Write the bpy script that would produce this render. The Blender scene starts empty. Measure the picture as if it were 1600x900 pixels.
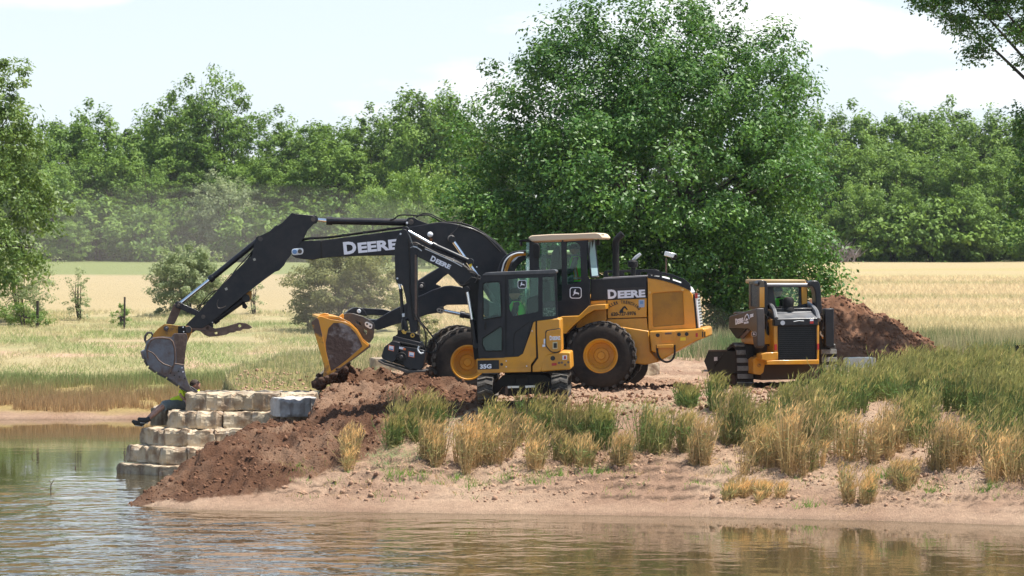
import bpy, bmesh, math, random
import numpy as np
from mathutils import Vector, Matrix, geometry, Euler
R = math.radians
sc = bpy.context.scene
COL = sc.collection
rng = np.random.default_rng(7)
random.seed(7)

# ---------------------------------------------------------------- camera
CAMH = 4.5                     # metres above the pond
FPX = 5333.33                  # focal length in pixels of a 1600 px wide frame (120 mm lens)
PITCH = math.atan(55.0 / FPX)
cam = bpy.data.objects.new('camera', bpy.data.cameras.new('camera'))
COL.objects.link(cam)
cam.data.sensor_width = 36.0
cam.data.lens = 36.0 * FPX / 1600.0
cam.data.clip_start = 0.5
cam.data.clip_end = 6000
cam.location = (0, 0, CAMH)
cam.rotation_euler = (math.pi / 2 - PITCH, 0, 0)
cam.data.dof.use_dof = True
cam.data.dof.focus_distance = 67.0
cam.data.dof.aperture_fstop = 6.3
sc.camera = cam

# ---------------------------------------------------------------- sky and sun
SUN_EL, SUN_AZ = R(67), R(90)   # azimuth from +Y (away from the camera) towards +X
w = bpy.data.worlds.new('World'); sc.world = w; w.use_nodes = True
nt = w.node_tree; N = nt.nodes; L = nt.links
N.clear()
out = N.new('ShaderNodeOutputWorld'); bg = N.new('ShaderNodeBackground')
sky = N.new('ShaderNodeTexSky'); sky.sky_type = 'NISHITA'; sky.sun_disc = False
sky.sun_elevation = SUN_EL; sky.sun_rotation = SUN_AZ
sky.air_density = 1.0; sky.dust_density = 1.2; sky.ozone_density = 1.6; sky.altitude = 300
tc = N.new('ShaderNodeTexCoord'); mp = N.new('ShaderNodeMapping')
mp.inputs['Scale'].default_value = (3.2, 3.2, 11.0)
mp.inputs['Location'].default_value = (0.55, 0.0, 0.35)
nz = N.new('ShaderNodeTexNoise'); nz.inputs['Scale'].default_value = 2.2
nz.inputs['Detail'].default_value = 6; nz.inputs['Roughness'].default_value = 0.52
rp = N.new('ShaderNodeValToRGB'); rp.color_ramp.elements[0].position = 0.49
rp.color_ramp.elements[1].position = 0.62
rp.color_ramp.elements[0].color = (0.12, 0.12, 0.12, 1)
rp.color_ramp.elements[1].color = (1, 1, 1, 1)
mx = N.new('ShaderNodeMixRGB'); mx.inputs['Color2'].default_value = (12.0, 12.0, 12.0, 1)
L.new(tc.outputs['Generated'], mp.inputs['Vector']); L.new(mp.outputs['Vector'], nz.inputs['Vector'])
L.new(nz.outputs['Fac'], rp.inputs['Fac'])
# clouds stand low over the horizon; overhead the sky stays clear
sep = N.new('ShaderNodeSeparateXYZ'); mr = N.new('ShaderNodeMapRange')
mr.inputs['From Min'].default_value = 0.06; mr.inputs['From Max'].default_value = 0.45
mr.inputs['To Min'].default_value = 0.92; mr.inputs['To Max'].default_value = 0.12
mu = N.new('ShaderNodeMath'); mu.operation = 'MULTIPLY'
L.new(tc.outputs['Generated'], sep.inputs[0]); L.new(sep.outputs['Z'], mr.inputs['Value'])
L.new(rp.outputs['Color'], mu.inputs[0]); L.new(mr.outputs['Result'], mu.inputs[1])
# summer haze whitens the lower sky
hz = N.new('ShaderNodeMapRange'); hz.inputs['From Min'].default_value = 0.0; hz.inputs['From Max'].default_value = 0.95
hz.inputs['To Min'].default_value = 0.80; hz.inputs['To Max'].default_value = 0.25; L.new(sep.outputs['Z'], hz.inputs['Value'])
hm_ = N.new('ShaderNodeMixRGB'); 
bl = N.new('ShaderNodeMapRange'); bl.inputs['From Min'].default_value = 0.05; bl.inputs['From Max'].default_value = 0.32; L.new(sep.outputs['Z'], bl.inputs['Value'])
bc_ = N.new('ShaderNodeMixRGB'); bc_.inputs['Color1'].default_value = (8.3, 9.5, 10.5, 1); bc_.inputs['Color2'].default_value = (3.9, 6.4, 9.9, 1); L.new(bl.outputs['Result'], bc_.inputs['Fac']); L.new(bc_.outputs['Color'], hm_.inputs['Color2'])
L.new(hz.outputs['Result'], hm_.inputs['Fac']); L.new(sky.outputs['Color'], hm_.inputs['Color1'])
L.new(mu.outputs[0], mx.inputs['Fac']); L.new(hm_.outputs['Color'], mx.inputs['Color1'])
L.new(mx.outputs['Color'], bg.inputs['Color']); bg.inputs['Strength'].default_value = 0.066
L.new(bg.outputs[0], out.inputs['Surface'])

sun = bpy.data.objects.new('sun', bpy.data.lights.new('sun', 'SUN')); COL.objects.link(sun)
sun.data.energy = 5.0; sun.data.angle = R(0.53); sun.data.color = (1.0, 0.95, 0.87)
sd = Vector((math.sin(SUN_AZ) * math.cos(SUN_EL), math.cos(SUN_AZ) * math.cos(SUN_EL), math.sin(SUN_EL)))
sun.rotation_euler = sd.to_track_quat('Z', 'Y').to_euler()
sc.view_settings.view_transform = 'Standard'; sc.view_settings.look = 'None'
sc.view_settings.exposure = 0.80; sc.view_settings.gamma = 1.0
sc.cycles.max_bounces = 8; sc.cycles.transparent_max_bounces = 24
sc.cycles.volume_bounces = 0
sc.cycles.use_denoising = True

# ---------------------------------------------------------------- picture <-> place
CS, SN = math.cos(PITCH), math.sin(PITCH)
def ray(px, py):
    a = (px - 800) / FPX; b = (450 - py) / FPX
    return Vector((a, CS + b * SN, -SN + b * CS))
def W(px, py, D):
    d = ray(px, py); return Vector((0, 0, CAMH)) + d * (D / d.y)
def to_px(X, Y, Z):
    zc = Z - CAMH; dep = Y * CS - zc * SN; up = Y * SN + zc * CS
    return 800 + FPX * X / dep, 450 - FPX * up / dep

class Fr:
    """A machine's own upright frame: origin, x to the right, y away from us, z up, turned by yaw."""
    def __init__(s, px, py, D, yaw=0.0, o=None):
        s.O = W(px, py, D) if o is None else o
        c, q = math.cos(R(yaw)), math.sin(R(yaw))
        s.ex = Vector((c, q, 0)); s.ey = Vector((-q, c, 0)); s.ez = Vector((0, 0, 1))
        s.s = FPX / s.O.y; s.yaw = yaw
    def p(s, px, py, y=0.0):
        d = ray(px, py); C = Vector((0, 0, CAMH))
        t = (y - (C - s.O).dot(s.ey)) / d.dot(s.ey)
        return C + d * t
    def l(s, x, y, z): return s.O + s.ex * x + s.ey * y + s.ez * z

# ---------------------------------------------------------------- materials
MATS = {}
def mat(name, col, rough=0.6, metal=0.0, var=None, vscale=6.0, vr=(0.45, 0.65), bump=0.0, bscale=40.0,
        dust=0.0, coat=0.0, spec=0.5, dustcol=(0.36, 0.25, 0.17), alpha=None):
    if name in MATS: return MATS[name]
    m = bpy.data.materials.new(name); m.use_nodes = True
    n = m.node_tree.nodes; l = m.node_tree.links; b = n['Principled BSDF']
    b.inputs['Base Color'].default_value = (*col, 1); b.inputs['Roughness'].default_value = rough
    b.inputs['Metallic'].default_value = metal; b.inputs['Coat Weight'].default_value = coat
    b.inputs['Coat Roughness'].default_value = 0.12
    b.inputs['Specular IOR Level'].default_value = spec
    t = n.new('ShaderNodeTexCoord'); src = None
    if var is not None:
        z = n.new('ShaderNodeTexNoise'); z.inputs['Scale'].default_value = vscale; z.inputs['Detail'].default_value = 8
        z.inputs['Roughness'].default_value = 0.62
        r = n.new('ShaderNodeValToRGB'); r.color_ramp.elements[0].position = vr[0]; r.color_ramp.elements[1].position = vr[1]
        r.color_ramp.elements[0].color = (*col, 1); r.color_ramp.elements[1].color = (*var, 1)
        l.new(t.outputs['Object'], z.inputs['Vector']); l.new(z.outputs['Fac'], r.inputs['Fac'])
        src = r.outputs['Color']
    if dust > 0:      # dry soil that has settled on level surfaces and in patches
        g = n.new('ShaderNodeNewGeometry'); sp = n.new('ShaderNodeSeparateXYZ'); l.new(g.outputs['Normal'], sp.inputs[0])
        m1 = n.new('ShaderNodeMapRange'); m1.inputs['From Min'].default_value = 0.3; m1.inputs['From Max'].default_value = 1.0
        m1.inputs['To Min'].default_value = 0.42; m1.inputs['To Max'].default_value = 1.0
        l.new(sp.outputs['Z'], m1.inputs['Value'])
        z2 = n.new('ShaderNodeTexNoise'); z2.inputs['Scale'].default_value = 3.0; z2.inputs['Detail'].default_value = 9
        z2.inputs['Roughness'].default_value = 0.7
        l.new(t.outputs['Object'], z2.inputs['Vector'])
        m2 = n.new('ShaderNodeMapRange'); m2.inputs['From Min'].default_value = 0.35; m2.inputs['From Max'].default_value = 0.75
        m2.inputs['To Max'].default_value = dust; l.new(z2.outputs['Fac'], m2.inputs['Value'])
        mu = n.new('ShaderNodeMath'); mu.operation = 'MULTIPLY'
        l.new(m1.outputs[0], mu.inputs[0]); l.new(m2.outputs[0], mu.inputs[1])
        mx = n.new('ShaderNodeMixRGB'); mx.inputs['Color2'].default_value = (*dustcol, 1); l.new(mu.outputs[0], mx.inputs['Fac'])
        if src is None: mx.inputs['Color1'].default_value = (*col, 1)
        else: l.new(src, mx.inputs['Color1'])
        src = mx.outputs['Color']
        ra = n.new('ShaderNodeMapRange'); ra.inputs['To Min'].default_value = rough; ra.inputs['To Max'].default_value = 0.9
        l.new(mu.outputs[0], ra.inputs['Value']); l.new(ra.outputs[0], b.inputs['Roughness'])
    if src is not None: l.new(src, b.inputs['Base Color'])
    if bump > 0:
        z3 = n.new('ShaderNodeTexNoise'); z3.inputs['Scale'].default_value = bscale; z3.inputs['Detail'].default_value = 6
        l.new(t.outputs['Object'], z3.inputs['Vector'])
        bp = n.new('ShaderNodeBump'); bp.inputs['Strength'].default_value = bump; bp.inputs['Distance'].default_value = 0.02
        l.new(z3.outputs['Fac'], bp.inputs['Height']); l.new(bp.outputs[0], b.inputs['Normal'])
    MATS[name] = m; return m

YEL = mat('yellow_paint', (0.66, 0.285, 0.008), 0.36, var=(0.52, 0.22, 0.010), vscale=2.5, dust=0.5, coat=0.2, spec=.4)
BLK = mat('blue_black_paint', (0.0045, 0.0065, 0.012), 0.40, var=(0.007, 0.009, 0.015), vscale=3, dust=0.12, coat=0.08, spec=.3)
BLKF = mat('matt_black', (0.006, 0.006, 0.007), 0.6, dust=0.10, spec=.3)
GREYP = mat('dark_grey_steel', (0.035, 0.034, 0.036), 0.5, var=(0.08, 0.06, 0.045), dust=0.3, bump=0.2)
RUB = mat('tyre_rubber', (0.008, 0.008, 0.009), 0.8, var=(0.014, 0.012, 0.011), vscale=5, dust=0.3, bump=0.3, spec=.25)
RUBD = mat('dusty_sunlit_rubber', (0.012, 0.012, 0.012), 0.8, var=(0.03, 0.026, 0.022), vscale=5, dust=0.5, bump=0.4, dustcol=(.50,.43,.36), spec=.3)  # dust colour kept pale to stand for sunlight on the lugs too
CHR = mat('chrome_rod', (0.75, 0.77, 0.8), 0.12, metal=1.0)
STL = mat('worn_steel', (0.17, 0.175, 0.20), 0.42, metal=0.25, var=(0.105, 0.06, 0.042), vscale=3.2, vr=(0.42, 0.66), bump=0.25, bscale=18)
RUST = mat('rusty_brown_steel', (0.10, 0.058, 0.042), 0.62, var=(0.16, 0.10, 0.075), vscale=6, bump=0.4, bscale=22, dust=0.2)
OCH = mat('worn_ochre_paint', (0.42, 0.19, 0.02), 0.5, var=(0.12, 0.07, 0.04), vscale=7, vr=(0.5, 0.62), bump=0.2)
WHT = mat('white_decal', (0.78, 0.78, 0.84), 0.5)
INK = mat('black_decal', (0.01, 0.01, 0.01), 0.5)
RED = mat('red_reflector', (0.45, 0.02, 0.015), 0.3)
ORG = mat('orange_decal', (0.7, 0.16, 0.03), 0.5)
BLUE = mat('blue_decal', (0.15, 0.28, 0.5), 0.5)
CREAM = mat('sunlit_dusty_roof', (0.66, 0.50, 0.34), 0.45, dust=0.3, dustcol=(0.62, 0.5, 0.38))  # cream colour stands for sunlight and dust on the cab roof
SEATM = mat('black_seat_vinyl', (0.012, 0.012, 0.013), 0.6)
LAMP = mat('lamp_lens', (0.7, 0.72, 0.74), 0.15)
BRASSM = mat('brass_pin', (0.5, 0.3, 0.06), 0.4, metal=0.6)
SKIN = mat('skin', (0.52, 0.28, 0.19), 0.5, var=(0.36, 0.17, 0.11), vscale=14)
VEST = mat('green_hi_vis', (0.16, 0.88, 0.05), 0.7)
VESTY = mat('yellow_hi_vis', (0.74, 0.92, 0.04), 0.7)
SILV = mat('grey_reflective_tape', (0.45, 0.45, 0.44), 0.35)
DCLO = mat('dark_cloth', (0.03, 0.022, 0.018), 0.9, bump=0.3)
GCLO = mat('grey_cloth', (0.16, 0.18, 0.20), 0.9, var=(0.10, 0.11, 0.13), bump=0.3)
LCLO = mat('pale_lilac_cloth', (0.55, 0.52, 0.62), 0.9, bump=0.3)
SHORT = mat('grey_green_shorts', (0.22, 0.25, 0.255), 0.9, var=(0.32, 0.34, 0.34), bump=0.3)
SHOE = mat('black_shoe', (0.02, 0.02, 0.02), 0.6)
BRN = mat('brown_cap', (0.045, 0.028, 0.02), 0.8)

def glass(name, tint, refl=0.10):
    m = bpy.data.materials.new(name); m.use_nodes = True
    n = m.node_tree.nodes; l = m.node_tree.links; n.clear()
    o = n.new('ShaderNodeOutputMaterial'); t = n.new('ShaderNodeBsdfTransparent'); g = n.new('ShaderNodeBsdfGlossy')
    t.inputs['Color'].default_value = (*tint, 1); g.inputs['Roughness'].default_value = 0.03
    g.inputs['Color'].default_value = (0.85, 0.93, 0.95, 1)
    f = n.new('ShaderNodeFresnel'); f.inputs['IOR'].default_value = 1.5
    a = n.new('ShaderNodeMath'); a.operation = 'MULTIPLY_ADD'; a.inputs[1].default_value = 0.45; a.inputs[2].default_value = refl
    x = n.new('ShaderNodeMixShader'); l.new(f.outputs[0], a.inputs[0]); l.new(a.outputs[0], x.inputs[0])
    l.new(t.outputs[0], x.inputs[1]); l.new(g.outputs[0], x.inputs[2]); l.new(x.outputs[0], o.inputs[0])
    return m
GLS = glass('tinted_cab_glass', (0.80, 0.92, 0.86), 0.01)
GLSB = glass('lit_rear_glass', (0.35, 0.50, 0.52), 0.30)
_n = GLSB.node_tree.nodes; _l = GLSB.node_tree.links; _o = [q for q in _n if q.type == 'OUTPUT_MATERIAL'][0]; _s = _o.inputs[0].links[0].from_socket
_d = _n.new('ShaderNodeBsdfDiffuse'); _d.inputs['Color'].default_value = (.50, .68, .74, 1); _x = _n.new('ShaderNodeMixShader'); _x.inputs[0].default_value = .55; _l.new(_s, _x.inputs[1]); _l.new(_d.outputs[0], _x.inputs[2]); _l.new(_x.outputs[0], _o.inputs[0])  # pale blue diffuse mixed in to stand for brightness in the rear glass

# ---------------------------------------------------------------- objects
def tag(o, label=None, cat=None, group=None, kind=None):
    if label: o['label'] = label
    if cat: o['category'] = cat
    if group: o['group'] = group
    if kind: o['kind'] = kind
    return o
def thing(name, loc, label, cat, group=None):
    o = bpy.data.objects.new(name, None); COL.objects.link(o); o.location = loc
    o.empty_display_size = 0.3
    return tag(o, label, cat, group)
def wloc(o):
    v = Vector((0, 0, 0))
    while o is not None: v += o.location; o = o.parent
    return v
def link_mesh(name, me, parent=None, loc=None):
    o = bpy.data.objects.new(name, me); COL.objects.link(o)
    if parent is not None: o.parent = parent
    if loc is not None: o.location = loc
    return o

class MB:
    def __init__(s): s.v = []; s.f = []; s.m = []; s.mats = []
    def mi(s, m):
        if m not in s.mats: s.mats.append(m)
        return s.mats.index(m)
    def add(s, vs, fs, m):
        b = len(s.v); s.v += [tuple(v) for v in vs]; k = s.mi(m)
        for f in fs: s.f.append(tuple(b + i for i in f)); s.m.append(k)
        return s
    def prism(s, fr, poly, y0, y1, m, holes=()):
        """outline traced in picture coordinates on the plane y0 of frame fr, extruded to y1"""
        loops = [[fr.p(a, b, y0) for a, b in q] for q in [poly, *holes]]
        d = fr.ey * (y1 - y0)
        allv = [v for q in loops for v in q]; n = len(allv)
        fs = []
        if holes:
            for t in geometry.tessellate_polygon([[Vector((v.dot(fr.ex), v.z, 0)) for v in q] for q in loops]):
                fs.append(t); fs.append(tuple(i + n for i in reversed(t)))
        else:
            fs.append(tuple(range(n))); fs.append(tuple(range(2 * n - 1, n - 1, -1)))
        b = 0
        for q in loops:
            k = len(q)
            for i in range(k): fs.append((b + i, b + (i + 1) % k, n + b + (i + 1) % k, n + b + i))
            b += k
        return s.add(allv + [v + d for v in allv], fs, m)
    def box(s, c, sx, sy, sz, m, fr=None, rot=None):
        ex, ey, ez = (fr.ex, fr.ey, fr.ez) if fr else (Vector((1, 0, 0)), Vector((0, 1, 0)), Vector((0, 0, 1)))
        if rot is not None: ex, ey, ez = rot @ ex, rot @ ey, rot @ ez
        c = Vector(c)
        vs = [c + ex * (sx * i / 2) + ey * (sy * j / 2) + ez * (sz * k / 2) for k in (-1, 1) for j in (-1, 1) for i in (-1, 1)]
        return s.add(vs, [(0, 2, 3, 1), (4, 5, 7, 6), (0, 1, 5, 4), (2, 6, 7, 3), (0, 4, 6, 2), (1, 3, 7, 5)], m)
    def cyl(s, a, b, r, m, r2=None, n=14, caps=True):
        a = Vector(a); b = Vector(b); d = (b - a).normalized(); r2 = r if r2 is None else r2
        u = d.orthogonal().normalized(); v = d.cross(u)
        vs = [a + (u * math.cos(t) + v * math.sin(t)) * r for t in [2 * math.pi * i / n for i in range(n)]]
        vs += [b + (u * math.cos(t) + v * math.sin(t)) * r2 for t in [2 * math.pi * i / n for i in range(n)]]
        fs = [(i, (i + 1) % n, n + (i + 1) % n, n + i) for i in range(n)]
        if caps: fs += [tuple(range(n - 1, -1, -1)), tuple(range(n, 2 * n))]
        return s.add(vs, fs, m)
    def tube(s, pts, r, m, n=8, rs=None):
        pts = [Vector(p) for p in pts]; k = len(pts); vs = []; fs = []
        u = (pts[1] - pts[0]).normalized().orthogonal().normalized()
        for i, p in enumerate(pts):
            d = (pts[min(i + 1, k - 1)] - pts[max(i - 1, 0)]).normalized()
            u = (u - d * u.dot(d)).normalized(); v = d.cross(u); rr = rs[i] if rs else r
            vs += [p + (u * math.cos(2 * math.pi * j / n) + v * math.sin(2 * math.pi * j / n)) * rr for j in range(n)]
        for i in range(k - 1):
            for j in range(n): fs.append((i * n + j, i * n + (j + 1) % n, (i + 1) * n + (j + 1) % n, (i + 1) * n + j))
        fs += [tuple(range(n - 1, -1, -1)), tuple(range((k - 1) * n, k * n))]
        return s.add(vs, fs, m)
    def lathe(s, c, axis, prof, m, n=48, close=False):
        """prof: list of (radius, offset along axis)"""
        c = Vector(c); a = Vector(axis).normalized(); u = a.orthogonal().normalized(); v = a.cross(u); k = len(prof)
        vs = []
        for i in range(n):
            t = 2 * math.pi * i / n; e = u * math.cos(t) + v * math.sin(t)
            vs += [c + e * r + a * o for r, o in prof]
        fs = []
        for i in range(n):
            j = (i + 1) % n
            for q in range(k if close else k - 1):
                q2 = (q + 1) % k; fs.append((i * k + q, j * k + q, j * k + q2, i * k + q2))
        return s.add(vs, fs, m)
    def ball(s, c, rx, ry, rz, m, n=12, seg=8, fr=None):
        ex, ey, ez = (fr.ex, fr.ey, fr.ez) if fr else (Vector((1, 0, 0)), Vector((0, 1, 0)), Vector((0, 0, 1)))
        c = Vector(c); vs = [c + ez * rz]
        for i in range(1, seg):
            p = math.pi * i / seg
            vs += [c + ex * (rx * math.sin(p) * math.cos(t)) + ey * (ry * math.sin(p) * math.sin(t)) + ez * (rz * math.cos(p)) for t in [2 * math.pi * j / n for j in range(n)]]
        vs.append(c - ez * rz); fs = [(0, 1 + j, 1 + (j + 1) % n) for j in range(n)]
        for i in range(seg - 2):
            for j in range(n): fs.append((1 + i * n + j, 1 + (i + 1) * n + j, 1 + (i + 1) * n + (j + 1) % n, 1 + i * n + (j + 1) % n))
        e = len(vs) - 1; b = 1 + (seg - 2) * n
        fs += [(e, b + (j + 1) % n, b + j) for j in range(n)]
        return s.add(vs, fs, m)
    def build(s, name, parent=None, bevel=0.0, smooth=35, label=None, kind=None, seg=2):
        o0 = wloc(parent) if parent is not None else Vector((0, 0, 0))
        me = bpy.data.meshes.new(name)
        me.from_pydata([(v[0] - o0.x, v[1] - o0.y, v[2] - o0.z) for v in s.v], [], s.f)
        for m in s.mats: me.materials.append(m)
        me.polygons.foreach_set('material_index', s.m)
        bm = bmesh.new(); bm.from_mesh(me); bmesh.ops.recalc_face_normals(bm, faces=bm.faces); bm.to_mesh(me); bm.free()
        o = link_mesh(name, me, parent)
        if bevel > 0:
            b = o.modifiers.new('edges', 'BEVEL'); b.width = bevel; b.segments = seg; b.limit_method = 'ANGLE'
            b.angle_limit = R(40); b.use_clamp_overlap = True; b.harden_normals = False
        if smooth:
            me.polygons.foreach_set('use_smooth', [True] * len(me.polygons))
            me.set_sharp_from_angle(angle=R(smooth))
        if label: o['label'] = label
        if kind: o['kind'] = kind
        return o

def np_mesh(name, V, F, mats, colors=None, smooth=False, cname='tint'):
    """V (n,3), F (m,k) arrays -> mesh, with an optional colour per vertex"""
    me = bpy.data.meshes.new(name); n = len(V); m, k = F.shape
    me.vertices.add(n); me.vertices.foreach_set('co', np.ascontiguousarray(V, dtype=np.float32).ravel())
    me.loops.add(m * k); me.loops.foreach_set('vertex_index', np.ascontiguousarray(F, dtype=np.int32).ravel())
    me.polygons.add(m); me.polygons.foreach_set('loop_start', np.arange(0, m * k, k, dtype=np.int32))
    me.polygons.foreach_set('loop_total', np.full(m, k, dtype=np.int32))
    if smooth: me.polygons.foreach_set('use_smooth', np.ones(m, dtype=bool))
    me.update(calc_edges=True)
    if colors is not None:
        a = me.color_attributes.new(cname, 'FLOAT_COLOR', 'POINT')
        c = np.ones((n, 4), dtype=np.float32); c[:, :3] = colors; a.data.foreach_set('color', c.ravel())
    for q in mats: me.materials.append(q)
    return me

# ---------------------------------------------------------------- lettering
def text_mesh(body, bold=0.02):
    cu = bpy.data.curves.new('letters', 'FONT'); cu.body = body; cu.size = 1.0; cu.offset = bold; cu.extrude = 0.0
    cu.resolution_u = 3
    ob = bpy.data.objects.new('letters', cu); COL.objects.link(ob)
    dg = bpy.context.evaluated_depsgraph_get(); me = bpy.data.meshes.new_from_object(ob.evaluated_get(dg))
    vs = [v.co.copy() for v in me.vertices]; fs = [tuple(p.vertices) for p in me.polygons]
    bpy.data.objects.remove(ob); bpy.data.meshes.remove(me)
    return vs, fs
TXT = {}
def letters(mb, fr, body, px0, py0, px1, py1, hpx, y, m, bold=0.02, th=0.006, cap=True):
    """body written from (px0,py0) to (px1,py1) along its baseline, hpx tall, lying on plane y of fr"""
    if (body, bold) not in TXT: TXT[(body, bold)] = text_mesh(body, bold)
    vs, fs = TXT[(body, bold)]
    x0 = min(v.x for v in vs); x1 = max(v.x for v in vs); y1 = max(v.y for v in vs); yb = max(0.0, 0)
    a = fr.p(px0, py0, y); b = fr.p(px1, py1, y); e = (b - a); L_ = e.length; e.normalize()
    up = fr.ey.cross(e)
    if up.z < 0: up = -up
    h = hpx / (FPX / a.y) / y1
    P = [a + e * ((v.x - x0) / (x1 - x0) * L_) + up * (v.y * h) for v in vs]
    n = len(P); Q = P + [p - fr.ey * th for p in P]
    F = [tuple(f) for f in fs] + [tuple(n + i for i in f) for f in fs]
    # rims of the letters
    cnt = {}
    for f in fs:
        for i in range(len(f)):
            k = (f[i], f[(i + 1) % len(f)]); cnt[tuple(sorted(k))] = cnt.get(tuple(sorted(k)), 0) + 1
    for (i, j), c in cnt.items():
        if c == 1: F.append((i, j, n + j, n + i))
    mb.add(Q, F, m)
def deere(mb, fr, px0, py0, px1, py1, hpx, y, m, bold=0.035):
    """big first letter, smaller capitals after it"""
    f = 0.235
    ax, ay = px0 + (px1 - px0) * f, py0 + (py1 - py0) * f
    g = 0.265
    bx, by = px0 + (px1 - px0) * g, py0 + (py1 - py0) * g
    letters(mb, fr, 'D', px0, py0, ax, ay, hpx, y, m, bold)
    letters(mb, fr, 'EERE', bx, by, px1, py1, hpx * 0.82, y, m, bold)
def badge(mb, fr, cx, cy, r, y, bgm):
    """rounded shield with a leaping deer"""
    def rr(q, n=6):
        pts = []
        for sx, sy, a0 in ((1, -1, -90), (1, 1, 0), (-1, 1, 90), (-1, -1, 180)):
            for i in range(n + 1):
                a = R(a0 + 90 * i / n); pts.append((cx + sx * q * 0.55 + q * 0.45 * math.cos(a), cy + sy * q * 0.50 + q * 0.45 * math.sin(a)))
        return pts
    mb.prism(fr, rr(r), y, y - 0.004, WHT); mb.prism(fr, rr(r * 0.87), y - 0.004, y - 0.008, bgm)
    deer = [(-.52, .42), (-.30, .18), (-.34, .02), (-.30, -.22), (-.12, -.50), (-.18, -.62), (-.02, -.55), (.06, -.62), (.02, -.44), (-.06, -.34),
            (0, -.12), (.30, -.06), (.52, .02), (.60, .22), (.46, .18), (.58, .44), (.36, .20), (.10, .16), (-.10, .20), (-.26, .30), (-.40, .48)]
    mb.prism(fr, [(cx + a * r, cy + b * r) for a, b in deer], y - 0.008, y - 0.012, WHT)
# ================================================================= GROUND
TB = rng.random((8, 256, 256)).astype(np.float64)
def vn(x, y, k=0):
    xi = np.floor(x).astype(int); yi = np.floor(y).astype(int); fx = x - xi; fy = y - yi
    fx = fx * fx * (3 - 2 * fx); fy = fy * fy * (3 - 2 * fy); T = TB[k % 8]
    a = T[xi & 255, yi & 255]; b = T[(xi + 1) & 255, yi & 255]; c = T[xi & 255, (yi + 1) & 255]; d = T[(xi + 1) & 255, (yi + 1) & 255]
    return (a * (1 - fx) + b * fx) * (1 - fy) + (c * (1 - fx) + d * fx) * fy
def fbm(x, y, o=4, k=0, g=0.5):
    s = 0; a = 1; t = 0
    for i in range(o): s = s + a * vn(x * 2 ** i + 17.3 * i, y * 2 ** i + 9.1 * i, k + i); t += a; a *= g
    return s / t                       # 0..1
def sm(a, b, x):
    t = np.clip((x - a) / (b - a), 0, 1); return t * t * (3 - 2 * t)
def smin(a, b, k):
    h = np.clip(0.5 + 0.5 * (b - a) / k, 0, 1); return b * (1 - h) + a * h - k * h * (1 - h)
def inpoly(x, y, poly):
    r = np.zeros(np.shape(x), bool); n = len(poly)
    for i in range(n):
        x0, y0 = poly[i]; x1, y1 = poly[(i + 1) % n]
        if y0 == y1: continue
        c = ((y0 > y) != (y1 > y)) & (x < (x1 - x0) * (y - y0) / (y1 - y0) + x0); r ^= c
    return r
SH = [W(px, py, FPX * CAMH / (py - 395.0)) for px, py in ((195, 789), (300, 797), (500, 800), (700, 803), (900, 805), (1100, 808), (1400, 815), (1600, 822))]
SHX = np.array([-9.0] + [p.x for p in SH] + [14.0, 30.0, 80.0]); SHY = np.array([61.3] + [p.y for p in SH] + [53.5, 50.0, 44.0])
PR_Y = [55, 62, 66, 72, 80, 85, 100, 120, 160, 205, 300, 420, 700, 3000]
PR_Z = [1.62, 1.66, 1.80, 1.80, 1.92, 2.0, 2.06, 2.16, 2.60, 2.95, 3.77, 4.3, 5.0, 6.0]
PL_Y = [60, 91.8, 92.4, 93.4, 97, 100, 105, 111, 122, 133, 165, 205, 300, 420, 700, 3000]
PL_Z = [-2.5, -0.12, 0.05, 0.26, 0.66, 0.94, 1.42, 1.69, 1.98, 2.26, 2.8, 3.13, 3.77, 4.3, 5.0, 6.0]
MOUNDS = [(W(548, 600, 69.3), 0.30, 0.5), (W(598, 600, 69.1), 0.22, 0.4), (W(655, 610, 67.6), 0.26, 0.5), (W(700, 620, 67.0), 0.14, 0.6),
          (W(575, 640, 66.4), 0.16, 0.6)]
DARK = [(160, 796), (290, 782), (400, 770), (470, 752), (545, 722), (600, 706), (608, 672), (690, 652), (760, 640), (750, 600), (715, 585), (640, 565),
        (560, 556), (480, 575), (500, 620), (440, 640), (340, 665), (245, 735), (180, 770)]
def dark_mask(X, Y, Z):
    px, py = to_px(X, Y, Z)
    jx = (fbm(X * 1.6, Y * 1.6, 4, 3) - 0.5) * 90; jy = (fbm(X * 1.6 + 40, Y * 1.6, 4, 5) - 0.5) * 34
    m = inpoly(px + jx, py + jy, DARK).astype(float) * (Y < 74) * (X > -7.3)
    m2 = inpoly(px + jx * .5, py + jy * .5, DARK).astype(float) * (Y < 74) * (X > -7.3)
    return 0.5 * (m + m2)
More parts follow.
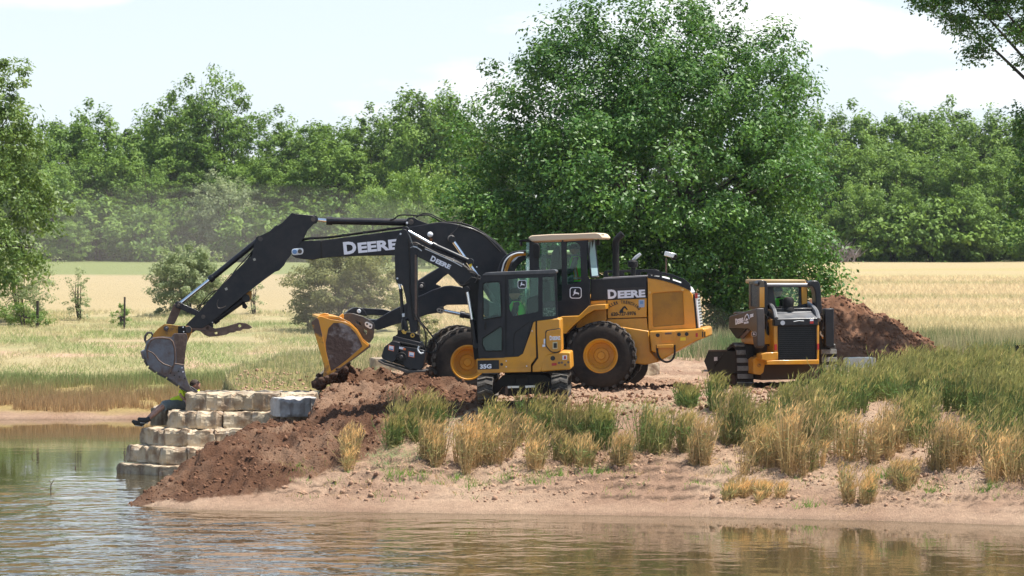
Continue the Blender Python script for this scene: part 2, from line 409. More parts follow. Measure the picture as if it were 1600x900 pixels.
def base_h(X, Y):
    d = Y - np.interp(X, SHX, SHY)
    n = np.interp(d, [-30, 0, 0.25, 1.3, 4.9, 6.5, 9, 200], [-4, -0.02, 0.05, 0.33, 1.58, 1.80, 2.2, 9])
    pr = np.interp(Y, PR_Y, PR_Z)
    h = smin(n, pr, 0.22)
    xe = np.interp(Y, [50, 61.5, 67.5, 71.0, 71.6, 75, 85, 91, 96], [-7.0, -6.85, -6.20, -6.20, -6.1, -6.8, -8.0, -9.2, -9.2])
    sl = np.interp(Y, [71.0, 71.6, 80, 91], [0.74, 5.0, 1.2, 0.16])
    left = np.maximum((X - xe) * sl, -2.5)
    h = smin(h, left, 0.12)
    lev = 1.03 + 2.2 * np.maximum(0, X + 3.95) + .03 * np.maximum(0, 69 - Y) + 8 * np.maximum(0, Y - 71.2)
    h = np.where(Y > 62, smin(h, lev, 0.05), h)
    back = 1.60 + .06 * np.maximum(0, Y - 71.5) + .8 * np.maximum(0, X + 3.4)
    h = np.where(Y > 70.5, np.minimum(h, back), h)
    hl = np.interp(Y, PL_Y, PL_Z)
    hl2 = hl * (1 - sm(-4, 6, X)) + pr * sm(-4, 6, X)
    hl = np.where(Y > 92, hl2, hl)
    return np.maximum(h, hl)
def ground(X, Y, fine=True):
    X = np.asarray(X, float); Y = np.asarray(Y, float)
    h = base_h(X, Y)
    for c, a, r in MOUNDS: h = h + a * np.exp(-(((X - c.x) ** 2 + (Y - c.y) ** 2) / (r * r)) ** 1.1)
    if fine:
        near = (Y < 90) & (h > -0.3)
        dk = np.where(near, dark_mask(X, Y, h), 0)
        land = sm(0.0, 0.35, h) * (1 - .85 * ((Y > 67.4) & (Y < 72.2) & (X < -3.7)))
        a1 = fbm(X * 1.1, Y * 0.9, 4, 1) - 0.5
        a2 = fbm(X * 5.5, Y * 4.0, 4, 2, 0.62) - 0.5
        rg = 1 - np.abs(2 * fbm(X * 3.1 + 5, Y * 2.2, 4, 6, 0.6) - 1)           # ridged lumps of turned soil
        amp = np.where(Y < 90, 1.0, 0.0)
        h = h + amp * land * (0.16 * a1 + 0.15 * a2 + dk * (0.26 * (rg - 0.62) + 0.15 * a2 + .20 * a1))
        # little eroded ledges along the beach
        d = Y - np.interp(X, SHX, SHY)
        q = d * 2.6 + 1.6 * fbm(X * 0.35, Y * 0.3, 3, 4)
        led = (q - np.floor(q)); led = np.where(led < 0.14, led / 0.14, (1 - led) / 0.86)
        h = h + 0.06 * led * sm(0.5, 1.0, d) * (1 - sm(2.4, 3.4, d)) * (X > -5) * (0.4 + fbm(X * .8, Y * .8, 2, 5))
        far = sm(92.6, 95, Y) * (0.16 * (fbm(X * 0.5, Y * 0.35, 4, 2) - 0.5)) + sm(140, 200, Y) * 0.5 * (fbm(X * .03, Y * .03, 2, 3) - .5)
        bank = sm(91.9, 92.4, Y) * (1 - sm(94, 96, Y)) * 0.16 * (fbm(X * 2.2, Y * 2.2, 4, 7) - 0.5)
        h = h + far + bank
    return h
def gz(x, y, fine=True): return float(ground(np.array([x]), np.array([y]), fine)[0])
def hit(px, py, d0=52.0, d1=320.0):
    """where the line of sight through (px,py) meets the ground"""
    Ds = np.concatenate([np.arange(d0, min(110, d1), 0.05), np.arange(110, d1, 0.5)]) if d1 > 110 else np.arange(d0, d1, 0.05)
    dr = ray(px, py); t = Ds / dr.y
    X = dr.x * t; Z = CAMH + dr.z * t; G = ground(X, Ds, False)
    k = np.argmax(G >= Z)
    if not (G >= Z).any(): k = len(Ds) - 1
    return float(X[k]), float(Ds[k])

xs = np.concatenate([-np.geomspace(900, 20, 22), np.arange(-18, -9.5, 0.35), np.arange(-9.5, 11.5, 0.055), np.arange(11.5, 22, 0.35), np.geomspace(24, 900, 22)])
ys = np.concatenate([np.arange(36, 55, 1.0), np.arange(55, 74.5, 0.06), np.arange(74.5, 92, 0.22), np.arange(92, 97, 0.12), np.arange(97, 135, 0.45), np.geomspace(136, 2600, 70)])
GX, GY = np.meshgrid(xs, ys); GZ = ground(GX, GY)
nx, ny = len(xs), len(ys)
idx = np.arange(nx * ny).reshape(ny, nx)
F = np.stack([idx[:-1, :-1], idx[:-1, 1:], idx[1:, 1:], idx[1:, :-1]], -1).reshape(-1, 4)
# soil and turf colours, plus painted crack shadows
C = np.zeros((ny, nx, 3))
sand = np.array([0.435, 0.300, 0.205]); sand2 = np.array([0.31, 0.195, 0.130]); dirt = np.array([0.120, 0.060, 0.035]); dirt2 = np.array([0.27, 0.165, 0.105])
n1 = fbm(GX * 0.8, GY * 0.8, 5, 1)[..., None]; n2 = fbm(GX * 3, GY * 3, 4, 2)[..., None]
n4 = np.clip((n1 - .32) * 2.6 + .25 * sm(61, 66, GY)[..., None], 0, 1); C[:] = sand * (1 - n4) + sand2 * n4
dd_ = GY - np.interp(GX, SHX, SHY); qq = dd_ * 2.6 + 1.6 * fbm(GX * 0.35, GY * 0.3, 3, 4); fr_ = qq - np.floor(qq)      # shadow in the cracks under the ledges, painted into the soil colour
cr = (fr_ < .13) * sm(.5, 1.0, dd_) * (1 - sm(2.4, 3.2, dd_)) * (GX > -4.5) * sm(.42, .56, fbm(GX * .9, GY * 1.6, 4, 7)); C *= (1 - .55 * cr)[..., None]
dk = dark_mask(GX, GY, GZ)[..., None]
n3 = np.clip((fbm(GX * 1.4, GY * 1.0, 4, 5) - .42) * 3, 0, 1)[..., None]; C = C * (1 - dk) + dk * (dirt * (1 - n3) + dirt2 * n3)
def lay(mask, col, k=1.0):
    global C
    m = np.clip(mask, 0, 1)[..., None] * k; C = C * (1 - m) + np.asarray(col) * m
e = 4 * (fbm(GX * .45, GY * .2, 5, 4) - .5)
grass = np.array([0.19, 0.20, 0.07]); straw = np.array([0.42, 0.31, 0.15]); field = np.array([0.40, 0.315, 0.175])
tur = (n1[..., 0] > .0) * 1.0
# right-hand field of ripe grain behind the plot, rough grass before it
lay(sm(82, 86, GY + e) * (GX > -3), [0.30, 0.27, 0.10]); lay(sm(97, 103, GY + 2 * e) * (GX > -3), field)
st = fbm(GX * .02, GY * .11, 4, 6)
lay(sm(.55, .70, st) * (GY > 110), [0.36, 0.31, 0.12], .6)
# left bank: bare foot, rusty and green grass, pale turf, grain field, green headland
L_ = (1 - sm(-4.0, -2.5, GX + 0.4 * e)) * sm(70.9, 71.3, GY)
gm = fbm(GX * .6, GY * .35, 5, 3)
lay(L_ * sm(92.5, 93.3, GY + .3 * e), [0.33, 0.24, 0.10]); lay(L_ * (GY < 92) * 1.0, [0.26, 0.22, 0.09])
lay(L_ * sm(96, 99, GY + e) , grass * 1.15); lay(L_ * sm(99, 101, GY + 1.2 * e), [0.40, 0.33, 0.18])
lay(L_ * sm(100, 103, GY) * sm(.42, .60, gm), [0.27, 0.27, 0.12], .7); lay(L_ * (1 - sm(108, 112, GY)) * sm(100, 101, GY) * sm(.56, .62, fbm(GX * .5, GY * .9, 4, 5)), [0.48, 0.33, 0.22])
lay(L_ * sm(128, 134, GY + e), field); lay((1 - sm(-4.0, 4, GX)) * sm(205, 215, GY + e), [0.20, 0.225, 0.085])
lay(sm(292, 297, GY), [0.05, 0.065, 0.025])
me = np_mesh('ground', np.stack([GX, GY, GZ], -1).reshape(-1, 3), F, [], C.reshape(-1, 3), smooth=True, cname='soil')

gmt = bpy.data.materials.new('soil_and_turf'); gmt.use_nodes = True; n = gmt.node_tree.nodes; l = gmt.node_tree.links; b = n['Principled BSDF']
b.inputs['Roughness'].default_value = 0.95; b.inputs['Specular IOR Level'].default_value = 0.15
at = n.new('ShaderNodeAttribute'); at.attribute_name = 'soil'; t = n.new('ShaderNodeTexCoord')
z = n.new('ShaderNodeTexNoise'); z.inputs['Scale'].default_value = 9; z.inputs['Detail'].default_value = 10; z.inputs['Roughness'].default_value = 0.72
rr = n.new('ShaderNodeMapRange'); rr.inputs['From Min'].default_value = .3; rr.inputs['From Max'].default_value = .7; rr.inputs['To Min'].default_value = .74; rr.inputs['To Max'].default_value = 1.22
l.new(t.outputs['Object'], z.inputs['Vector']); l.new(z.outputs['Fac'], rr.inputs['Value'])
hm = n.new('ShaderNodeVectorMath'); hm.operation = 'SCALE'; l.new(at.outputs['Color'], hm.inputs[0]); l.new(rr.outputs[0], hm.inputs['Scale'])
# wet margin just above the pond
g = n.new('ShaderNodeSeparateXYZ'); l.new(t.outputs['Object'], g.inputs[0])
wr = n.new('ShaderNodeMapRange'); wr.inputs['From Min'].default_value = 0.015; wr.inputs['From Max'].default_value = 0.07; wr.inputs['To Min'].default_value = .8; wr.inputs['To Max'].default_value = 1
l.new(g.outputs['Z'], wr.inputs['Value'])
h2 = n.new('ShaderNodeVectorMath'); h2.operation = 'SCALE'; l.new(hm.outputs[0], h2.inputs[0]); l.new(wr.outputs[0], h2.inputs['Scale'])
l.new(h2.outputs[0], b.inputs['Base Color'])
z4 = n.new('ShaderNodeTexNoise'); z4.inputs['Scale'].default_value = 26; z4.inputs['Detail'].default_value = 8; z4.inputs['Roughness'].default_value = 0.7
l.new(t.outputs['Object'], z4.inputs['Vector'])
bp = n.new('ShaderNodeBump'); bp.inputs['Strength'].default_value = 1.0; bp.inputs['Distance'].default_value = 0.06
l.new(z4.outputs['Fac'], bp.inputs['Height']); l.new(bp.outputs[0], b.inputs['Normal'])
me.materials.append(gmt)
tag(link_mesh('ground', me), 'sandy bank, dug brown soil, turf and ripe grain field around the pond', kind='structure')

# ---------------------------------------------------------------- pond
wm = bpy.data.materials.new('pond_water'); wm.use_nodes = True; n = wm.node_tree.nodes; l = wm.node_tree.links; b = n['Principled BSDF']
b.inputs['Base Color'].default_value = (0.054, 0.043, 0.020, 1); b.inputs['Roughness'].default_value = 0.04; b.inputs['IOR'].default_value = 1.38
t = n.new('ShaderNodeTexCoord')
m1 = n.new('ShaderNodeMapping'); m1.inputs['Scale'].default_value = (1.25, 1.1, 1)
z1 = n.new('ShaderNodeTexNoise'); z1.inputs['Scale'].default_value = 1.0; z1.inputs['Detail'].default_value = 3; z1.inputs['Roughness'].default_value = .5
l.new(t.outputs['Object'], m1.inputs[0]); l.new(m1.outputs[0], z1.inputs['Vector'])
m2 = n.new('ShaderNodeMapping'); m2.inputs['Scale'].default_value = (0.10, 0.16, 1); m2.inputs['Location'].default_value = (3.1, 7.2, 0)
z2 = n.new('ShaderNodeTexNoise'); z2.inputs['Scale'].default_value = 1.0; z2.inputs['Detail'].default_value = 3
l.new(t.outputs['Object'], m2.inputs[0]); l.new(m2.outputs[0], z2.inputs['Vector'])
gx = n.new('ShaderNodeSeparateXYZ'); l.new(t.outputs['Object'], gx.inputs[0])
# breeze: ruffled on the open water to the left and near, sheltered under the banks
fa = n.new('ShaderNodeMapRange'); fa.inputs['From Min'].default_value = 2.5; fa.inputs['From Max'].default_value = -5; l.new(gx.outputs['X'], fa.inputs['Value'])
fy = n.new('ShaderNodeMapRange'); fy.inputs['From Min'].default_value = 69; fy.inputs['From Max'].default_value = 57; l.new(gx.outputs['Y'], fy.inputs['Value'])
fb = n.new('ShaderNodeMapRange'); fb.inputs['From Min'].default_value = 55.5; fb.inputs['From Max'].default_value = 49.5; l.new(gx.outputs['Y'], fb.inputs['Value'])
mn = n.new('ShaderNodeMath'); mn.operation = 'MULTIPLY'; l.new(fa.outputs[0], mn.inputs[0]); l.new(fy.outputs[0], mn.inputs[1])
ad = n.new('ShaderNodeMath'); ad.operation = 'MULTIPLY_ADD'; l.new(fb.outputs[0], ad.inputs[0]); ad.inputs[1].default_value = .16; l.new(mn.outputs[0], ad.inputs[2])
rn = n.new('ShaderNodeMapRange'); rn.inputs['From Min'].default_value = .35; rn.inputs['From Max'].default_value = .62; l.new(z2.outputs['Fac'], rn.inputs['Value'])
ms = n.new('ShaderNodeMapping'); ms.inputs['Scale'].default_value = (0.45, 1.25, 1); zs = n.new('ShaderNodeTexNoise'); zs.inputs['Scale'].default_value = 1.0; zs.inputs['Detail'].default_value = 5; zs.inputs['Roughness'].default_value = .65
l.new(t.outputs['Object'], ms.inputs[0]); l.new(ms.outputs[0], zs.inputs['Vector'])
rs = n.new('ShaderNodeMapRange'); rs.inputs['From Min'].default_value = .38; rs.inputs['From Max'].default_value = .54; rs.inputs['To Min'].default_value = .04; l.new(zs.outputs['Fac'], rs.inputs['Value'])
m0 = n.new('ShaderNodeMath'); m0.operation = 'MULTIPLY_ADD'; m0.inputs[1].default_value = .65; m0.inputs[2].default_value = .35; l.new(rn.outputs[0], m0.inputs[0])
m9 = n.new('ShaderNodeMath'); m9.operation = 'MULTIPLY'; l.new(m0.outputs[0], m9.inputs[0]); l.new(rs.outputs[0], m9.inputs[1])
ml = n.new('ShaderNodeMath'); ml.operation = 'MULTIPLY'; l.new(ad.outputs[0], ml.inputs[0]); l.new(m9.outputs[0], ml.inputs[1])
st_ = n.new('ShaderNodeMath'); st_.operation = 'MULTIPLY_ADD'; st_.inputs[1].default_value = 1.15; st_.inputs[2].default_value = 0.013; l.new(ml.outputs[0], st_.inputs[0])
bp = n.new('ShaderNodeBump'); bp.inputs['Distance'].default_value = 0.20; l.new(st_.outputs[0], bp.inputs['Strength'])
l.new(z1.outputs['Fac'], bp.inputs['Height']); l.new(bp.outputs[0], b.inputs['Normal'])
me = np_mesh('water', np.array([[-300, -20, 0], [300, -20, 0], [300, 140, 0], [-300, 140, 0]], float), np.array([[0, 1, 2, 3]]), [wm])
tag(link_mesh('water', me), 'brown green pond water, ruffled on the left and calm under the bank', kind='structure')
# ================================================================= STONE WALL AND LOOSE BLOCKS
LIME = mat('weathered_limestone', (0.50, 0.41, 0.285), 0.85, var=(0.24, 0.165, 0.105), vscale=2.6, vr=(0.44, 0.60), bump=1.0, bscale=13)
LIME2 = mat('grey_cut_limestone', (0.48, 0.46, 0.44), 0.9, var=(0.36, 0.34, 0.32), vscale=3.5, vr=(.42,.6), bump=1.0, bscale=14)
# water streaks and pale crust for the wall stones
n = LIME.node_tree.nodes; l = LIME.node_tree.links; b = n['Principled BSDF']; old = b.inputs['Base Color'].links[0].from_socket
t = n.new('ShaderNodeTexCoord'); mpp = n.new('ShaderNodeMapping'); mpp.inputs['Scale'].default_value = (9, 9, 0.9)
z = n.new('ShaderNodeTexNoise'); z.inputs['Scale'].default_value = 1.6; z.inputs['Detail'].default_value = 7; z.inputs['Roughness'].default_value = .7
l.new(t.outputs['Object'], mpp.inputs[0]); l.new(mpp.outputs[0], z.inputs['Vector'])
r_ = n.new('ShaderNodeMapRange'); r_.inputs['From Min'].default_value = .54; r_.inputs['From Max'].default_value = .68; r_.inputs['To Max'].default_value = .5; l.new(z.outputs['Fac'], r_.inputs['Value'])
mx = n.new('ShaderNodeMixRGB'); l.new(r_.outputs[0], mx.inputs['Fac']); l.new(old, mx.inputs['Color1']); mx.inputs['Color2'].default_value = (0.58, 0.53, 0.46, 1)
oi = n.new('ShaderNodeObjectInfo'); mr_ = n.new('ShaderNodeMapRange'); mr_.inputs['To Min'].default_value = .72; mr_.inputs['To Max'].default_value = 1.18; l.new(oi.outputs['Random'], mr_.inputs['Value'])
sc9 = n.new('ShaderNodeVectorMath'); sc9.operation = 'SCALE'; l.new(mx.outputs[0], sc9.inputs[0]); l.new(mr_.outputs[0], sc9.inputs['Scale']); l.new(sc9.outputs[0], b.inputs['Base Color'])

def stone_mesh(name, p0, p1, z0, z1, depth, seed, m, sub=5, rough=0.07):
    """a quarried block between ground-plan points p0 and p1, broken faces, worn arrises"""
    p0 = Vector((p0[0], p0[1], 0)); p1 = Vector((p1[0], p1[1], 0)); e = (p1 - p0); Lx = e.length; e.normalize(); nrm = Vector((-e.y, e.x, 0))
    if nrm.y < 0: nrm = -nrm
    c = (p0 + p1) / 2 + nrm * depth / 2; c.z = z0
    bm = bmesh.new(); bmesh.ops.create_cube(bm, size=1.0)
    for v in bm.verts: v.co = Vector((v.co.x * Lx, v.co.y * depth, (v.co.z + .5) * (z1 - z0)))
    bmesh.ops.bevel(bm, geom=bm.edges[:], offset=0.014, segments=2, affect='EDGES')
    for _ in range(4 if Lx < 3 else 5):
        es = [q for q in bm.edges if q.calc_length() > 0.075]
        if es: bmesh.ops.subdivide_edges(bm, edges=es, cuts=1, use_grid_fill=True)
    bmesh.ops.triangulate(bm, faces=[f for f in bm.faces if len(f.verts) > 4])
    bm.normal_update()
    P = np.array([v.co[:] for v in bm.verts]) ; Nn = np.array([v.normal[:] for v in bm.verts])
    s = seed * 7.31
    d = (fbm(P[:, 0] * 2.4 + s, P[:, 2] * 2.4 + P[:, 1] * 1.7 + s, 4, seed % 6) - .5) * .9 * rough
    d2 = (fbm(P[:, 0] * 9 + s, P[:, 2] * 7 + P[:, 1] * 6, 3, 3) - .5) * .9 * rough
    ver = (np.abs(Nn[:, 2]) < .5) * (fbm(P[:, 0] * 11 + s, P[:, 1] * 11 + 0 * P[:, 2], 2, 5) - .5) * 1.1 * rough
    P = P + Nn * (d + d2 + ver)[:, None]
    P[:, 2] = np.maximum(P[:, 2], 0.0)
    hz_ = z1 - z0; tp_ = sm(.72, .96, P[:, 2] / hz_) * sm(.5 * depth - .16, .5 * depth - .02, np.abs(P[:, 1])) * rough / .07        # chipped top arris
    ch = fbm(P[:, 0] * 6.5 + s, 0 * P[:, 0] + s, 3, 2); P[:, 2] -= tp_ * .10 * np.clip(ch - .42, 0, 1) * 2; P[:, 1] -= np.sign(P[:, 1]) * tp_ * .10 * np.clip(ch - .36, 0, 1)
    for v, q in zip(bm.verts, P): v.co = q
    me = bpy.data.meshes.new(name); bm.to_mesh(me); bm.free(); me.materials.append(m)
    me.polygons.foreach_set('use_smooth', [True] * len(me.polygons)); me.set_sharp_from_angle(angle=R(14))
    return me, c, math.atan2(e.y, e.x)
def stone(name, parent, p0, p1, z0, z1, depth, seed, m=LIME, label=None, rough=0.05):
    me, c, a = stone_mesh(name, p0, p1, z0, z1, depth, seed, m, rough=rough)
    o = link_mesh(name, me, parent, c - (wloc(parent) if parent else Vector((0, 0, 0)))); o.rotation_euler.z = a
    if label: o['label'] = label
    return o
wall = thing('stone_retaining_wall', (W(330, 745, 69.2).x, 69.2, 0), 'stepped limestone block wall of five courses rising from the pond', 'stone wall')
# each course: level, distance, front joints as picture x, then the blocks that turn the corner (plan offsets)
COURSES = [(-0.5, 0.20, 68.75, [183, 247, 330]), (0.20, 0.55, 69.1, [199, 249, 292, 372]),
           (0.55, 0.90, 69.45, [218, 256, 293, 334, 410]), (0.90, 1.25, 69.75, [260, 309, 348, 392, 437, 480]),
           (1.25, 1.615, 70.05, [290, 323, 367, 437, 492])]
sd_ = 11
for ci, (z0, z1, D, js) in enumerate(COURSES):
    for i in range(len(js) - 1):
        # the left end of every course swings back round the point
        back = [1.0, .12, .0][i] if i < 3 and ci < 3 else (0.12 if i == 0 else 0)
        nb = [.12, .0, 0][i] if i < 3 and ci < 3 else 0
        x0 = (js[i] - 800) / FPX * (D + back); x1 = (js[i + 1] - 800) / FPX * (D + nb)
        jit = random.uniform(-.02, .02)
        stone('stone', wall, (x0 - .006, D + back + jit), (x1 + .006, D + nb + jit), z0 + .002, z1 + random.uniform(-.004, .012), 1.15 if ci < 4 else 1.5, sd_, rough=.085 if ci else .06)
        sd_ += 1
    # returns round the far side of the point
    x0 = (js[0] - 800) / FPX * D
    if ci < 3:
        stone('stone', wall, (x0 + .95, D + 1.25), (x0 + 1.5, D + 2.3), z0 + .004, z1 - .03, .8, sd_); sd_ += 1
# block that runs on behind the seated man, level with the fourth course
stone('stone', wall, ((234 - 800) / FPX * 70.9, 71.0), ((262 - 800) / FPX * 71.0, 71.0), .90, 1.27, 1.3, 61, rough=.07)
stone('stone', wall, ((262 - 800) / FPX * 70.95, 70.95), ((292 - 800) / FPX * 70.95, 70.95), .904, 1.235, 1.3, 62, rough=.04)
tag(stone('loose_stone_block', None, (W(437, 650, 69.0).x, 69.0), (W(495, 650, 69.1).x, 69.25), 1.17, 1.56, .8, 77, LIME2, rough=.065),
    'bluish grey cut stone block resting on the dug soil at the end of the wall', 'stone block')
tag(stone('long_limestone_slab', None, (W(586, 600, 76).x, 76.0), (W(742, 600, 76).x, 76.4), 1.72, 2.14, .9, 31, LIME, rough=.035),
    'long pale limestone slab lying behind the front loader wheel', 'stone slab')
tag(stone('limestone_slab', None, (W(1004, 590, 74).x, 74.0), (W(1032, 590, 74).x, 74.2), 1.72, 2.10, .7, 37, LIME, rough=.03),
    'short limestone slab on the ground just behind the rear loader wheel', 'stone slab')
tag(stone('white_stone_slab', None, (W(1326, 548, 77).x, 77.0), (W(1370, 548, 77).x, 77.1), 1.88, 2.13, .5, 41, mat('pale_limestone', (.74, .68, .56), .8, bump=.4), rough=.03),
    'small white stone slab lying at the foot of the dark soil heap', 'stone slab')
# ================================================================= FOLIAGE
def leafmat(name, a, b_, c, rough=0.5, trans=0.35, dark=None):
    m = bpy.data.materials.new(name); m.use_nodes = True; n = m.node_tree.nodes; l = m.node_tree.links; p = n['Principled BSDF']
    at = n.new('ShaderNodeAttribute'); at.attribute_name = 'tint'; sp = n.new('ShaderNodeSeparateXYZ'); l.new(at.outputs['Vector'], sp.inputs[0])
    r = n.new('ShaderNodeValToRGB'); e = r.color_ramp.elements; e[0].color = (*a, 1); e[1].color = (*c, 1); q = e.new(.5); q.color = (*b_, 1)
    l.new(sp.outputs['X'], r.inputs['Fac']); l.new(r.outputs[0], p.inputs['Base Color'])
    p.inputs['Roughness'].default_value = rough; p.inputs['Specular IOR Level'].default_value = 0.4
    tr = n.new('ShaderNodeBsdfTranslucent'); hs = n.new('ShaderNodeHueSaturation'); hs.inputs['Value'].default_value = 1.35; hs.inputs['Hue'].default_value = .485
    l.new(r.outputs[0], hs.inputs['Color']); l.new(hs.outputs[0], tr.inputs['Color'])
    x = n.new('ShaderNodeMixShader'); x.inputs[0].default_value = trans
    o = n['Material Output']; l.new(p.outputs[0], x.inputs[1]); l.new(tr.outputs[0], x.inputs[2]); l.new(x.outputs[0], o.inputs['Surface'])
    return m
BARK = mat('bark', (0.035, 0.027, 0.022), 0.95, var=(0.065, 0.05, 0.04), vscale=6, bump=0.9, bscale=14)
LF_BIG = leafmat('big_tree_leaves', (0.026, 0.078, 0.010), (0.060, 0.150, 0.020), (0.140, 0.27, 0.042), 0.48, .26)
LF_WOOD = leafmat('wood_leaves', (0.050, 0.105, 0.010), (0.112, 0.205, 0.020), (0.200, 0.31, 0.044), 0.65, .26)
LF_YEL = leafmat('yellow_green_leaves', (0.085, 0.17, 0.02), (0.16, 0.27, 0.04), (0.25, 0.36, 0.07), 0.5, .35)
LF_PALE = leafmat('grey_green_leaves', (0.15, 0.20, 0.08), (0.25, 0.31, 0.14), (0.38, 0.43, 0.24), 0.5, .5)
LF_WIL = leafmat('olive_leaves', (0.065, 0.125, 0.020), (0.125, 0.205, 0.035), (0.20, 0.28, 0.065), 0.5, .32)
LF_CED = leafmat('cedar_needles', (0.10, 0.12, 0.035), (0.18, 0.20, 0.065), (0.28, 0.28, 0.11), 0.7, .5)
DEADM = mat('dead_branches', (0.30, 0.25, 0.24), 0.9, var=(0.2, 0.16, 0.15))

def rand_dirs(n, g):
    v = g.normal(size=(n, 3)); return v / np.linalg.norm(v, axis=1)[:, None]
def leaf_cloud(P, O, size, g, aspect=0.6, tint=None):
    """P centres, O preferred normals -> kite-shaped leaves, slightly folded"""
    n = len(P); nr = O + rand_dirs(n, g) * 0.75; nr /= np.linalg.norm(nr, axis=1)[:, None]
    a = np.cross(nr, rand_dirs(n, g)); a /= np.linalg.norm(a, axis=1)[:, None] + 1e-9; b = np.cross(nr, a)
    s = (size * g.uniform(.6, 1.35, n))[:, None]
    V = np.stack([P - a * s * .55, P - b * s * .5 * aspect + a * s * .05, P + a * s * .6 - nr * s * .12, P + b * s * .5 * aspect + a * s * .05], 1).reshape(-1, 3)
    F = np.arange(4 * n).reshape(n, 4)
    T = np.repeat(tint if tint is not None else g.uniform(0, 1, n), 4)
    return V, F, np.stack([T, T, T], -1)
def tree_meshes(seed, H, RX, RY, zc, leaf, nclump, per, lm, shell=.55, flat=.62, csize=.17, trunk=(.22, 3), limbs=26, lop=None, low=0.12, drop=.0, top=1.0, up=.7, pts=None, zp=1.0, lz=1e9, lead=.6):
    g = np.random.default_rng(seed)
    # clump centres filling a lumpy ellipsoid, thick towards the skin
    d = rand_dirs(nclump, g); r = g.uniform(shell ** 3, 1, nclump) ** (1 / 3)
    az = np.arctan2(d[:, 1], d[:, 0])
    lump = 1 + .16 * np.sin(az * 3 + seed) * (1 - abs(d[:, 2])) + .13 * np.sin(az * 5 + d[:, 2] * 6 + seed * 2.1) + .10 * np.sin(az * 2 - d[:, 2] * 4 + seed)
    C = d * (r * lump)[:, None]
    zt = H - zc; zb = zc - low * H
    Z = zc + np.where(C[:, 2] > 0, np.abs(C[:, 2]) ** zp * zt * top, C[:, 2] * zb)
    C = np.stack([C[:, 0] * RX, C[:, 1] * RY, Z], -1)
    if lop is not None: C = lop(C)
    if pts is not None: C = np.array(pts, float)
    out = np.stack([C[:, 0] / RX, C[:, 1] / RY, (C[:, 2] - zc) / max(zt, .1)], -1)
    out /= np.linalg.norm(out, axis=1)[:, None] + 1e-6
    rc = csize * (RX + RY) / 2 * g.uniform(.55, 1.3, nclump)
    k = g.poisson(per, nclump) + 3; ci = np.repeat(np.arange(nclump), k); n = len(ci)
    q = rand_dirs(n, g) * (g.uniform(.25, 1, n) ** (1 / 2.2))[:, None]
    # sprays that reach outwards and a little down at the tips
    along = g.uniform(-.2, 1.25, n) ** 1.0
    P = C[ci] + q * (rc[ci])[:, None] * np.array([1, 1, flat]) + out[ci] * (along * rc[ci] * .9)[:, None] - np.array([0, 0, 1.0]) * (drop * rc[ci] * along ** 2)[:, None]
    O = q * .7 + out[ci] * .35 + np.array([0, 0, up])
    ct = g.uniform(-.28, .28, nclump)
    tint = np.clip(.5 + ct[ci] + g.normal(0, .17, n), 0, 1)
    V, F, T = leaf_cloud(P, O, leaf, g, tint=tint)
    crown = np_mesh('crown', V, F, [lm], T)
    mb = MB(); bx, ns = trunk; fork = max(H * .12, .4)
    for s in range(ns):
        a0 = 2 * math.pi * s / max(ns, 1) + seed
        top_ = Vector((math.cos(a0) * RX * .2 * (ns > 1), math.sin(a0) * RY * .2 * (ns > 1), zc))
        base = Vector((math.cos(a0) * bx * (ns > 1), math.sin(a0) * bx * (ns > 1), -.3))
        pts = [base, base.lerp(top_, .35) + Vector((.05, 0, 0)), base.lerp(top_, .7), top_, top_ + Vector((0, 0, zt * lead))]
        mb.tube(pts, bx, BARK, 9, [bx, bx * .8, bx * .62, bx * .42, bx * .08])
    pick = g.choice(nclump, min(limbs, nclump), replace=False)
    for i in pick:
        if C[i][2] > lz: continue
        c = Vector(C[i]); a0 = 2 * math.pi * (i % ns) / ns + seed
        t0 = g.uniform(.15, .75); st = Vector((math.cos(a0) * RX * .2 * t0 * (ns > 1), math.sin(a0) * RY * .2 * t0 * (ns > 1), fork + (zc - fork) * t0))
        mid = st.lerp(c, .5) + Vector((0, 0, (c.z - st.z) * .12 + .1 * RX * g.uniform(-.3, 1)))
        br = bx * g.uniform(.22, .45)
        mb.tube([st, mid, c], br, BARK, 6, [br, br * .6, br * .15])
        for _ in range(2):
            j = g.integers(nclump); c2 = Vector(C[j])
            if (c2 - c).length < RX * .7: mb.tube([mid, mid.lerp(c2, .5) + Vector((0, 0, .05 * RX)), c2], br * .4, BARK, 5, [br * .45, br * .28, br * .06])
    tm = bpy.data.meshes.new('trunk'); tm.from_pydata(mb.v, [], mb.f); tm.materials.append(BARK)
    tm.polygons.foreach_set('use_smooth', [True] * len(tm.polygons))
    return crown, tm
def plant_tree(name, meshes, loc, label, cat='tree', group=None, s=(1, 1, 1), rz=0.0, crown='crown', trunk='trunk'):
    r = thing(name, loc, label, cat, group); r.scale = s; r.rotation_euler.z = rz
    link_mesh(crown, meshes[0], r); link_mesh(trunk, meshes[1], r)
    return r

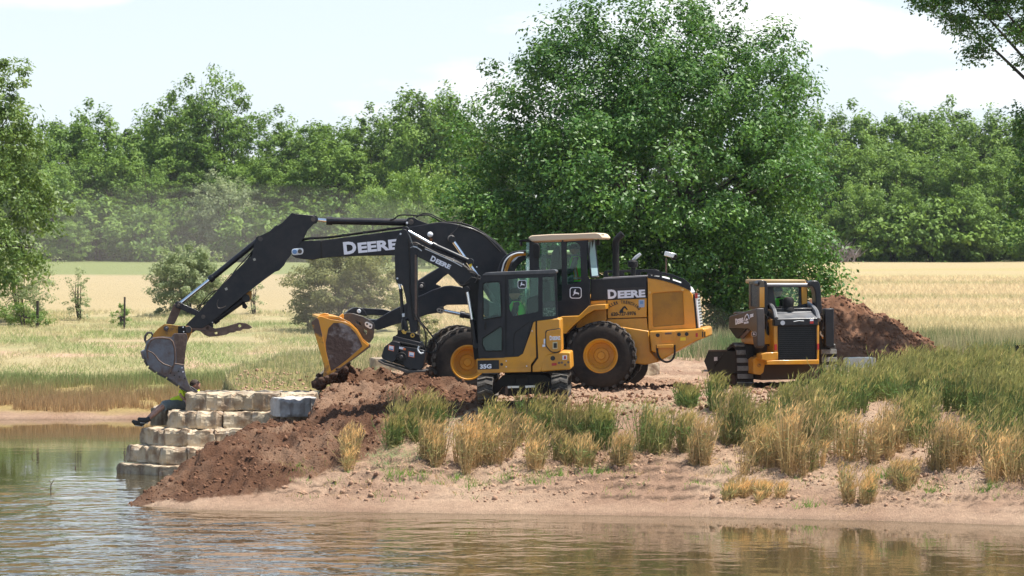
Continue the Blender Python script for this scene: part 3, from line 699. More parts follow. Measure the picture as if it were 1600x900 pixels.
# ---- the big round mulberry behind the machines
def lop_big(C):
    X, Y, Z = C.T
    # broad skirt, drooping low on the right, narrower dome above
    t = np.clip((Z - 3.6) / 6.2, 0, 1); X = X * (1 - .24 * t ** 2) * np.where(X < 0, 1.0, 1.0)
    Z = np.where((X > 1.2) & (Z < 4.0), Z - (X - 1.2) * .22, Z)
    Z = np.where((X < -2.0) & (Z < 3.4), Z + (-X - 2.0) * .35, Z)
    return np.stack([X, Y, np.maximum(Z, .6)], -1)
BX, BY = W(1022, 500, 100).x, 100.0; bz = gz(BX, BY)
bg_ = tree_meshes(5, 9.55, 5.55, 5.0, 4.1, .118, 1500, 118, LF_BIG, shell=.36, flat=.7, csize=.105, trunk=(.26, 4), limbs=90, lop=lop_big, low=.05, drop=.25, up=.6, zp=.84, lz=5.6, lead=.12)
plant_tree('mulberry_tree', bg_, (BX, BY, bz), 'huge round leafy green tree standing behind the wheel loader')

# ---- left-hand willow-like tree, cut by the frame
wl = tree_meshes(12, 9.0, 2.9, 2.6, 4.6, .13, 420, 95, LF_WIL, shell=.35, csize=.15, trunk=(.2, 3), limbs=36, low=.04, drop=.5)
lx = W(-58, 480, 122); plant_tree('willow_tree', wl, (lx.x - .1, 122, gz(lx.x, 122) - .1), 'tall olive green tree cut by the left edge of the photo', s=(1.08, 1, 1.16))
# ---- tree at the right edge: trunk outside the frame, boughs hanging in
rx_ = W(1760, 500, 78); rzz = gz(rx_.x, 78); gq = np.random.default_rng(8); pts_ = []
while len(pts_) < 330:
    px, py = (gq.uniform(1425, 1620), gq.uniform(-60, 120)) if len(pts_) < 95 else (gq.uniform(1425, 1960), gq.uniform(-420, 420))
    lowb = np.interp(px, [1425, 1450, 1500, 1535, 1560, 1600, 1640, 1960], [-10, 12, 38, 96, 62, 60, 330, 420])
    if py > lowb or (px < 1640 and py < -140 + (1640 - px) * .2): continue
    p = W(px, py, 78 + gq.uniform(-1.6, 1.6)); pts_.append((p.x - rx_.x, p.y - 78, p.z - rzz))
for px, py in ((1592, 168), (1600, 190), (1588, 205), (1602, 230), (1590, 262), (1600, 285), (1586, 320), (1600, 345), (1596, 300), (1606, 250), (1612, 210)):
    p = W(px + 8, py, 78); pts_.append((p.x - rx_.x, 0, p.z - rzz))
hb = tree_meshes(19, 9.5, 3.6, 3.2, 5.6, .085, len(pts_), 120, LF_BIG, csize=.10, trunk=(.20, 1), limbs=16, drop=.5, pts=pts_)
plant_tree('overhanging_tree', hb, (rx_.x, 78, rzz), 'tree at the right edge whose leafy boughs hang into the sky')

# ---- shrubs on the left bank
def bush(name, seed, px, D, wpx, hpx, lm, label, leaf=.09, ncl=120, per=60, n_stem=5, cat='shrub', csz=.2, top=1.0, low=.02, shell=.2, sink=0.05, cone=False, g=None):
    s = FPX / D; Wd = wpx / s / 2; H = hpx / s
    f = (lambda C: np.stack([C[:, 0] * (1.15 - .75 * np.clip(C[:, 2] / H, 0, 1)), C[:, 1] * (1.15 - .75 * np.clip(C[:, 2] / H, 0, 1)), C[:, 2]], -1)) if cone else None
    m = tree_meshes(seed, H * .93, Wd * .82, Wd * .8, H * .45, leaf, ncl, per, lm, shell=shell, csize=csz, trunk=(.035, n_stem), limbs=14, low=low, lop=f, top=top)
    x = W(px, 500, D).x
    return plant_tree(name, m, (x, D, gz(x, D) - sink), label, cat, g, crown='foliage', trunk='stem')
bush('pale_shrub', 31, 292, 128, 125, 122, LF_PALE, 'rounded pale grey green shrub on the bank behind the excavator bucket', .085, 230, 110)
bush('cedar_shrub', 32, 538, 116, 205, 150, LF_CED, 'broad dusty brown green cedar under the excavator boom', .085, 340, 120, 4, csz=.14, cone=False)
bush('thin_shrub', 33, 122, 124, 56, 85, LF_PALE, 'thin wispy upright shrub left of the pale rounded one', .06, 40, 38, 6, csz=.28)
bush('small_weed_bush', 34, 190, 120, 34, 42, LF_YEL, 'small bright green weed bush beside the fence post', .06, 22, 45, 5, csz=.34)
bush('grey_shrub', 35, 28, 128, 135, 128, LF_PALE, 'grey green bush under the tall tree at the left edge', .08, 130, 60)
bush('low_dark_shrub', 36, 40, 119, 105, 42, LF_WIL, 'low dark shrub hugging the bank at the left edge', .07, 60, 60)
bush('dusty_shrub', 37, 650, 105, 90, 110, LF_CED, 'dusty low shrub seen through the loader lift arms', .07, 70, 60)
bush('olive_shrub', 38, 1180, 97, 130, 90, LF_WIL, 'dark leafy shrub under the big tree left of the track loader', .09, 90, 70)
bush('light_sapling', 39, 395, 130, 46, 66, LF_PALE, 'faint dusty sapling just right of the pale rounded shrub', .06, 26, 32, 5, csz=.3)

# ---- the wood along the far side of the field
WV = [tree_meshes(101, 12.6, 4.6, 4.2, 6.4, .30, 280, 88, LF_WOOD, shell=.4, csize=.18, trunk=(.25, 1), limbs=20, low=.04, zp=.75),
      tree_meshes(102, 13.2, 4.0, 4.2, 7.0, .29, 270, 88, LF_WOOD, shell=.4, csize=.17, trunk=(.22, 2), limbs=26, low=.08, zp=.75),
      tree_meshes(103, 11.4, 5.2, 4.4, 5.4, .31, 290, 88, LF_WOOD, shell=.4, csize=.17, trunk=(.25, 1), limbs=18, low=.02),
      tree_meshes(104, 12.4, 3.6, 3.6, 7.2, .25, 170, 62, LF_WOOD, shell=.4, csize=.2, trunk=(.2, 2), limbs=40, low=.22, flat=.45)]
WY = tree_meshes(105, 9.0, 3.9, 3.6, 4.4, .25, 200, 64, LF_YEL, shell=.5, csize=.17, trunk=(.16, 2), limbs=10, low=.02)
WP = tree_meshes(106, 8.0, 2.9, 2.9, 4.2, .24, 140, 60, LF_PALE, shell=.5, csize=.2, trunk=(.14, 2), limbs=16, low=.04)
UB = tree_meshes(107, 4.2, 3.0, 2.4, 1.8, .32, 90, 40, LF_WOOD, shell=.3, csize=.22, trunk=(.06, 4), limbs=6, low=.0)
g = np.random.default_rng(3)
def wood(mesh, px, D, hpx, base, label, wf=1.0, group=None, name='wood_tree', rz=None):
    x = W(px, 400, D).x; z = gz(x, D); topz = CAMH + (395 - hpx) * D / FPX
    h = topz - z; k = h / base * 1.0
    return plant_tree(name, mesh, (x, D, z - .1), label, 'tree', group, s=(k * wf, k * wf, k), rz=g.uniform(0, 6.28) if rz is None else rz)
GB = 'trees standing in the wood across the field'
back = [(-120, 185), (-50, 178), (20, 185), (95, 182), (150, 178), (205, 196), (262, 178), (430, 188), (478, 176), (530, 190), (590, 186), (640, 168),
        (705, 176), (760, 190), (830, 180), (930, 190), (1040, 185), (1150, 190), (1240, 178), (1320, 188), (1372, 172), (1420, 176), (1478, 186), (1530, 180),
        (1585, 178), (1640, 175), (1710, 180), (1790, 178)]
for i, (px, ty) in enumerate(back):
    wood(WV[i % 3], px, 325 + g.uniform(-8, 10), ty + (14 if px < 800 else 4) + g.uniform(-3, 3), 12.4, 'tall green tree in the back row of the wood across the field', .95, GB, rz=g.uniform(0, 6.28))
mid = [(-90, 250), (-20, 240), (60, 255), (120, 235), (180, 250), (235, 262), (290, 250), (350, 240), (405, 262), (465, 250), (520, 235), (585, 262), (645, 245), (705, 240),
       (1300, 240), (1350, 235), (1405, 255), (1460, 240), (1510, 250), (1565, 240), (1625, 250), (1690, 240), (1760, 250)]
for i, (px, ty) in enumerate(mid):
    wood(WV[(i * 2 + 1) % 4], px, 308 + g.uniform(-6, 6), ty + g.uniform(-8, 8), 12.4, 'mid height green tree in the middle row of the wood across the field', 1.1, 'middle row trees of the wood', rz=g.uniform(0, 6.28))
wood(WV[3], 345, 312, 122, 12.4, 'tallest tree of the wood with open layered crown on the left', .8, rz=1.0)
wood(WV[1], 290, 314, 160, 12.4, 'tree with rounded shoulder just left of the tallest tree', .8, rz=2.0)
wood(WV[0], 672, 310, 150, 12.4, 'rounded bright tree top of the wood just left of the big tree', .8, rz=4.0)
wood(WP, 350, 296, 268, 8.0, 'silvery pale tree at the front of the wood above the bucket arm', .9, rz=.4)
wood(WP, 312, 297, 318, 8.0, 'small silvery pale tree below and left of the larger silvery one', 1.1, rz=2.4)
wood(WY, 235, 294, 325, 9.0, 'low light green tree at the foot of the wood near the left bushes', .8, rz=.7)
wood(WY, 650, 255, 262, 9.0, 'yellow green tree above the middle of the excavator boom', .8, rz=3.0)
wood(WY, 590, 268, 290, 9.0, 'smaller yellow green tree above the boom lettering', .8, rz=5.0)
wood(WY, 705, 262, 285, 9.0, 'yellow green tree half behind the left side of the big tree', .9, rz=1.2)
wood(WY, 1340, 298, 285, 9.0, 'light green tree right of the big tree behind the brush pile', .9, rz=2.2)
wood(WV[2], 1415, 297, 300, 11.4, 'broad tree at the front of the wood right of the brush pile', 1.0, rz=.2)
wood(WV[2], 1505, 296, 300, 11.4, 'spreading tree at the front of the wood near the right edge', 1.1, rz=3.3)
wood(WY, 75, 296, 262, 9.0, 'light green tree beside the tall tree at the left edge', 1.0, rz=4.4)
wood(WY, 110, 292, 345, 9.0, 'low pale green tree at the left foot of the wood', 1.3, rz=4.9)
for i in range(44):
    px = -160 + i * 46 + g.uniform(-12, 12)
    if 800 < px < 1180: continue
    D = 296 + g.uniform(-3, 6); x = W(px, 400, D).x; k = g.uniform(.85, 1.35)
    plant_tree('undergrowth_bush', UB, (x, D, gz(x, D) - .1), 'leafy bush in the undergrowth along the edge of the wood', 'bush', 'undergrowth bushes along the wood edge', s=(k, k, k), rz=g.uniform(0, 6.28), crown='foliage', trunk='stem')
# the wood runs on to both sides beyond the frame
def wood_belt(me, spots, label):
    nv = len(me.vertices); co = np.empty(nv * 3, np.float32); me.vertices.foreach_get('co', co); co = co.reshape(-1, 3)
    ti = np.empty(nv * 4, np.float32); me.color_attributes['tint'].data.foreach_get('color', ti); ti = ti.reshape(-1, 4)[:, :3]; Vs = []; Fs = []; Ts = []
    fq = np.arange(nv).reshape(-1, 4)
    for i, (x, y, k) in enumerate(spots):
        a = i * 1.7; c, s_ = math.cos(a), math.sin(a); Vs.append(np.stack([(co[:, 0] * c - co[:, 1] * s_) * k + x, (co[:, 0] * s_ + co[:, 1] * c) * k + y, co[:, 2] * k + gz(x, y)], -1)); Fs.append(fq + i * nv); Ts.append(ti)
    tag(link_mesh('far_wood', np_mesh('far_wood', np.concatenate(Vs), np.concatenate(Fs), [LF_WOOD], np.concatenate(Ts))), label, kind='stuff')
wood_belt(WV[0][0], [(-60 - i * 8.5, 318 + (i * 37 % 17) - 8, 1.0 + (i * 13 % 7) * .04) for i in range(11)], 'wood running on to the left beyond the field')
wood_belt(WV[2][0], [(66 + i * 8.5, 316 + (i * 29 % 15) - 7, 1.0 + (i * 11 % 7) * .04) for i in range(7)], 'wood running on to the right beyond the field')
# dead grey brush pile
mb = MB(); c0 = W(1302, 400, 291); z0 = gz(c0.x, 291)
for i in range(190):
    a = Vector((c0.x + random.uniform(-2.0, 2.0), 291 + random.uniform(-1, 1), z0 + random.uniform(0, .6)))
    dx = random.uniform(-1.2, 1.2); top = max(.4, 1.9 - abs(a.x - c0.x) * .55)
    b_ = a + Vector((dx, random.uniform(-.5, .5), random.uniform(.3, top)))
    mb.tube([a, a.lerp(b_, .5) + Vector((random.uniform(-.15, .15), 0, random.uniform(0, .2))), b_], .035, DEADM, 4, [.045, .03, .012])
tag(mb.build('brush_pile', smooth=0), 'pile of bare grey dead branches at the foot of the wood', 'brush pile')
# bare treetop twigs beside the tallest tree
mb = MB(); c0 = W(312, 160, 337)
for i in range(14):
    a = c0 + Vector((0, 0, -1.9)); b_ = c0 + Vector((random.uniform(-1.4, 1.2), random.uniform(-.4, .4), random.uniform(-.2, 2.4)))
    mb.tube([a, a.lerp(b_, .6) + Vector((.1, 0, 0)), b_], .04, DEADM, 4, [.06, .035, .012])
mb.tube([Vector((c0.x, c0.y, gz(c0.x, c0.y))), c0 + Vector((0, 0, -1.8))], .045, DEADM, 6)
tag(mb.build('dead_tree', smooth=0), 'bare dead treetop poking out left of the tallest tree', 'dead tree')

# ================================================================= GRASSES AND GRAIN
BLM = leafmat('grass_blades', (0, 0, 0), (0, 0, 0), (0, 0, 0), .7, .42)
nn = BLM.node_tree.nodes; ll = BLM.node_tree.links; rmp = [q for q in nn if q.type == 'VALTORGB'][0]; att = [q for q in nn if q.type == 'ATTRIBUTE'][0]
for lk in list(rmp.outputs[0].links):
    to = lk.to_socket; ll.remove(lk); ll.new(att.outputs['Color'], to)
GREEN = np.array([0.085, 0.155, 0.040]); DGREEN = np.array([0.055, 0.115, 0.032]); GOLD = np.array([0.46, 0.33, 0.145]); GOLD2 = np.array([0.36, 0.26, 0.12]); LIMEG = np.array([0.16, 0.30, 0.05])
RUSTY = np.array([0.34, 0.235, 0.115]); PALEG = np.array([0.46, 0.40, 0.22])
def blades(X, Y, H, Wd, col, g, lean=.25, Z=None):
    n = len(X); Z = ground(X, Y) - .02 if Z is None else Z
    a = g.uniform(0, math.pi, n); dx = np.cos(a) * Wd; dy = np.sin(a) * Wd * .5
    l1 = g.normal(0, lean, (n, 2)) * H[:, None]
    P = np.stack([X, Y, Z], -1)
    V = np.stack([P + np.stack([-dx, -dy, 0 * dx], -1), P + np.stack([dx, dy, 0 * dx], -1), P + np.stack([l1[:, 0], l1[:, 1], H], -1)], 1)
    c = np.repeat(col, 3, axis=0)
    return V.reshape(-1, 3), c
def blade_obj(name, parts, label, kind='stuff'):
    V = np.concatenate([p[0] for p in parts]); C = np.concatenate([p[1] for p in parts]); F = np.arange(len(V)).reshape(-1, 3)
    return tag(link_mesh(name, np_mesh(name, V, F, [BLM], C)), label, kind=kind)
def stalks(X, Y, H, G_, g, ears=True, lx=None, ly=None):
    """cereal plants: stem, leaves, bearded ear.  G_ 0..1 = how green"""
    n = len(X); Z = ground(X, Y) - .02; P = np.stack([X, Y, Z], -1); ln = g.normal(0, .05, (n, 2)) * np.where(g.uniform(0, 1, n) < .16, 5.0, 1.0)[:, None]
    if lx is not None: ln[:, 0] += lx; ln[:, 1] += ly
    ln[:, 0] += .03; out = []
    T = P + np.stack([ln[:, 0] * H, ln[:, 1] * H, H * .86], -1)
    G2 = G_[:, None]; var = g.uniform(.65, 1.3, n)[:, None]
    stemc = (np.array([.13, .19, .05]) * G2 + np.array([.50, .365, .175]) * (1 - G2)) * var
    def quad(A, B, wa, wb, c):
        ox = np.zeros((len(A), 3)); ox[:, 0] = 1
        V = np.stack([A - ox * wa, A + ox * wa, B + ox * wb, A - ox * wa, B + ox * wb, B - ox * wb], 1).reshape(-1, 3)
        return V, np.repeat(c, 6, axis=0)
    out.append(quad(P, T, .006, .004, stemc))
    for k in range(4):
        a = g.uniform(0, 6.28, n); hh = g.uniform(.08, .80, n); B = P + (T - P) * hh[:, None]
        L2 = g.uniform(.04, .14, n); up_ = g.uniform(-.02, .15, n); E = B + np.stack([np.cos(a) * L2, np.sin(a) * L2, up_], -1)
        dry = np.clip(G_ + (hh - .35) * 1.1, 0, 1)[:, None]                 # lower leaves are withered
        lc = (np.array([.135, .215, .06]) * dry + np.array([.47, .34, .165]) * (1 - dry)) * g.uniform(.6, 1.4, n)[:, None]
        w = g.uniform(.006, .013, n)[:, None] * np.array([0, 0, 1.0]) + g.normal(0, .004, (n, 3))
        V = np.stack([B - w, B + w, E], 1).reshape(-1, 3); out.append((V, np.repeat(lc, 3, axis=0)))
    if ears:
        L3 = g.uniform(.07, .11, n); nod = g.normal(.025, .03, n)
        tp = T + np.stack([nod, g.normal(0, .02, n), L3], -1)
        ge = np.clip(G_ * 1.5 - .25, 0, 1)[:, None]
        ec = (np.array([.36, .34, .10]) * ge + np.array([.68, .49, .21]) * (1 - ge)) * g.uniform(.75, 1.35, n)[:, None]
        md = T * .45 + tp * .55; ox = np.zeros((n, 3)); ox[:, 0] = .0095
        V = np.stack([T, md + ox, tp, T, tp, md - ox], 1).reshape(-1, 3); out.append((V, np.repeat(ec, 6, axis=0)))
        for sg in (-1, 1):
            bt = tp + np.stack([nod + sg * .016, g.normal(0, .02, n), g.uniform(.02, .06, n)], -1)
            V = np.stack([md + ox * .3 * sg, md - ox * .5 * sg, bt], 1).reshape(-1, 3); out.append((V, np.repeat(ec * .95, 3, axis=0)))
    vb = .62 + .78 * fbm(X * 3.1, Y * 1.7, 3, 5)
    return [(v_, c_ * np.repeat(vb, len(v_) // n)[:, None]) for v_, c_ in out]
def tufted(cx, cy, hmax, gr, per, spread, g):
    """tufts of stalks fanning out from each root: arrays for stalks()"""
    k = g.poisson(per, len(cx)) + 3; i = np.repeat(np.arange(len(cx)), k); n = len(i)
    a = g.uniform(0, 6.28, n); r = g.uniform(0, 1, n) ** .7
    X = cx[i] + np.cos(a) * r * spread; Y = cy[i] + np.sin(a) * r * spread
    H = hmax[i] * g.uniform(.55, 1.0, n) ** .6; G_ = np.clip(gr[i] + g.normal(0, .17, n), 0, 1)
    return X, Y, H, G_, np.cos(a) * r * .16, np.sin(a) * r * .16
# named clumps: (base px, base py, width px, height px, greenness, density, label)
CL = [(612, 704, 26, 62, .95, 'narrow dark green grain clump at the left end of the plants'),
      (655, 690, 90, 62, .75, 'wide green grain clump beside the dug soil'),
      (672, 728, 62, 62, .25, 'golden brown grain clump in front of the first green one'),
      (752, 742, 96, 72, .06, 'broad dry golden grain clump nearest the water on the left'),
      (768, 688, 66, 62, .85, 'green grain clump in front of the small excavator tracks'),
      (838, 690, 44, 66, .7, 'green grain clump under the small excavator counterweight'),
      (838, 742, 26, 60, .2, 'thin dry grain clump right of the broad golden one'),
      (895, 700, 70, 70, .72, 'green grain clump between the two machines'),
      (936, 706, 56, 74, .9, 'dark green grain clump below the rear loader wheel'),
      (902, 738, 70, 44, .35, 'patchy straw coloured clump below the dark green one'),
      (966, 742, 34, 70, .25, 'thin dry clump right of the dark green one'),
      (1030, 712, 56, 76, .7, 'tall green and straw grain clump left of the soil track'),
      (1074, 640, 34, 34, .97, 'small isolated bright green grain tuft on bare soil'),
      (1122, 652, 18, 58, .95, 'single narrow green tuft left of the track loader'),
      (1072, 712, 40, 66, .45, 'mixed green and straw clump below the isolated tuft'),
      (1100, 742, 26, 90, .12, 'thin tall dry clump below the narrow green tuft'),
      (1150, 700, 70, 92, .62, 'tall mixed grain clump in front of the track loader'),
      (1252, 745, 56, 100, .08, 'tall dry golden column of grain near the beach'),
      (1200, 738, 60, 52, .12, 'low dry clump left of the golden column'),
      (1342, 792, 52, 52, .04, 'lone dry tuft standing at the water edge'),
      (1180, 786, 90, 24, .05, 'low flattened dry tuft on the beach'),
      (1368, 728, 90, 78, .06, 'wide golden clump in the middle of the right bank'),
      (1487, 738, 62, 78, .12, 'dark golden clump right of the wide golden one'),
      (1580, 748, 60, 76, .10, 'golden clump at the right edge of the frame'),
      (1410, 770, 40, 40, .15, 'short dry tuft right of the lone one'),
      (123 + 420, 738, 22, 50, .1, 'thin dry stems standing on the dug soil slope')]
for k, (px, py, wp, hp, gr, lab) in enumerate(CL):
    x, y = hit(px, py); s = FPX / y; rw = wp / s / 2; dp = max(rw * .75, .28); nt_ = int(5 + rw * dp * 46)
    a = g.uniform(0, 6.28, nt_); rr_ = np.sqrt(g.uniform(0, 1, nt_)); cx = x + np.cos(a) * rr_ * rw; cy = y + dp + np.sin(a) * rr_ * dp
    hh = 1.12 * hp / s * g.uniform(.6, 1.05, nt_) * (.8 + .35 * fbm(cx * 2.2 + k, cy, 2, 3)); hh[g.uniform(0, 1, nt_) < .12] *= .55
    st = stalks(*tufted(cx, cy, hh, np.clip(gr + g.normal(0, .16, nt_), 0, 1), 17, .085, g)[:4], g) if False else None
    tX, tY, tH, tG, l1, l2 = tufted(cx, cy, hh, np.clip(gr + g.normal(0, .16, nt_), 0, 1), 24, .085, g); st = stalks(tX, tY, tH, tG, g, True, l1, l2)
    V = np.concatenate([q[0] for q in st]); C2 = np.concatenate([q[1] for q in st])
    ob = link_mesh('grain_clump', np_mesh('grain_clump', V - np.array([x, y, gz(x, y)]), np.arange(len(V)).reshape(-1, 3), [BLM], C2), loc=(x, y, gz(x, y)))
    tag(ob, lab, 'grain clump', 'grain clumps on the bank')
# the continuous stand on the right, too dense to count, thinning out down the bank
n_ = 26000; X = g.uniform(-3, 15, n_); Y = g.uniform(56, 82, n_); Z = ground(X, Y, False); px, py = to_px(X, Y, Z)
lower = np.interp(px, [1130, 1170, 1290, 1400, 1500, 1600, 1900], [672, 715, 728, 732, 742, 750, 755]) + 34 * (fbm(X * 1.3, Y * .7, 3, 2) - .5) * 2
upper = np.interp(px, [1100, 1180, 1210, 1300, 1450, 1600, 1900], [700, 672, 650, 622, 598, 598, 600])
dens = fbm(X * 1.1 + 3, Y * .6, 4, 6)
core = (px > 1140) & (py < lower) & (py > upper) & (dens > .39) & (g.uniform(0, 1, n_) < .50)
thin = (px > 590) & (py > 640) & (py < np.interp(px, [590, 1100, 1200, 1640], [735, 745, 775, 775])) & (dens > .54) & (g.uniform(0, 1, n_) < .032) & (Z > .3)
keep = core | thin
X, Y, px, py, dens, core = X[keep], Y[keep], px[keep], py[keep], dens[keep], core[keep]
G_ = np.clip((lower[keep] - py) / 80 + .10 + (fbm(X * .8, Y * .6, 3, 4) - .5) * 1.6, 0, .92); G_ = np.where(core, G_, np.clip(g.normal(.2, .25, len(X)), 0, 1))
hh = g.uniform(.5, .86, len(X)) * (.75 + .5 * fbm(X * 1.2, Y * .8, 2, 1)); hh = np.where(core, hh, hh * .8)
tX, tY, tH, tG, l1, l2 = tufted(X, Y, hh, G_, 12, .10, g); sts = stalks(tX, tY, tH, tG, g, True, l1, l2)
blade_obj('standing_grain', sts, 'dense stand of half ripe grain covering the right bank')
# weeds and sprouts on the beach, litter of broken straw under the plants
tp = []
for (px, py, wp, hp, gr, lab) in CL:
    x, y = hit(px, py); m_ = int(60 + wp * 2.2); s = FPX / y; X = x + g.normal(0, wp / s * .55, m_); Y = y + g.normal(.1, .28, m_)
    tp.append(blades(X, Y, g.uniform(.02, .12, m_), .007 + 0 * X, np.array([.46, .35, .2])[None] * g.uniform(.5, 1.3, m_)[:, None], g, 2.2))
n_ = 5200; X = g.uniform(-2, 12, n_); Y = g.uniform(58.5, 66, n_); k_ = (fbm(X * 1.3, Y, 3, 4) > .5) & (ground(X, Y, False) > .35)
tp.append(blades(X[k_], Y[k_], g.uniform(.02, .10, k_.sum()), .006 + 0 * X[k_], np.array([.42, .33, .2])[None] * g.uniform(.4, 1.3, k_.sum())[:, None], g, 2.0))
for i in range(230):
    px = g.uniform(430, 1640); py = g.choice([g.uniform(722, 762), g.uniform(735, 785)])
    if i < 14: px, py = [(655, 752), (622, 748), (712, 752), (740, 765), (790, 755), (868, 752), (930, 748), (1262, 792), (1130, 742), (1380, 752), (1462, 768), (1545, 768), (640, 745), (835, 762)][i]
    x, y = hit(px, py); big = i < 14; m_ = int(g.integers(6, 16)) * (5 if big else 1)
    X = x + g.normal(0, .05 * (2.4 if big else 1), m_); Y = y + g.normal(0, .05, m_)
    c = np.where(g.uniform(0, 1) < .55 or big, 1.0, 0.0); cc = (LIMEG * c + GOLD * (1 - c))[None] * g.uniform(.6, 1.25, m_)[:, None]
    tp.append(blades(X, Y, g.uniform(.04, .13, m_) * (1.9 if big else 1), .007 + 0 * X, cc, g, .5))
# flattened pale green straw between clumps
for (px, py, wp) in [(705, 668, 60), (640, 712, 60), (600, 722, 50), (1000, 640, 90), (1080, 632, 50), (1330, 700, 60), (985, 700, 20)]:
    x, y = hit(px, py); m_ = 260; s = FPX / y
    X = x + g.normal(0, wp / s / 3, m_); Y = y + g.normal(0, .25, m_)
    tp.append(blades(X, Y, g.uniform(.04, .14, m_), .008 + 0 * X, (np.array([.26, .33, .16]))[None] * g.uniform(.6, 1.3, m_)[:, None], g, 1.6))
blade_obj('weeds', tp, 'scattered green sprouts and straw on the sandy bank')
# left bank turf: rusty green fringe over the pond, then rough pale grass
tp = []
n_ = 42000; X = g.uniform(-17.5, -3.5, n_); Y = 92.5 + 1.2 * fbm(X * .9, 0 * X, 4, 2) + g.uniform(0, 1, n_) ** 1.2 * 6.2
k_ = (fbm(X * .8, Y * .6, 3, 3) > .34); X, Y = X[k_], Y[k_]; u = np.clip((Y - 94.5) / 4.5 + g.normal(0, .2, len(X)), 0, 1)[:, None]
c = (RUSTY * 1.25 * (1 - u) + np.array([.22, .28, .10]) * u) * g.uniform(.7, 1.3, len(X))[:, None]
tp.append(blades(X, Y, g.uniform(.14, .36, len(X)), .011 + 0 * X, c, g, .16))
n_ = 70000; X = g.uniform(-19, 0.5, n_); Y = 98.5 + g.uniform(0, 1, n_) ** 1.1 * 33; q = fbm(X * .45, Y * .3, 4, 6)
k_ = (q > .36) & (X > -19); X, Y, q = X[k_], Y[k_], q[k_]; u = np.clip((q - .42) * 5 + g.normal(0, .3, len(X)), 0, 1)[:, None]
c = (PALEG * 1.1 * (1 - u) + np.array([.26, .32, .12]) * u) * g.uniform(.75, 1.3, len(X))[:, None]
tp.append(blades(X, Y, g.uniform(.07, .20, len(X)), .014 + 0 * X, c, g, .6))
n_ = 16000; X = g.uniform(-7.5, -1.0, n_); Y = g.uniform(71.9, 92, n_); k_ = (ground(X, Y, False) > .3) & (X < -3.0 + g.normal(0, .4, n_)); X, Y = X[k_], Y[k_]
u = g.uniform(0, 1, len(X))[:, None]; c = (PALEG * (1 - u) + np.array([.16, .22, .07]) * u) * g.uniform(.75, 1.3, len(X))[:, None]
tp.append(blades(X, Y, g.uniform(.08, .26, len(X)), .009 + 0 * X, c, g, .3))
blade_obj('bank_grass', tp, 'rough pale and rusty grass on the bank across the pond')
# right: green rough grass at the foot of the field, then the ripe crop
tp = []
n_ = 26000; X = g.uniform(3, 17, n_); Y = g.uniform(81, 97, n_); q = fbm(X * .5, Y * .4, 3, 2)
u = np.clip((q - .4) * 5, 0, 1)[:, None]; c = (np.array([.13, .20, .07]) * u + PALEG * (1 - u)) * g.uniform(.6, 1.3, n_)[:, None]
tp.append(blades(X, Y, g.uniform(.2, .55, n_), .011 + 0 * X, c, g, .18))
blade_obj('rough_grass', tp, 'rough green and straw grass at the near edge of the grain field')
tp = []
n_ = 110000; Y = 96 + g.uniform(0, 1, n_) ** 1.3 * 110; X = g.uniform(-.03, .21, n_) * Y; st_k = fbm(X * .05, Y * .12, 3, 6)
c = (np.array([.62, .50, .29]) * (1 - .5 * np.clip((st_k - .5) * 4, 0, 1))[:, None] + np.array([.12, .14, .05]) * np.clip((st_k - .5) * 4, 0, 1)[:, None]) * g.uniform(.75, 1.2, n_)[:, None]
tp.append(blades(X, Y, g.uniform(.16, .30, n_), .016 * Y / 100, c, g, .7))
blade_obj('grain_field', tp, 'ripe golden grain standing in the field behind the plot')

# ================================================================= LOOSE SOIL
def clods(name, X, Y, S, m, label, Z=None):
    bm = bmesh.new(); bmesh.ops.create_icosphere(bm, subdivisions=1, radius=1); base = np.array([v.co[:] for v in bm.verts]); fc = np.array([[v.index for v in f.verts] for f in bm.faces]); bm.free()
    n = len(X); Z = ground(X, Y) if Z is None else Z; nv = len(base)
    sc_ = S[:, None, None] * g.uniform(.6, 1.3, (n, 1, 3)); V = base[None] * sc_ * g.uniform(.72, 1.25, (n, nv, 1)) + np.stack([X, Y, Z + S * .15], -1)[:, None]
    F = fc[None] + (np.arange(n) * nv)[:, None, None]
    me = np_mesh(name, V.reshape(-1, 3), F.reshape(-1, 3), [m]); return tag(link_mesh(name, me), label, kind='stuff')
DIRT = mat('dug_soil', (0.125, 0.062, 0.036), .98, var=(0.24, 0.13, 0.08), vscale=3.5, bump=.9, bscale=22, spec=.1)
SANDC = mat('sandy_crumb', (0.42, 0.27, 0.18), .98, var=(0.3, 0.18, 0.12), vscale=3.5, bump=.6, spec=.1)
n_ = 42000; X = g.uniform(-7.2, 1, n_); Y = g.uniform(60.5, 73, n_); dkm = dark_mask(X, Y, ground(X, Y, False)); k_ = (dkm > .4) & (g.uniform(0, 1, n_) < .62)
clods('soil_clods', X[k_], Y[k_], .008 + .040 * g.uniform(0, 1, k_.sum()) ** 8, DIRT, 'clods of freshly dug brown soil on the heap by the wall')
n_ = 34000; X = g.uniform(-6, 12, n_); Y = g.uniform(57, 76, n_); h_ = ground(X, Y, False); k_ = (h_ > .15) & (fbm(X * .9, Y * .9, 3, 5) > .46) & (dark_mask(X, Y, h_) < .3)
n5 = 9000; X5 = g.uniform(-2, 6.5, n5); Y5 = g.uniform(63, 70, n5); k5 = (ground(X5, Y5, False) > 1.2) & (fbm(X5 * .7 + 9, Y5 * .8, 3, 2) > .5)
clods('brown_crumbs', X5[k5], Y5[k5], .008 + .05 * g.uniform(0, 1, k5.sum()) ** 6, DIRT, 'brown soil crumbs scattered round the machines')
clods('sandy_crumbs', X[k_], Y[k_], .008 + .045 * g.uniform(0, 1, k_.sum()) ** 5, SANDC, 'crumbs of pale sandy soil on the bank')
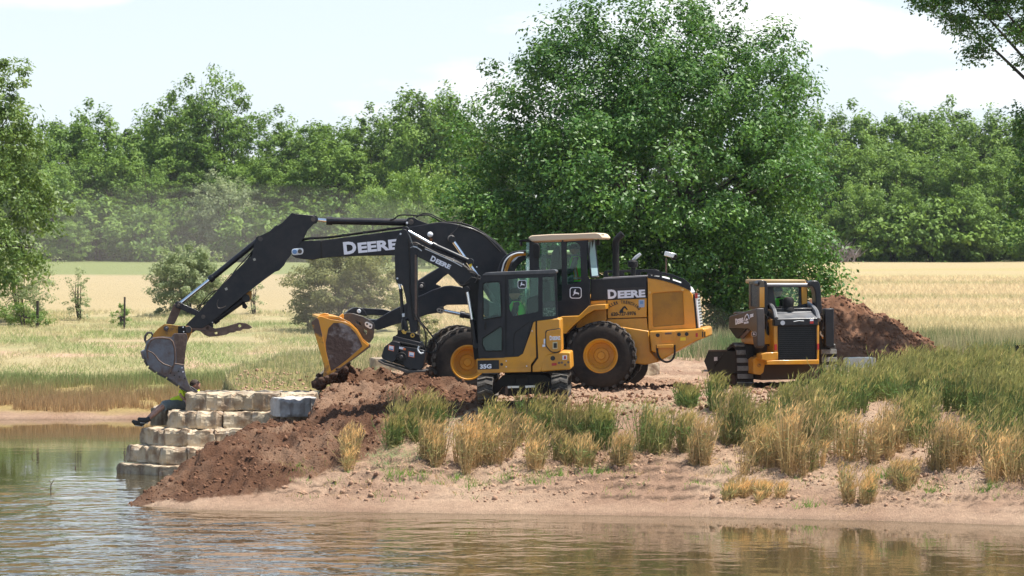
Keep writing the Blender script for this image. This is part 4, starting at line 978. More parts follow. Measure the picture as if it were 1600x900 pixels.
# soil heap behind the track loader
def heap():
    D = 80.0; s = FPX / D; top = [(1225, 505), (1250, 478), (1275, 466), (1300, 463), (1318, 464), (1332, 470), (1345, 475), (1360, 482), (1380, 488), (1395, 496), (1410, 509), (1430, 522), (1448, 530), (1463, 543), (1470, 552)]
    tx = np.array([W(a, b_, D).x for a, b_ in top]); tz = np.array([W(a, b_, D).z for a, b_ in top])
    gx_ = np.arange(tx[0] - .8, tx[-1] + .5, .045); gy_ = np.arange(D - 2.6, D + 2.6, .06); A, B = np.meshgrid(gx_, gy_)
    g0 = ground(A, B, False); H = np.interp(A, tx, tz, left=1.9, right=1.9) - 1.92; H = np.maximum(H, 0)
    q = 1 - np.abs(B - D) / (.9 + 1.05 * H); H2 = H * np.clip(q, 0, 1) ** .9
    rg = 1 - np.abs(2 * fbm(A * 3.2, B * 3.2, 4, 6, .6) - 1); H2 = H2 + np.clip(H2, 0, .35) / .35 * (.16 * (rg - .6) + .16 * (fbm(A * 7, B * 7, 3, 2) - .5))
    # scooped hollow near the top
    cx = W(1333, 480, D).x; H2 -= .38 * np.exp(-(((A - cx) / .42) ** 4 + ((B - (D - 1.1)) / .55) ** 4)) * (H2 > .3)
    Z = g0 + H2 - .03; V = np.stack([A, B, Z], -1).reshape(-1, 3); ny_, nx_ = A.shape; id_ = np.arange(nx_ * ny_).reshape(ny_, nx_)
    F = np.stack([id_[:-1, :-1], id_[:-1, 1:], id_[1:, 1:], id_[1:, :-1]], -1).reshape(-1, 4)
    o = link_mesh('soil_heap', np_mesh('soil_heap', V, F, [DIRT], smooth=True)); tag(o, 'big heap of dark brown soil right of the track loader', 'soil heap')
    A2 = g.uniform(gx_[0], gx_[-1], 2600); B2 = g.uniform(D - 2, D + .4, 2600)
    ix = np.clip(((A2 - gx_[0]) / .045).astype(int), 0, nx_ - 1); iy = np.clip(((B2 - gy_[0]) / .06).astype(int), 0, ny_ - 1); zz = Z[iy, ix]; kk = H2[iy, ix] > .05
    clods('heap_clods', A2[kk], B2[kk], .012 + .05 * g.uniform(0, 1, kk.sum()) ** 5, DIRT, 'clods on the big soil heap', Z=zz[kk])
heap()
# ================================================================= MACHINE HELPERS
def round_poly(pts, r, n=4):
    """picture polygon with its corners rounded by r pixels"""
    out = []; k = len(pts)
    for i in range(k):
        p0, p1, p2 = (Vector((*pts[(i + j) % k], 0)) for j in (-1, 0, 1))
        a, b = (p0 - p1), (p2 - p1); q = min(r, a.length * .45, b.length * .45); A = p1 + a.normalized() * q; B = p1 + b.normalized() * q
        for j in range(n + 1):
            t = j / n; v = A * (1 - t) ** 2 + p1 * 2 * t * (1 - t) + B * t * t; out.append((v.x, v.y))
    return out
def disc_pts(cx, cy, r, n=16): return [(cx + r * math.cos(2 * math.pi * i / n), cy + r * math.sin(2 * math.pi * i / n)) for i in range(n)]
def pin(mb, fr, px, py, rpx, y0, y1, m, n=16):
    mb.prism(fr, disc_pts(px, py, rpx, n), y0, y1, m)
def path(fr, pts, y=0.0, n=6):
    """smooth curve through picture points (px,py[,y]) on frame fr"""
    P = [fr.p(p[0], p[1], p[2] if len(p) > 2 else y) for p in pts]; out = []
    for i in range(len(P) - 1):
        p0, p1, p2, p3 = P[max(i - 1, 0)], P[i], P[i + 1], P[min(i + 2, len(P) - 1)]
        for j in range(n):
            t = j / n; out.append(0.5 * ((2 * p1) + (p2 - p0) * t + (2 * p0 - 5 * p1 + 4 * p2 - p3) * t * t + (3 * p1 - p0 - 3 * p2 + p3) * t ** 3))
    out.append(P[-1]); return out
def ram(parent, fr, a, j, b, y, rb, rr, body=BLK, name='hydraulic_cylinder'):
    """hydraulic ram: rod a-j, barrel j-b (picture points)"""
    A, J, B = fr.p(*a, y), fr.p(*j, y), fr.p(*b, y); s = FPX / J.y; mb = MB(); rb /= s; rr /= s
    d = (B - A).normalized()
    mb.cyl(J, B, rb, body, n=16); mb.cyl(J - d * rb * .3, J + d * rb * 1.4, rb * 1.22, body, n=16)
    for q in (A, B): mb.cyl(q - fr.ey * rb * 1.3, q + fr.ey * rb * 1.3, rb * 1.25, body, n=14)
    o = mb.build(name, parent, bevel=.004); m2 = MB(); m2.cyl(A, J, rr, CHR, n=14); m2.build('piston_rod', o); return o
def wheel(parent, fr, cx, cy, rpx, yn, wd, rim=.51, label=None, n_lug=26):
    C0 = fr.p(cx, cy, yn); s = FPX / C0.y; r = rpx / s; ax = fr.ey
    mb = MB(); ri = r * rim
    prof = [(ri * .98, .03), (ri * 1.02, .0), (r * .68, -.012), (r * .84, .0), (r * .93, .035), (r * .965, .075), (r * .97, wd / 2), (r * .965, wd - .075), (r * .93, wd - .035), (r * .84, wd), (r * .68, wd + .01), (ri * 1.02, wd), (ri * .98, wd - .03)]
    mb.lathe(C0, ax, prof, RUB, 56, close=True)
    w_ = mb.build('wheel', parent, smooth=30, label=label)
    mb = MB(); u = ax.orthogonal().normalized(); v = ax.cross(u)
    for i in range(n_lug * 2):
        side = i % 2; t = 2 * math.pi * (i // 2) / n_lug + (math.pi / n_lug if side else 0)
        for q in range(2):
            tt = t + q * .055; e = u * math.cos(tt) + v * math.sin(tt); tg = ax.cross(e); o0 = (.012 + q * wd * .24) if not side else (wd - .012 - q * wd * .24)
            c = C0 + e * (r * .972) + ax * (o0 + (wd * .125 if not side else -wd * .125))
            R3 = Matrix((tg, ax, e)).transposed()
            vs = [c + R3 @ Vector((x * .5 * r * .115, y_ * .5 * wd * .25, z * .5 * r * .075)) for z in (-1, 1) for y_ in (-1, 1) for x in (-1, 1)]
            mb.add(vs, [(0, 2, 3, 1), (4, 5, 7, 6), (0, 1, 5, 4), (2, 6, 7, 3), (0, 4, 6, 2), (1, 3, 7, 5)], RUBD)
    mb.build('tread', w_, smooth=0, kind='stuff')
    mb = MB()
    prof = [(ri * .98, wd * .9), (ri * .98, .03), (ri * 1.0, .005), (ri * .93, .0), (ri * .90, .02), (ri * .80, .05), (ri * .74, .12), (ri * .72, .19), (ri * .46, .19), (ri * .42, .165), (ri * .24, .165), (ri * .20, .14), (0.001, .14)]
    mb.lathe(C0, ax, prof, YEL, 48)
    for i in range(16):
        t = 2 * math.pi * i / 16; e = u * math.cos(t) + v * math.sin(t); c = C0 + e * ri * .50 + ax * .19; mb.cyl(c, c - ax * .022, .018, YEL, n=6)
    for i in range(10):
        t = 2 * math.pi * i / 10; e = u * math.cos(t) + v * math.sin(t); c = C0 + e * ri * .33 + ax * .165; mb.cyl(c, c - ax * .014, .011, YEL, n=6)
    mb.build('rim', w_, smooth=30); return w_
def pane(parent, fr, poly, y, m=GLS, name='window'):
    mb = MB(); mb.prism(fr, poly, y, y + .006, m); return mb.build(name, parent, smooth=0)
def seated(name, fr, px, py, sc_, y, vest, label, cat='person', facing=-1, hat=BRN, shirt=DCLO, lean=.0):
    """seated operator; (px,py) is the chin, sc_ metres scale, facing -1 = to the left"""
    O = fr.p(px, py, y); f = facing
    def q(x, yy, z): return O + fr.ex * (x * f * -1 * sc_ * -1) + fr.ey * yy * sc_ + fr.ez * z * sc_
    r = thing(name, O - fr.ez * .62 * sc_, label, cat)
    J = {'pel': (0.10 * -f * -1, 0, -.62), 'chest': (.02, 0, -.30), 'neck': (0, 0, -.07), 'head': (.03 * f, 0, .09)}
    P = [q(-.10, 0, -.62), q(-.07, 0, -.42), q(-.03, 0, -.20), q(0, 0, -.08), q(.02, 0, .0),
         q(-.03, -.19, -.14), q(.06, -.24, -.36), q(.30, -.18, -.42), q(-.03, .19, -.14), q(.06, .24, -.36), q(.30, .18, -.42),
         q(.10, -.10, -.62), q(.40, -.12, -.58), q(.46, -.12, -.98), q(.10, .10, -.62), q(.40, .12, -.58), q(.46, .12, -.98)]
    E = [(0, 1), (1, 2), (2, 3), (3, 4), (2, 5), (5, 6), (6, 7), (2, 8), (8, 9), (9, 10), (0, 11), (11, 12), (12, 13), (0, 14), (14, 15), (15, 16)]
    RR = [.15, .145, .15, .065, .055, .075, .055, .04, .075, .055, .04, .10, .075, .05, .10, .075, .05]
    skin_body('body', P, E, [a * sc_ for a in RR], shirt, r)
    head(r, q(.02, 0, .075), fr, f, sc_, hat)
    # vest over the chest
    mb = MB()
    ring = lambda z, rx, ry, cx: [q(cx + rx * math.cos(t), ry * math.sin(t), z) for t in [2 * math.pi * i / 14 for i in range(14)]]
    rings = [ring(-.60, .17, .20, -.09), ring(-.45, .175, .20, -.075), ring(-.28, .18, .205, -.04), ring(-.14, .145, .20, -.02), ring(-.06, .075, .10, 0)]
    vs = [v for a in rings for v in a]; fs = [(i * 14 + j, i * 14 + (j + 1) % 14, (i + 1) * 14 + (j + 1) % 14, (i + 1) * 14 + j) for i in range(4) for j in range(14)]
    mb.add(vs, fs, vest); vo = mb.build('vest', r, smooth=60)
    for a0, m, wd_ in ((1.15, ORG, .055), (1.15, SILV, .028)):
        mb = MB(); k = 1.012 if m is ORG else 1.03
        for sgn in (-1, 1):
            st = []
            for (z, rx, ry, cx) in ((-.56, .17, .20, -.09), (-.45, .175, .20, -.075), (-.28, .18, .205, -.04), (-.14, .147, .20, -.02), (-.075, .09, .12, 0)):
                for d_ in (-1, 1):
                    t = sgn * 1.35 + d_ * wd_ / .2 * .5 * 2; st.append(q(cx + rx * k * math.cos(t) + .0, ry * k * math.sin(t), z))
            mb.add(st, [(2 * i, 2 * i + 1, 2 * i + 3, 2 * i + 2) for i in range(4)], m)
        if m is SILV or True:
            st = []
            for i in range(15):
                t = 2 * math.pi * i / 14
                for z in (-.52 - wd_ * .6, -.52 + wd_ * .6): st.append(q(-.082 + .176 * k * math.cos(t), .205 * k * math.sin(t), z))
            mb.add(st, [(2 * i, 2 * i + 1, 2 * i + 3, 2 * i + 2) for i in range(14)], m)
        mb.build('orange_stripe' if m is ORG else 'reflective_stripe', vo, smooth=60)
    return r
def skin_body(name, P, E, RR, m, parent, sub=2, root=0):
    o0 = wloc(parent); me = bpy.data.meshes.new(name); me.from_pydata([tuple(Vector(p) - o0) for p in P], E, [])
    o = link_mesh(name, me, parent); sk = o.modifiers.new('skin', 'SKIN'); sk.use_smooth_shade = True
    for i, v in enumerate(me.skin_vertices[0].data): v.radius = (RR[i], RR[i]); v.use_root = (i == root)
    sb = o.modifiers.new('sub', 'SUBSURF'); sb.levels = sub; sb.render_levels = sub
    dg = bpy.context.evaluated_depsgraph_get(); m2 = bpy.data.meshes.new_from_object(o.evaluated_get(dg)); o.modifiers.clear(); o.data = m2
    m2.materials.clear(); m2.materials.append(m); m2.polygons.foreach_set('use_smooth', [True] * len(m2.polygons)); return o
def head(parent, c, fr, f, s, hat, tilt=0.0, name='head'):
    """small head with brow, nose, ears, jaw; cap on top. f = -1 looks to the left"""
    mb = MB(); Rm = Matrix.Rotation(tilt, 3, fr.ey)
    X = lambda x, y, z: c + Rm @ (fr.ex * x * f * s + fr.ey * y * s + fr.ez * z * s)
    n_, k_ = 16, 12; vs = []; fs = []
    for i in range(k_ + 1):
        ph = math.pi * i / k_
        for j in range(n_):
            t = 2 * math.pi * j / n_; x = math.sin(ph) * math.cos(t); y = math.sin(ph) * math.sin(t); z = math.cos(ph)
            rx, ry, rz = .098, .076, .118
            if z < 0: ry *= 1 + .28 * z; rx *= 1 + (.12 * z if x > 0 else .30 * z)
            px_, py_, pz_ = x * rx, y * ry, z * rz
            if x > .8 and -.35 < z < .15: px_ += .016 * (1 - abs(z + .12) * 2)          # nose
            if x > .6 and .12 < z < .3 and abs(y) > .15: px_ -= .008                        # eye sockets
            if x > .75 and -.62 < z < -.45: px_ += .004
            vs.append(X(px_, py_, pz_))
    for i in range(k_):
        for j in range(n_): fs.append((i * n_ + j, i * n_ + (j + 1) % n_, (i + 1) * n_ + (j + 1) % n_, (i + 1) * n_ + j))
    mb.add(vs, fs, SKIN)
    for sg in (-1, 1): mb.ball(X(-.012, sg * .076, -.005), .014 * s, .008 * s, .026 * s, SKIN, 8, 6, fr)
    for sg in (-1, 1): mb.ball(X(.083, sg * .03, .022), .008 * s, .010 * s, .007 * s, INK, 6, 4, fr)
    mb.box(X(.085, 0, -.058), .012 * s, .04 * s, .006 * s, mat('lips', (.3, .1, .08), .6), fr)
    o = mb.build(name, parent, smooth=70)
    mb = MB(); vs = []; fs = []
    for i in range(6):
        ph = .5 * math.pi * i / 5 * 1.08
        for j in range(n_):
            t = 2 * math.pi * j / n_; vs.append(X(math.sin(ph) * math.cos(t) * .107 - .004, math.sin(ph) * math.sin(t) * .086, math.cos(ph) * .10 + .035))
    for i in range(5):
        for j in range(n_): fs.append((i * n_ + j, i * n_ + (j + 1) % n_, (i + 1) * n_ + (j + 1) % n_, (i + 1) * n_ + j))
    mb.add(vs, fs, hat); br = [X(.085 + .085 * math.sin(a), .075 * math.cos(a) * -1, .036 - .012 * math.sin(a)) for a in [math.pi * i / 8 for i in range(9)]]
    b2 = [v - fr.ez * .006 * s for v in br]; mb.add(br + b2, [tuple(range(9)), tuple(range(17, 8, -1))] + [(i, i + 1, i + 10, i + 9) for i in range(8)], hat)
    mb.build('cap', parent, smooth=60); return o
# ================================================================= LARGE EXCAVATOR (reaching left over the wall)
E = Fr(860, 560, 71.4, 4.0)
ex_ = thing('excavator', E.O, 'large dark excavator reaching its long boom and bucket left over the stone wall', 'excavator')
BOOM = [(457, 400), (455, 394), (455, 388), (458, 381), (463, 378), (470, 376.5), (502, 375.5), (505, 375), (565, 367.5), (628, 359), (638, 355), (667, 350), (685, 347), (703, 348), (720, 351), (740, 357), (760, 367),
        (777, 381), (793, 398), (804, 420), (812, 450), (816, 490), (818, 520), (812, 530), (798, 532), (785, 515), (775, 480), (760, 452), (738, 432), (705, 415), (670, 403), (640, 399), (615, 399),
        (560, 400), (520, 401.6), (499, 404), (488.6, 406), (474.5, 405), (462, 403)]
mb = MB(); mb.prism(E, BOOM, -.21, .21, BLK)
boom = mb.build('boom', ex_, bevel=.014)
mb = MB()
mb.prism(E, round_poly([(455.3, 389), (473.9, 387), (474, 397.5), (456, 399)], 5), -.21, -.245, LAMP)
pin(mb, E, 460.5, 393.3, 3.6, -.245, -.262, BLUE); pin(mb, E, 468.5, 392.7, 3.4, -.245, -.262, GREYP)
mb.build('pivot_pin', boom, bevel=.004)
mb = MB(); mb.prism(E, [(500.8, 377), (503, 377), (503, 403), (500.8, 403.5)], -.212, -.222, BLKF)       # weld seam strap
mb.prism(E, [(636, 357), (634, 345), (638, 340), (646, 339), (652, 343), (668, 349.5), (668, 352), (640, 356.5)], -.15, .15, BLK)
pin(mb, E, 642, 347, 4, -.15, -.19, GREYP); pin(mb, E, 636, 348.5, 1.8, -.15, -.18, LAMP)
mb.build('cylinder_bracket', boom, bevel=.006)
mb = MB()
pin(mb, E, 705, 373, 5.8, -.21, -.27, LIME if False else mat('pin_boss', (.30, .27, .24), .6)); pin(mb, E, 705, 373, 3, -.27, -.28, GREYP)
mb.build('boom_pin', boom, bevel=.005)
ram(ex_, E, (706, 374), (752, 440), (790, 500), -.34, 4.4, 3.3)
mb = MB(); mb.ball(E.p(672, 366.5, -.27), .062, .05, .06, LAMP, fr=E); mb.cyl(E.p(672, 366.5, -.21), E.p(672, 367, -.26), .066, BLK); mb.box(E.p(673.5, 374.5, -.24), .05, .05, .05, mat('rust_orange', (.3, .1, .03), .8), E)
mb.build('work_light', boom)
mb = MB(); deere(mb, E, 537.5, 396.8, 622, 388.4, 18.5, -.213, WHT, .045); mb.build('lettering', boom, smooth=0)
# hoses and pipes along the boom
mb = MB()
for dy, yy in ((0, -.12), (1.2, -.02), (.3, .1)):
    mb.tube(path(E, [(457, 385 + dy), (463, 378 + dy), (480, 372.5 + dy), (500, 371 + dy), (520, 369.5 + dy), (560, 364 + dy), (600, 358.5 + dy), (634, 354 + dy)], yy), .019, BLKF, 7)
for px, py in ((487, 373), (538, 368), (608, 358), (571, 363.5)): mb.box(E.p(px, py - .5, -.02), .10, .40, .05, BLK, E)
mb.tube(path(E, [(609, 344), (616, 342), (624, 336.5), (640, 336), (652, 337), (668, 336), (680, 341), (692, 347), (704, 347)], -.1), .016, BLKF, 7)
mb.tube(path(E, [(650, 340), (660, 334), (672, 334.5), (684, 340), (697, 346)], .05), .014, BLKF, 7)
mb.tube(path(E, [(704, 366), (712, 359), (718, 350), (723, 345)], -.24), .008, GREYP, 5)
mb.tube(path(E, [(700, 347), (725, 350), (750, 361), (775, 379), (792, 398)], -.12), .02, BLKF, 7)
mb.tube(path(E, [(715, 353), (742, 360), (760, 371), (782, 394)], -.225), .014, BLKF, 7)
mb.build('hose', boom)
ram(ex_, E, (490, 343), (511.5, 345), (641, 347.5), 0, 5.6, 3.2)
# dipper arm
ARM = [(456, 332.5), (462, 334), (488.6, 336.5), (495, 341), (492.4, 348), (481, 359.5), (475, 372), (466, 384), (459, 392), (452, 402), (447.7, 407), (444, 414.4), (436, 422.7), (429.8, 424.8), (410.7, 438.7), (396, 450), (382, 461),
       (326, 507), (316, 513), (292, 512), (290, 508), (307, 491), (328, 467.7), (363, 428), (393.7, 400), (396, 388), (399, 376), (405.5, 369), (422, 360.8), (441, 348)]
mb = MB(); mb.prism(E, ARM, -.235, -.205, BLK); mb.prism(E, ARM, .205, .235, BLK)
mb.prism(E, [(455, 334.5), (461, 336), (487, 339), (490, 342), (479, 357), (463, 380), (452, 395), (442, 410), (430, 421), (396, 447), (326, 504), (312, 510), (294, 510), (309, 491), (330, 468), (365, 428), (400, 396), (405, 383), (440, 350)], -.205, .205, BLK)
arm = mb.build('dipper_arm', ex_, bevel=.008)
mb = MB()
mb.prism(E, [(405, 383), (409, 380), (434, 419), (430, 423)], -.236, -.246, BLK)            # doubler plate edge
pin(mb, E, 407, 373.5, 3.6, -.235, -.27, GREYP); pin(mb, E, 489.5, 342.5, 3.6, -.235, -.27, GREYP)
for px, py in ((397.5, 405.5), (353.5, 451.5)): mb.prism(E, [(px - 2.5, py - 1), (px + 1, py - 2.5), (px + 2.5, py + 1), (px - 1, py + 2.5)], -.235, -.25, mat('grease_block', (.4, .38, .32), .6))
pin(mb, E, 317.5, 495, 3.2, -.235, -.26, GREYP)
mb.build('arm_pin', arm)
mb = MB(); mb.prism(E, [(423, 360), (426, 357), (433, 351), (434, 354), (427, 361)], -.06, .06, BLK); mb.build('arm_lug', arm)
mb = MB()
for k in range(3):
    mb.tube(path(E, [(402 + k * 2, 381 + k * 2), (396, 390 + k * 2), (384 + k * 2, 404 + k * 3), (372 + k * 2, 417 + k * 2), (362 + k, 430 + k)], -.1 + k * .05), .014, BLKF, 6)
for k in range(3):
    mb.tube(path(E, [(362 + k * 2, 427 + k), (349, 443 + k * 3), (336 - k * 3, 459 - k), (322 - k * 4, 473 + k), (312, 476 + k * 4), (306, 485 + k * 2), (312, 496)], -.02 + k * .06), .010, BLKF, 6)
mb.tube(path(E, [(341, 468), (339, 475), (341, 481), (347, 481), (353, 478)], -.24), .009, GREYP, 6)
mb.build('hose', arm)
ram(ex_, E, (279, 476.5), (328, 437), (405, 374.5), 0, 4.6, 2.9)
mb = MB()
for yy in (-.19, .15): mb.prism(E, round_poly([(276, 474), (282, 473), (321, 491), (320, 498), (314, 497), (277, 481)], 2), yy, yy + .04, BLK)
pin(mb, E, 278.6, 477, 5, -.22, .22, BLK); pin(mb, E, 278.6, 477, 2.5, -.24, -.22, GREYP)
mb.build('bucket_link', ex_, bevel=.006)
mb = MB(); mb.prism(E, round_poly([(272, 474), (284, 479), (280, 490), (272, 507), (259, 506), (266, 489)], 2.5), -.13, .13, RUST); mb.build('push_link', ex_, bevel=.01)
# bucket
SIDE = [(228.7, 534.4), (238, 528), (247, 526.3), (255, 526), (267.5, 526.7), (272, 521), (291, 521), (293, 526.7), (292, 535), (291, 542), (288.5, 557.8), (287.8, 573), (290, 587), (294.8, 599.8), (299, 607), (304.9, 612), (300, 613.7),
        (283, 604.4), (262.9, 590.4), (245.8, 581.9), (233.3, 573.3), (228, 564), (225.2, 548.4)]
mb = MB(); mb.prism(E, SIDE, -.55, -.515, STL); mb.prism(E, SIDE, .515, .55, STL)
SH_ = [(255, 526), (247, 526.3), (238, 528), (228.7, 534.4), (225.2, 548.4), (228, 564), (233.3, 573.3), (245.8, 581.9), (262.9, 590.4), (283, 604.4), (300, 613.7)]
inn = [(256, 530), (248, 530), (240, 531.5), (232, 537), (229.2, 548.4), (231.5, 562), (236, 570.3), (247.8, 578.5), (264.9, 587), (285, 601), (301, 611)]
mb.prism(E, SH_ + inn[::-1], -.515, .515, STL)
bk = mb.build('bucket', ex_, bevel=.006)
mb = MB()      # raised rim of the recessed side panel
rim = [(231, 560), (229.5, 548), (231, 539), (236, 531.5), (243, 528.3), (254, 528), (265, 529.5), (270, 534), (273, 545), (273.5, 560), (272, 570), (266, 580)]
mb.tube([E.p(a, b_, -.553) for a, b_ in rim], .018, RUST, 6); mb.tube([E.p(a, b_, -.553) for a, b_ in [(231, 548), (238, 551), (243, 556), (248, 563), (256, 569), (268, 573)]], .016, RUST, 6)
mb.tube([E.p(a, b_, -.553) for a, b_ in [(273, 568), (287.5, 570.5)]], .013, RUST, 6); mb.tube([E.p(a, b_, -.553) for a, b_ in [(272, 570), (264, 584)]], .013, RUST, 6)
mb.prism(E, [(273, 522), (291, 523), (290.5, 542), (288, 570), (276, 569), (275.5, 545), (272, 530)], -.551, -.556, RUST)
mb.build('side_panel_rim', bk)
mb = MB()
for px, py, m_ in ((284.5, 574.5, WHT), (286, 581, WHT), (279, 580, INK), (272.5, 586.5, INK), (280.5, 589, INK), (288.5, 591.5, INK), (266, 583, INK)): pin(mb, E, px, py, 1.2, -.551, -.562, m_, 8)
mb.build('bolt', bk)
mb = MB()      # wear straps and stepped heel on the back
for k in range(6):
    i0 = [(224.5, 548), (227, 562), (233, 572.5), (246, 581.5), (262, 590), (281, 603)][k]; i1 = [(226.5, 559), (232, 571), (244.5, 580.5), (260, 588.5), (279, 601.5), (298, 613)][k]
    dx, dy = i1[0] - i0[0], i1[1] - i0[1]; ll_ = math.hypot(dx, dy); nx_, ny_ = -dy / ll_ * 3.4, dx / ll_ * 3.4
    for yy in (-.54, -.18, .18, .48): mb.prism(E, [i0, i1, (i1[0] + nx_, i1[1] + ny_), (i0[0] + nx_, i0[1] + ny_)], yy, yy + .06 if abs(yy) < .5 else yy + .06, GREYP)
mb.prism(E, [(219.4, 549), (225.5, 548), (226.5, 563), (222, 560)], -.55, .55, STL)
mb.build('wear_strap', bk, bevel=.004)
for k in range(5):
    mb = MB(); yy = -.54 + k * .245; mb.prism(E, [(294, 605), (299, 603.5), (309.5, 611), (307, 614.5), (300, 615.5), (290, 610)], yy, yy + .10, GREYP); mb.build('tooth', bk, bevel=.008)
mb = MB()
for yy in (-.34, .24): mb.prism(E, [(240, 521), (247, 513.5), (256.7, 506.4), (266, 507), (276.9, 508.8), (294.8, 509.5), (300, 514), (299.4, 520.4), (292.4, 534.4), (288, 530), (272, 527), (267.5, 526.7), (244, 526.7), (238, 527.5)], yy, yy + .06, OCH)
pin(mb, E, 259.8, 513, 4.2, -.34, -.40, GREYP); pin(mb, E, 259.8, 513, 2, -.40, -.42, STL); pin(mb, E, 294, 515, 5.4, -.38, .34, GREYP); pin(mb, E, 259.8, 512, 3, -.34, .30, GREYP)
mb.prism(E, [(278.3, 509.5), (290, 509), (291, 521), (278, 520.5)], -.345, -.40, BLKF)
for px, py in ((286, 511.5), (287, 518.5)): pin(mb, E, px, py, 1.1, -.40, -.41, LAMP, 8)
mb.build('mounting_ear', bk, bevel=.006)
mb = MB(); ring = [(229.5, 536.5), (226.5, 531), (227, 525), (231, 519.8), (236.5, 520), (239, 523.5), (236.5, 529), (231.5, 532.5), (229.8, 536)]
mb.tube([E.p(a, b_, 0) for a, b_ in ring], .026, GREYP, 8); mb.build('lifting_eye', bk)
# thumb
TH = [(292, 517), (290, 509.5), (296, 506), (303.3, 503.3), (311, 502), (320.4, 504), (328, 509.5), (336, 513.4), (345.3, 512.7), (360, 508), (373.3, 504), (384.2, 505), (390, 508), (394.3, 511.9), (388.9, 514.2), (379.5, 514.2), (376, 517), (370, 517), (365.5, 519.5),
      (359, 520), (354, 523), (346.9, 524.3), (334.4, 525.9), (326.6, 526.3), (318.9, 522.8), (312.6, 517.3), (306.4, 516.5), (298.7, 521.2)]
mb = MB()
for yy in (-.22, .16): mb.prism(E, TH, yy, yy + .06, RUST, holes=[disc_pts(324, 513, 2.6, 10), disc_pts(337.5, 520, 2.4, 10), disc_pts(374.6, 509, 2.4, 10)])
mb.prism(E, [(300, 506), (318, 506), (332, 514.5), (372, 507), (372, 511), (332, 520), (316, 516), (300, 512)], -.16, .16, RUST)
mb.build('thumb', ex_, bevel=.006)
ram(ex_, E, (327, 509), (334, 501.5), (384, 466), -.06, 5.2, 3.0, BLK)
mb = MB(); mb.prism(E, [(378, 462), (386, 456), (393.5, 454.5), (393, 466), (390, 471.5), (383, 472), (379, 468)], -.12, .12, OCH); pin(mb, E, 387, 465.5, 2.2, -.14, -.12, GREYP); mb.prism(E, [(378, 476), (383, 473), (387, 479), (384, 483), (379, 481)], -.15, -.06, BLKF)
mb.build('thumb_bracket', arm, bevel=.005)
# upper body, cab and tracks (mostly behind the wheel loader)
mb = MB()
mb.box(E.l(.55, .3, .82), 2.6, 2.2, .25, BLK, E); mb.box(E.l(1.3, .3, 1.12), 1.7, 2.1, .42, YEL, E); mb.box(E.l(1.95, .3, 1.05), .7, 2.2, .6, YEL, E)
mb.build('house', ex_, bevel=.05)
mb = MB(); yn = -1.05; yf = -.1
cabp = [(789, 520), (789, 455), (793, 430), (800, 412), (810, 401.5), (822, 398), (900, 396), (908, 402), (912, 520)]
mb.prism(E, cabp, yn, yn + .07, BLK, holes=[[(797, 500), (797, 455), (801, 432), (808, 416), (818, 407), (840, 404), (846, 404), (846, 500)], [(853, 404), (900, 402), (903, 500), (853, 500)]])
mb.prism(E, cabp, yf - .07, yf, BLK, holes=[[(797, 500), (797, 455), (801, 432), (808, 416), (818, 407), (840, 404), (898, 402), (903, 500)]])
mb.prism(E, [(789, 455), (793, 430), (800, 412), (810, 401.5), (822, 398), (900, 396), (900, 399), (822, 401), (812, 404), (803, 414), (796, 431), (792, 455)], yn + .07, yf - .07, BLK)
cab = mb.build('cab', ex_, bevel=.01)
pane(cab, E, [(797, 500), (797, 455), (801, 432), (808, 416), (818, 407), (840, 404), (846, 404), (846, 500)], yn + .03)
pane(cab, E, [(853, 404), (900, 402), (903, 500), (853, 500)], yn + .03)
mb = MB(); mb.tube(path(E, [(779, 425), (783, 412), (790, 402), (800, 396), (812, 393.5), (824, 392.5)], -1.2), .028, BLK, 8); mb.tube(path(E, [(790, 424), (794, 412), (800, 403), (809, 398), (824, 396.5)], -1.16), .035, YEL, 8)
mb.tube(path(E, [(784, 424), (788, 410), (796, 400.5), (808, 395.5), (818, 395)], -1.3), .016, LAMP, 6)
mb.tube([E.p(856, 395, -1.1), E.p(892, 394, -1.1)], .045, mat('pale_yellow_rail', (.62, .55, .30), .5), 8)
mb.build('hand_rail', cab)
mb = MB(); x_ = E.p(1041, 430, .9); mb.cyl(E.p(1041, 470, .9), E.p(1041, 403, .9), .018, RUST, n=8); mb.box(E.p(1047, 398, .9), .24, .10, .10, mat('mirror_back', (.66, .68, .7), .25, metal=.6), E, Matrix.Rotation(R(14), 3, 'Y')); mb.box(E.p(1054, 402, .9), .07, .10, .13, BLKF, E, Matrix.Rotation(R(35), 3, 'Y'))
mb.build('mirror', ex_, bevel=.02)
for yy in (-1.3, .8):
    mb = MB(); c = E.l(0, yy, 0); pr = []
    for i in range(24):
        t = 2 * math.pi * i / 24; pr.append(E.l((.95 if math.cos(t) > 0 else -.95) + .42 * math.cos(t) + .55, yy, .43 + .42 * math.sin(t)))
    d = E.ey * .5; mb.add(pr + [p + d for p in pr], [tuple(range(24)), tuple(range(47, 23, -1))] + [(i, (i + 1) % 24, 24 + (i + 1) % 24, 24 + i) for i in range(24)], BLKF); mb.build('track', ex_, bevel=.02)
gzz = gz(E.O.x + .5, 71.4, False)
for o in ex_.children:
    if o.name.split('.')[0] == 'track': o.location.z += gzz - E.O.z - .03
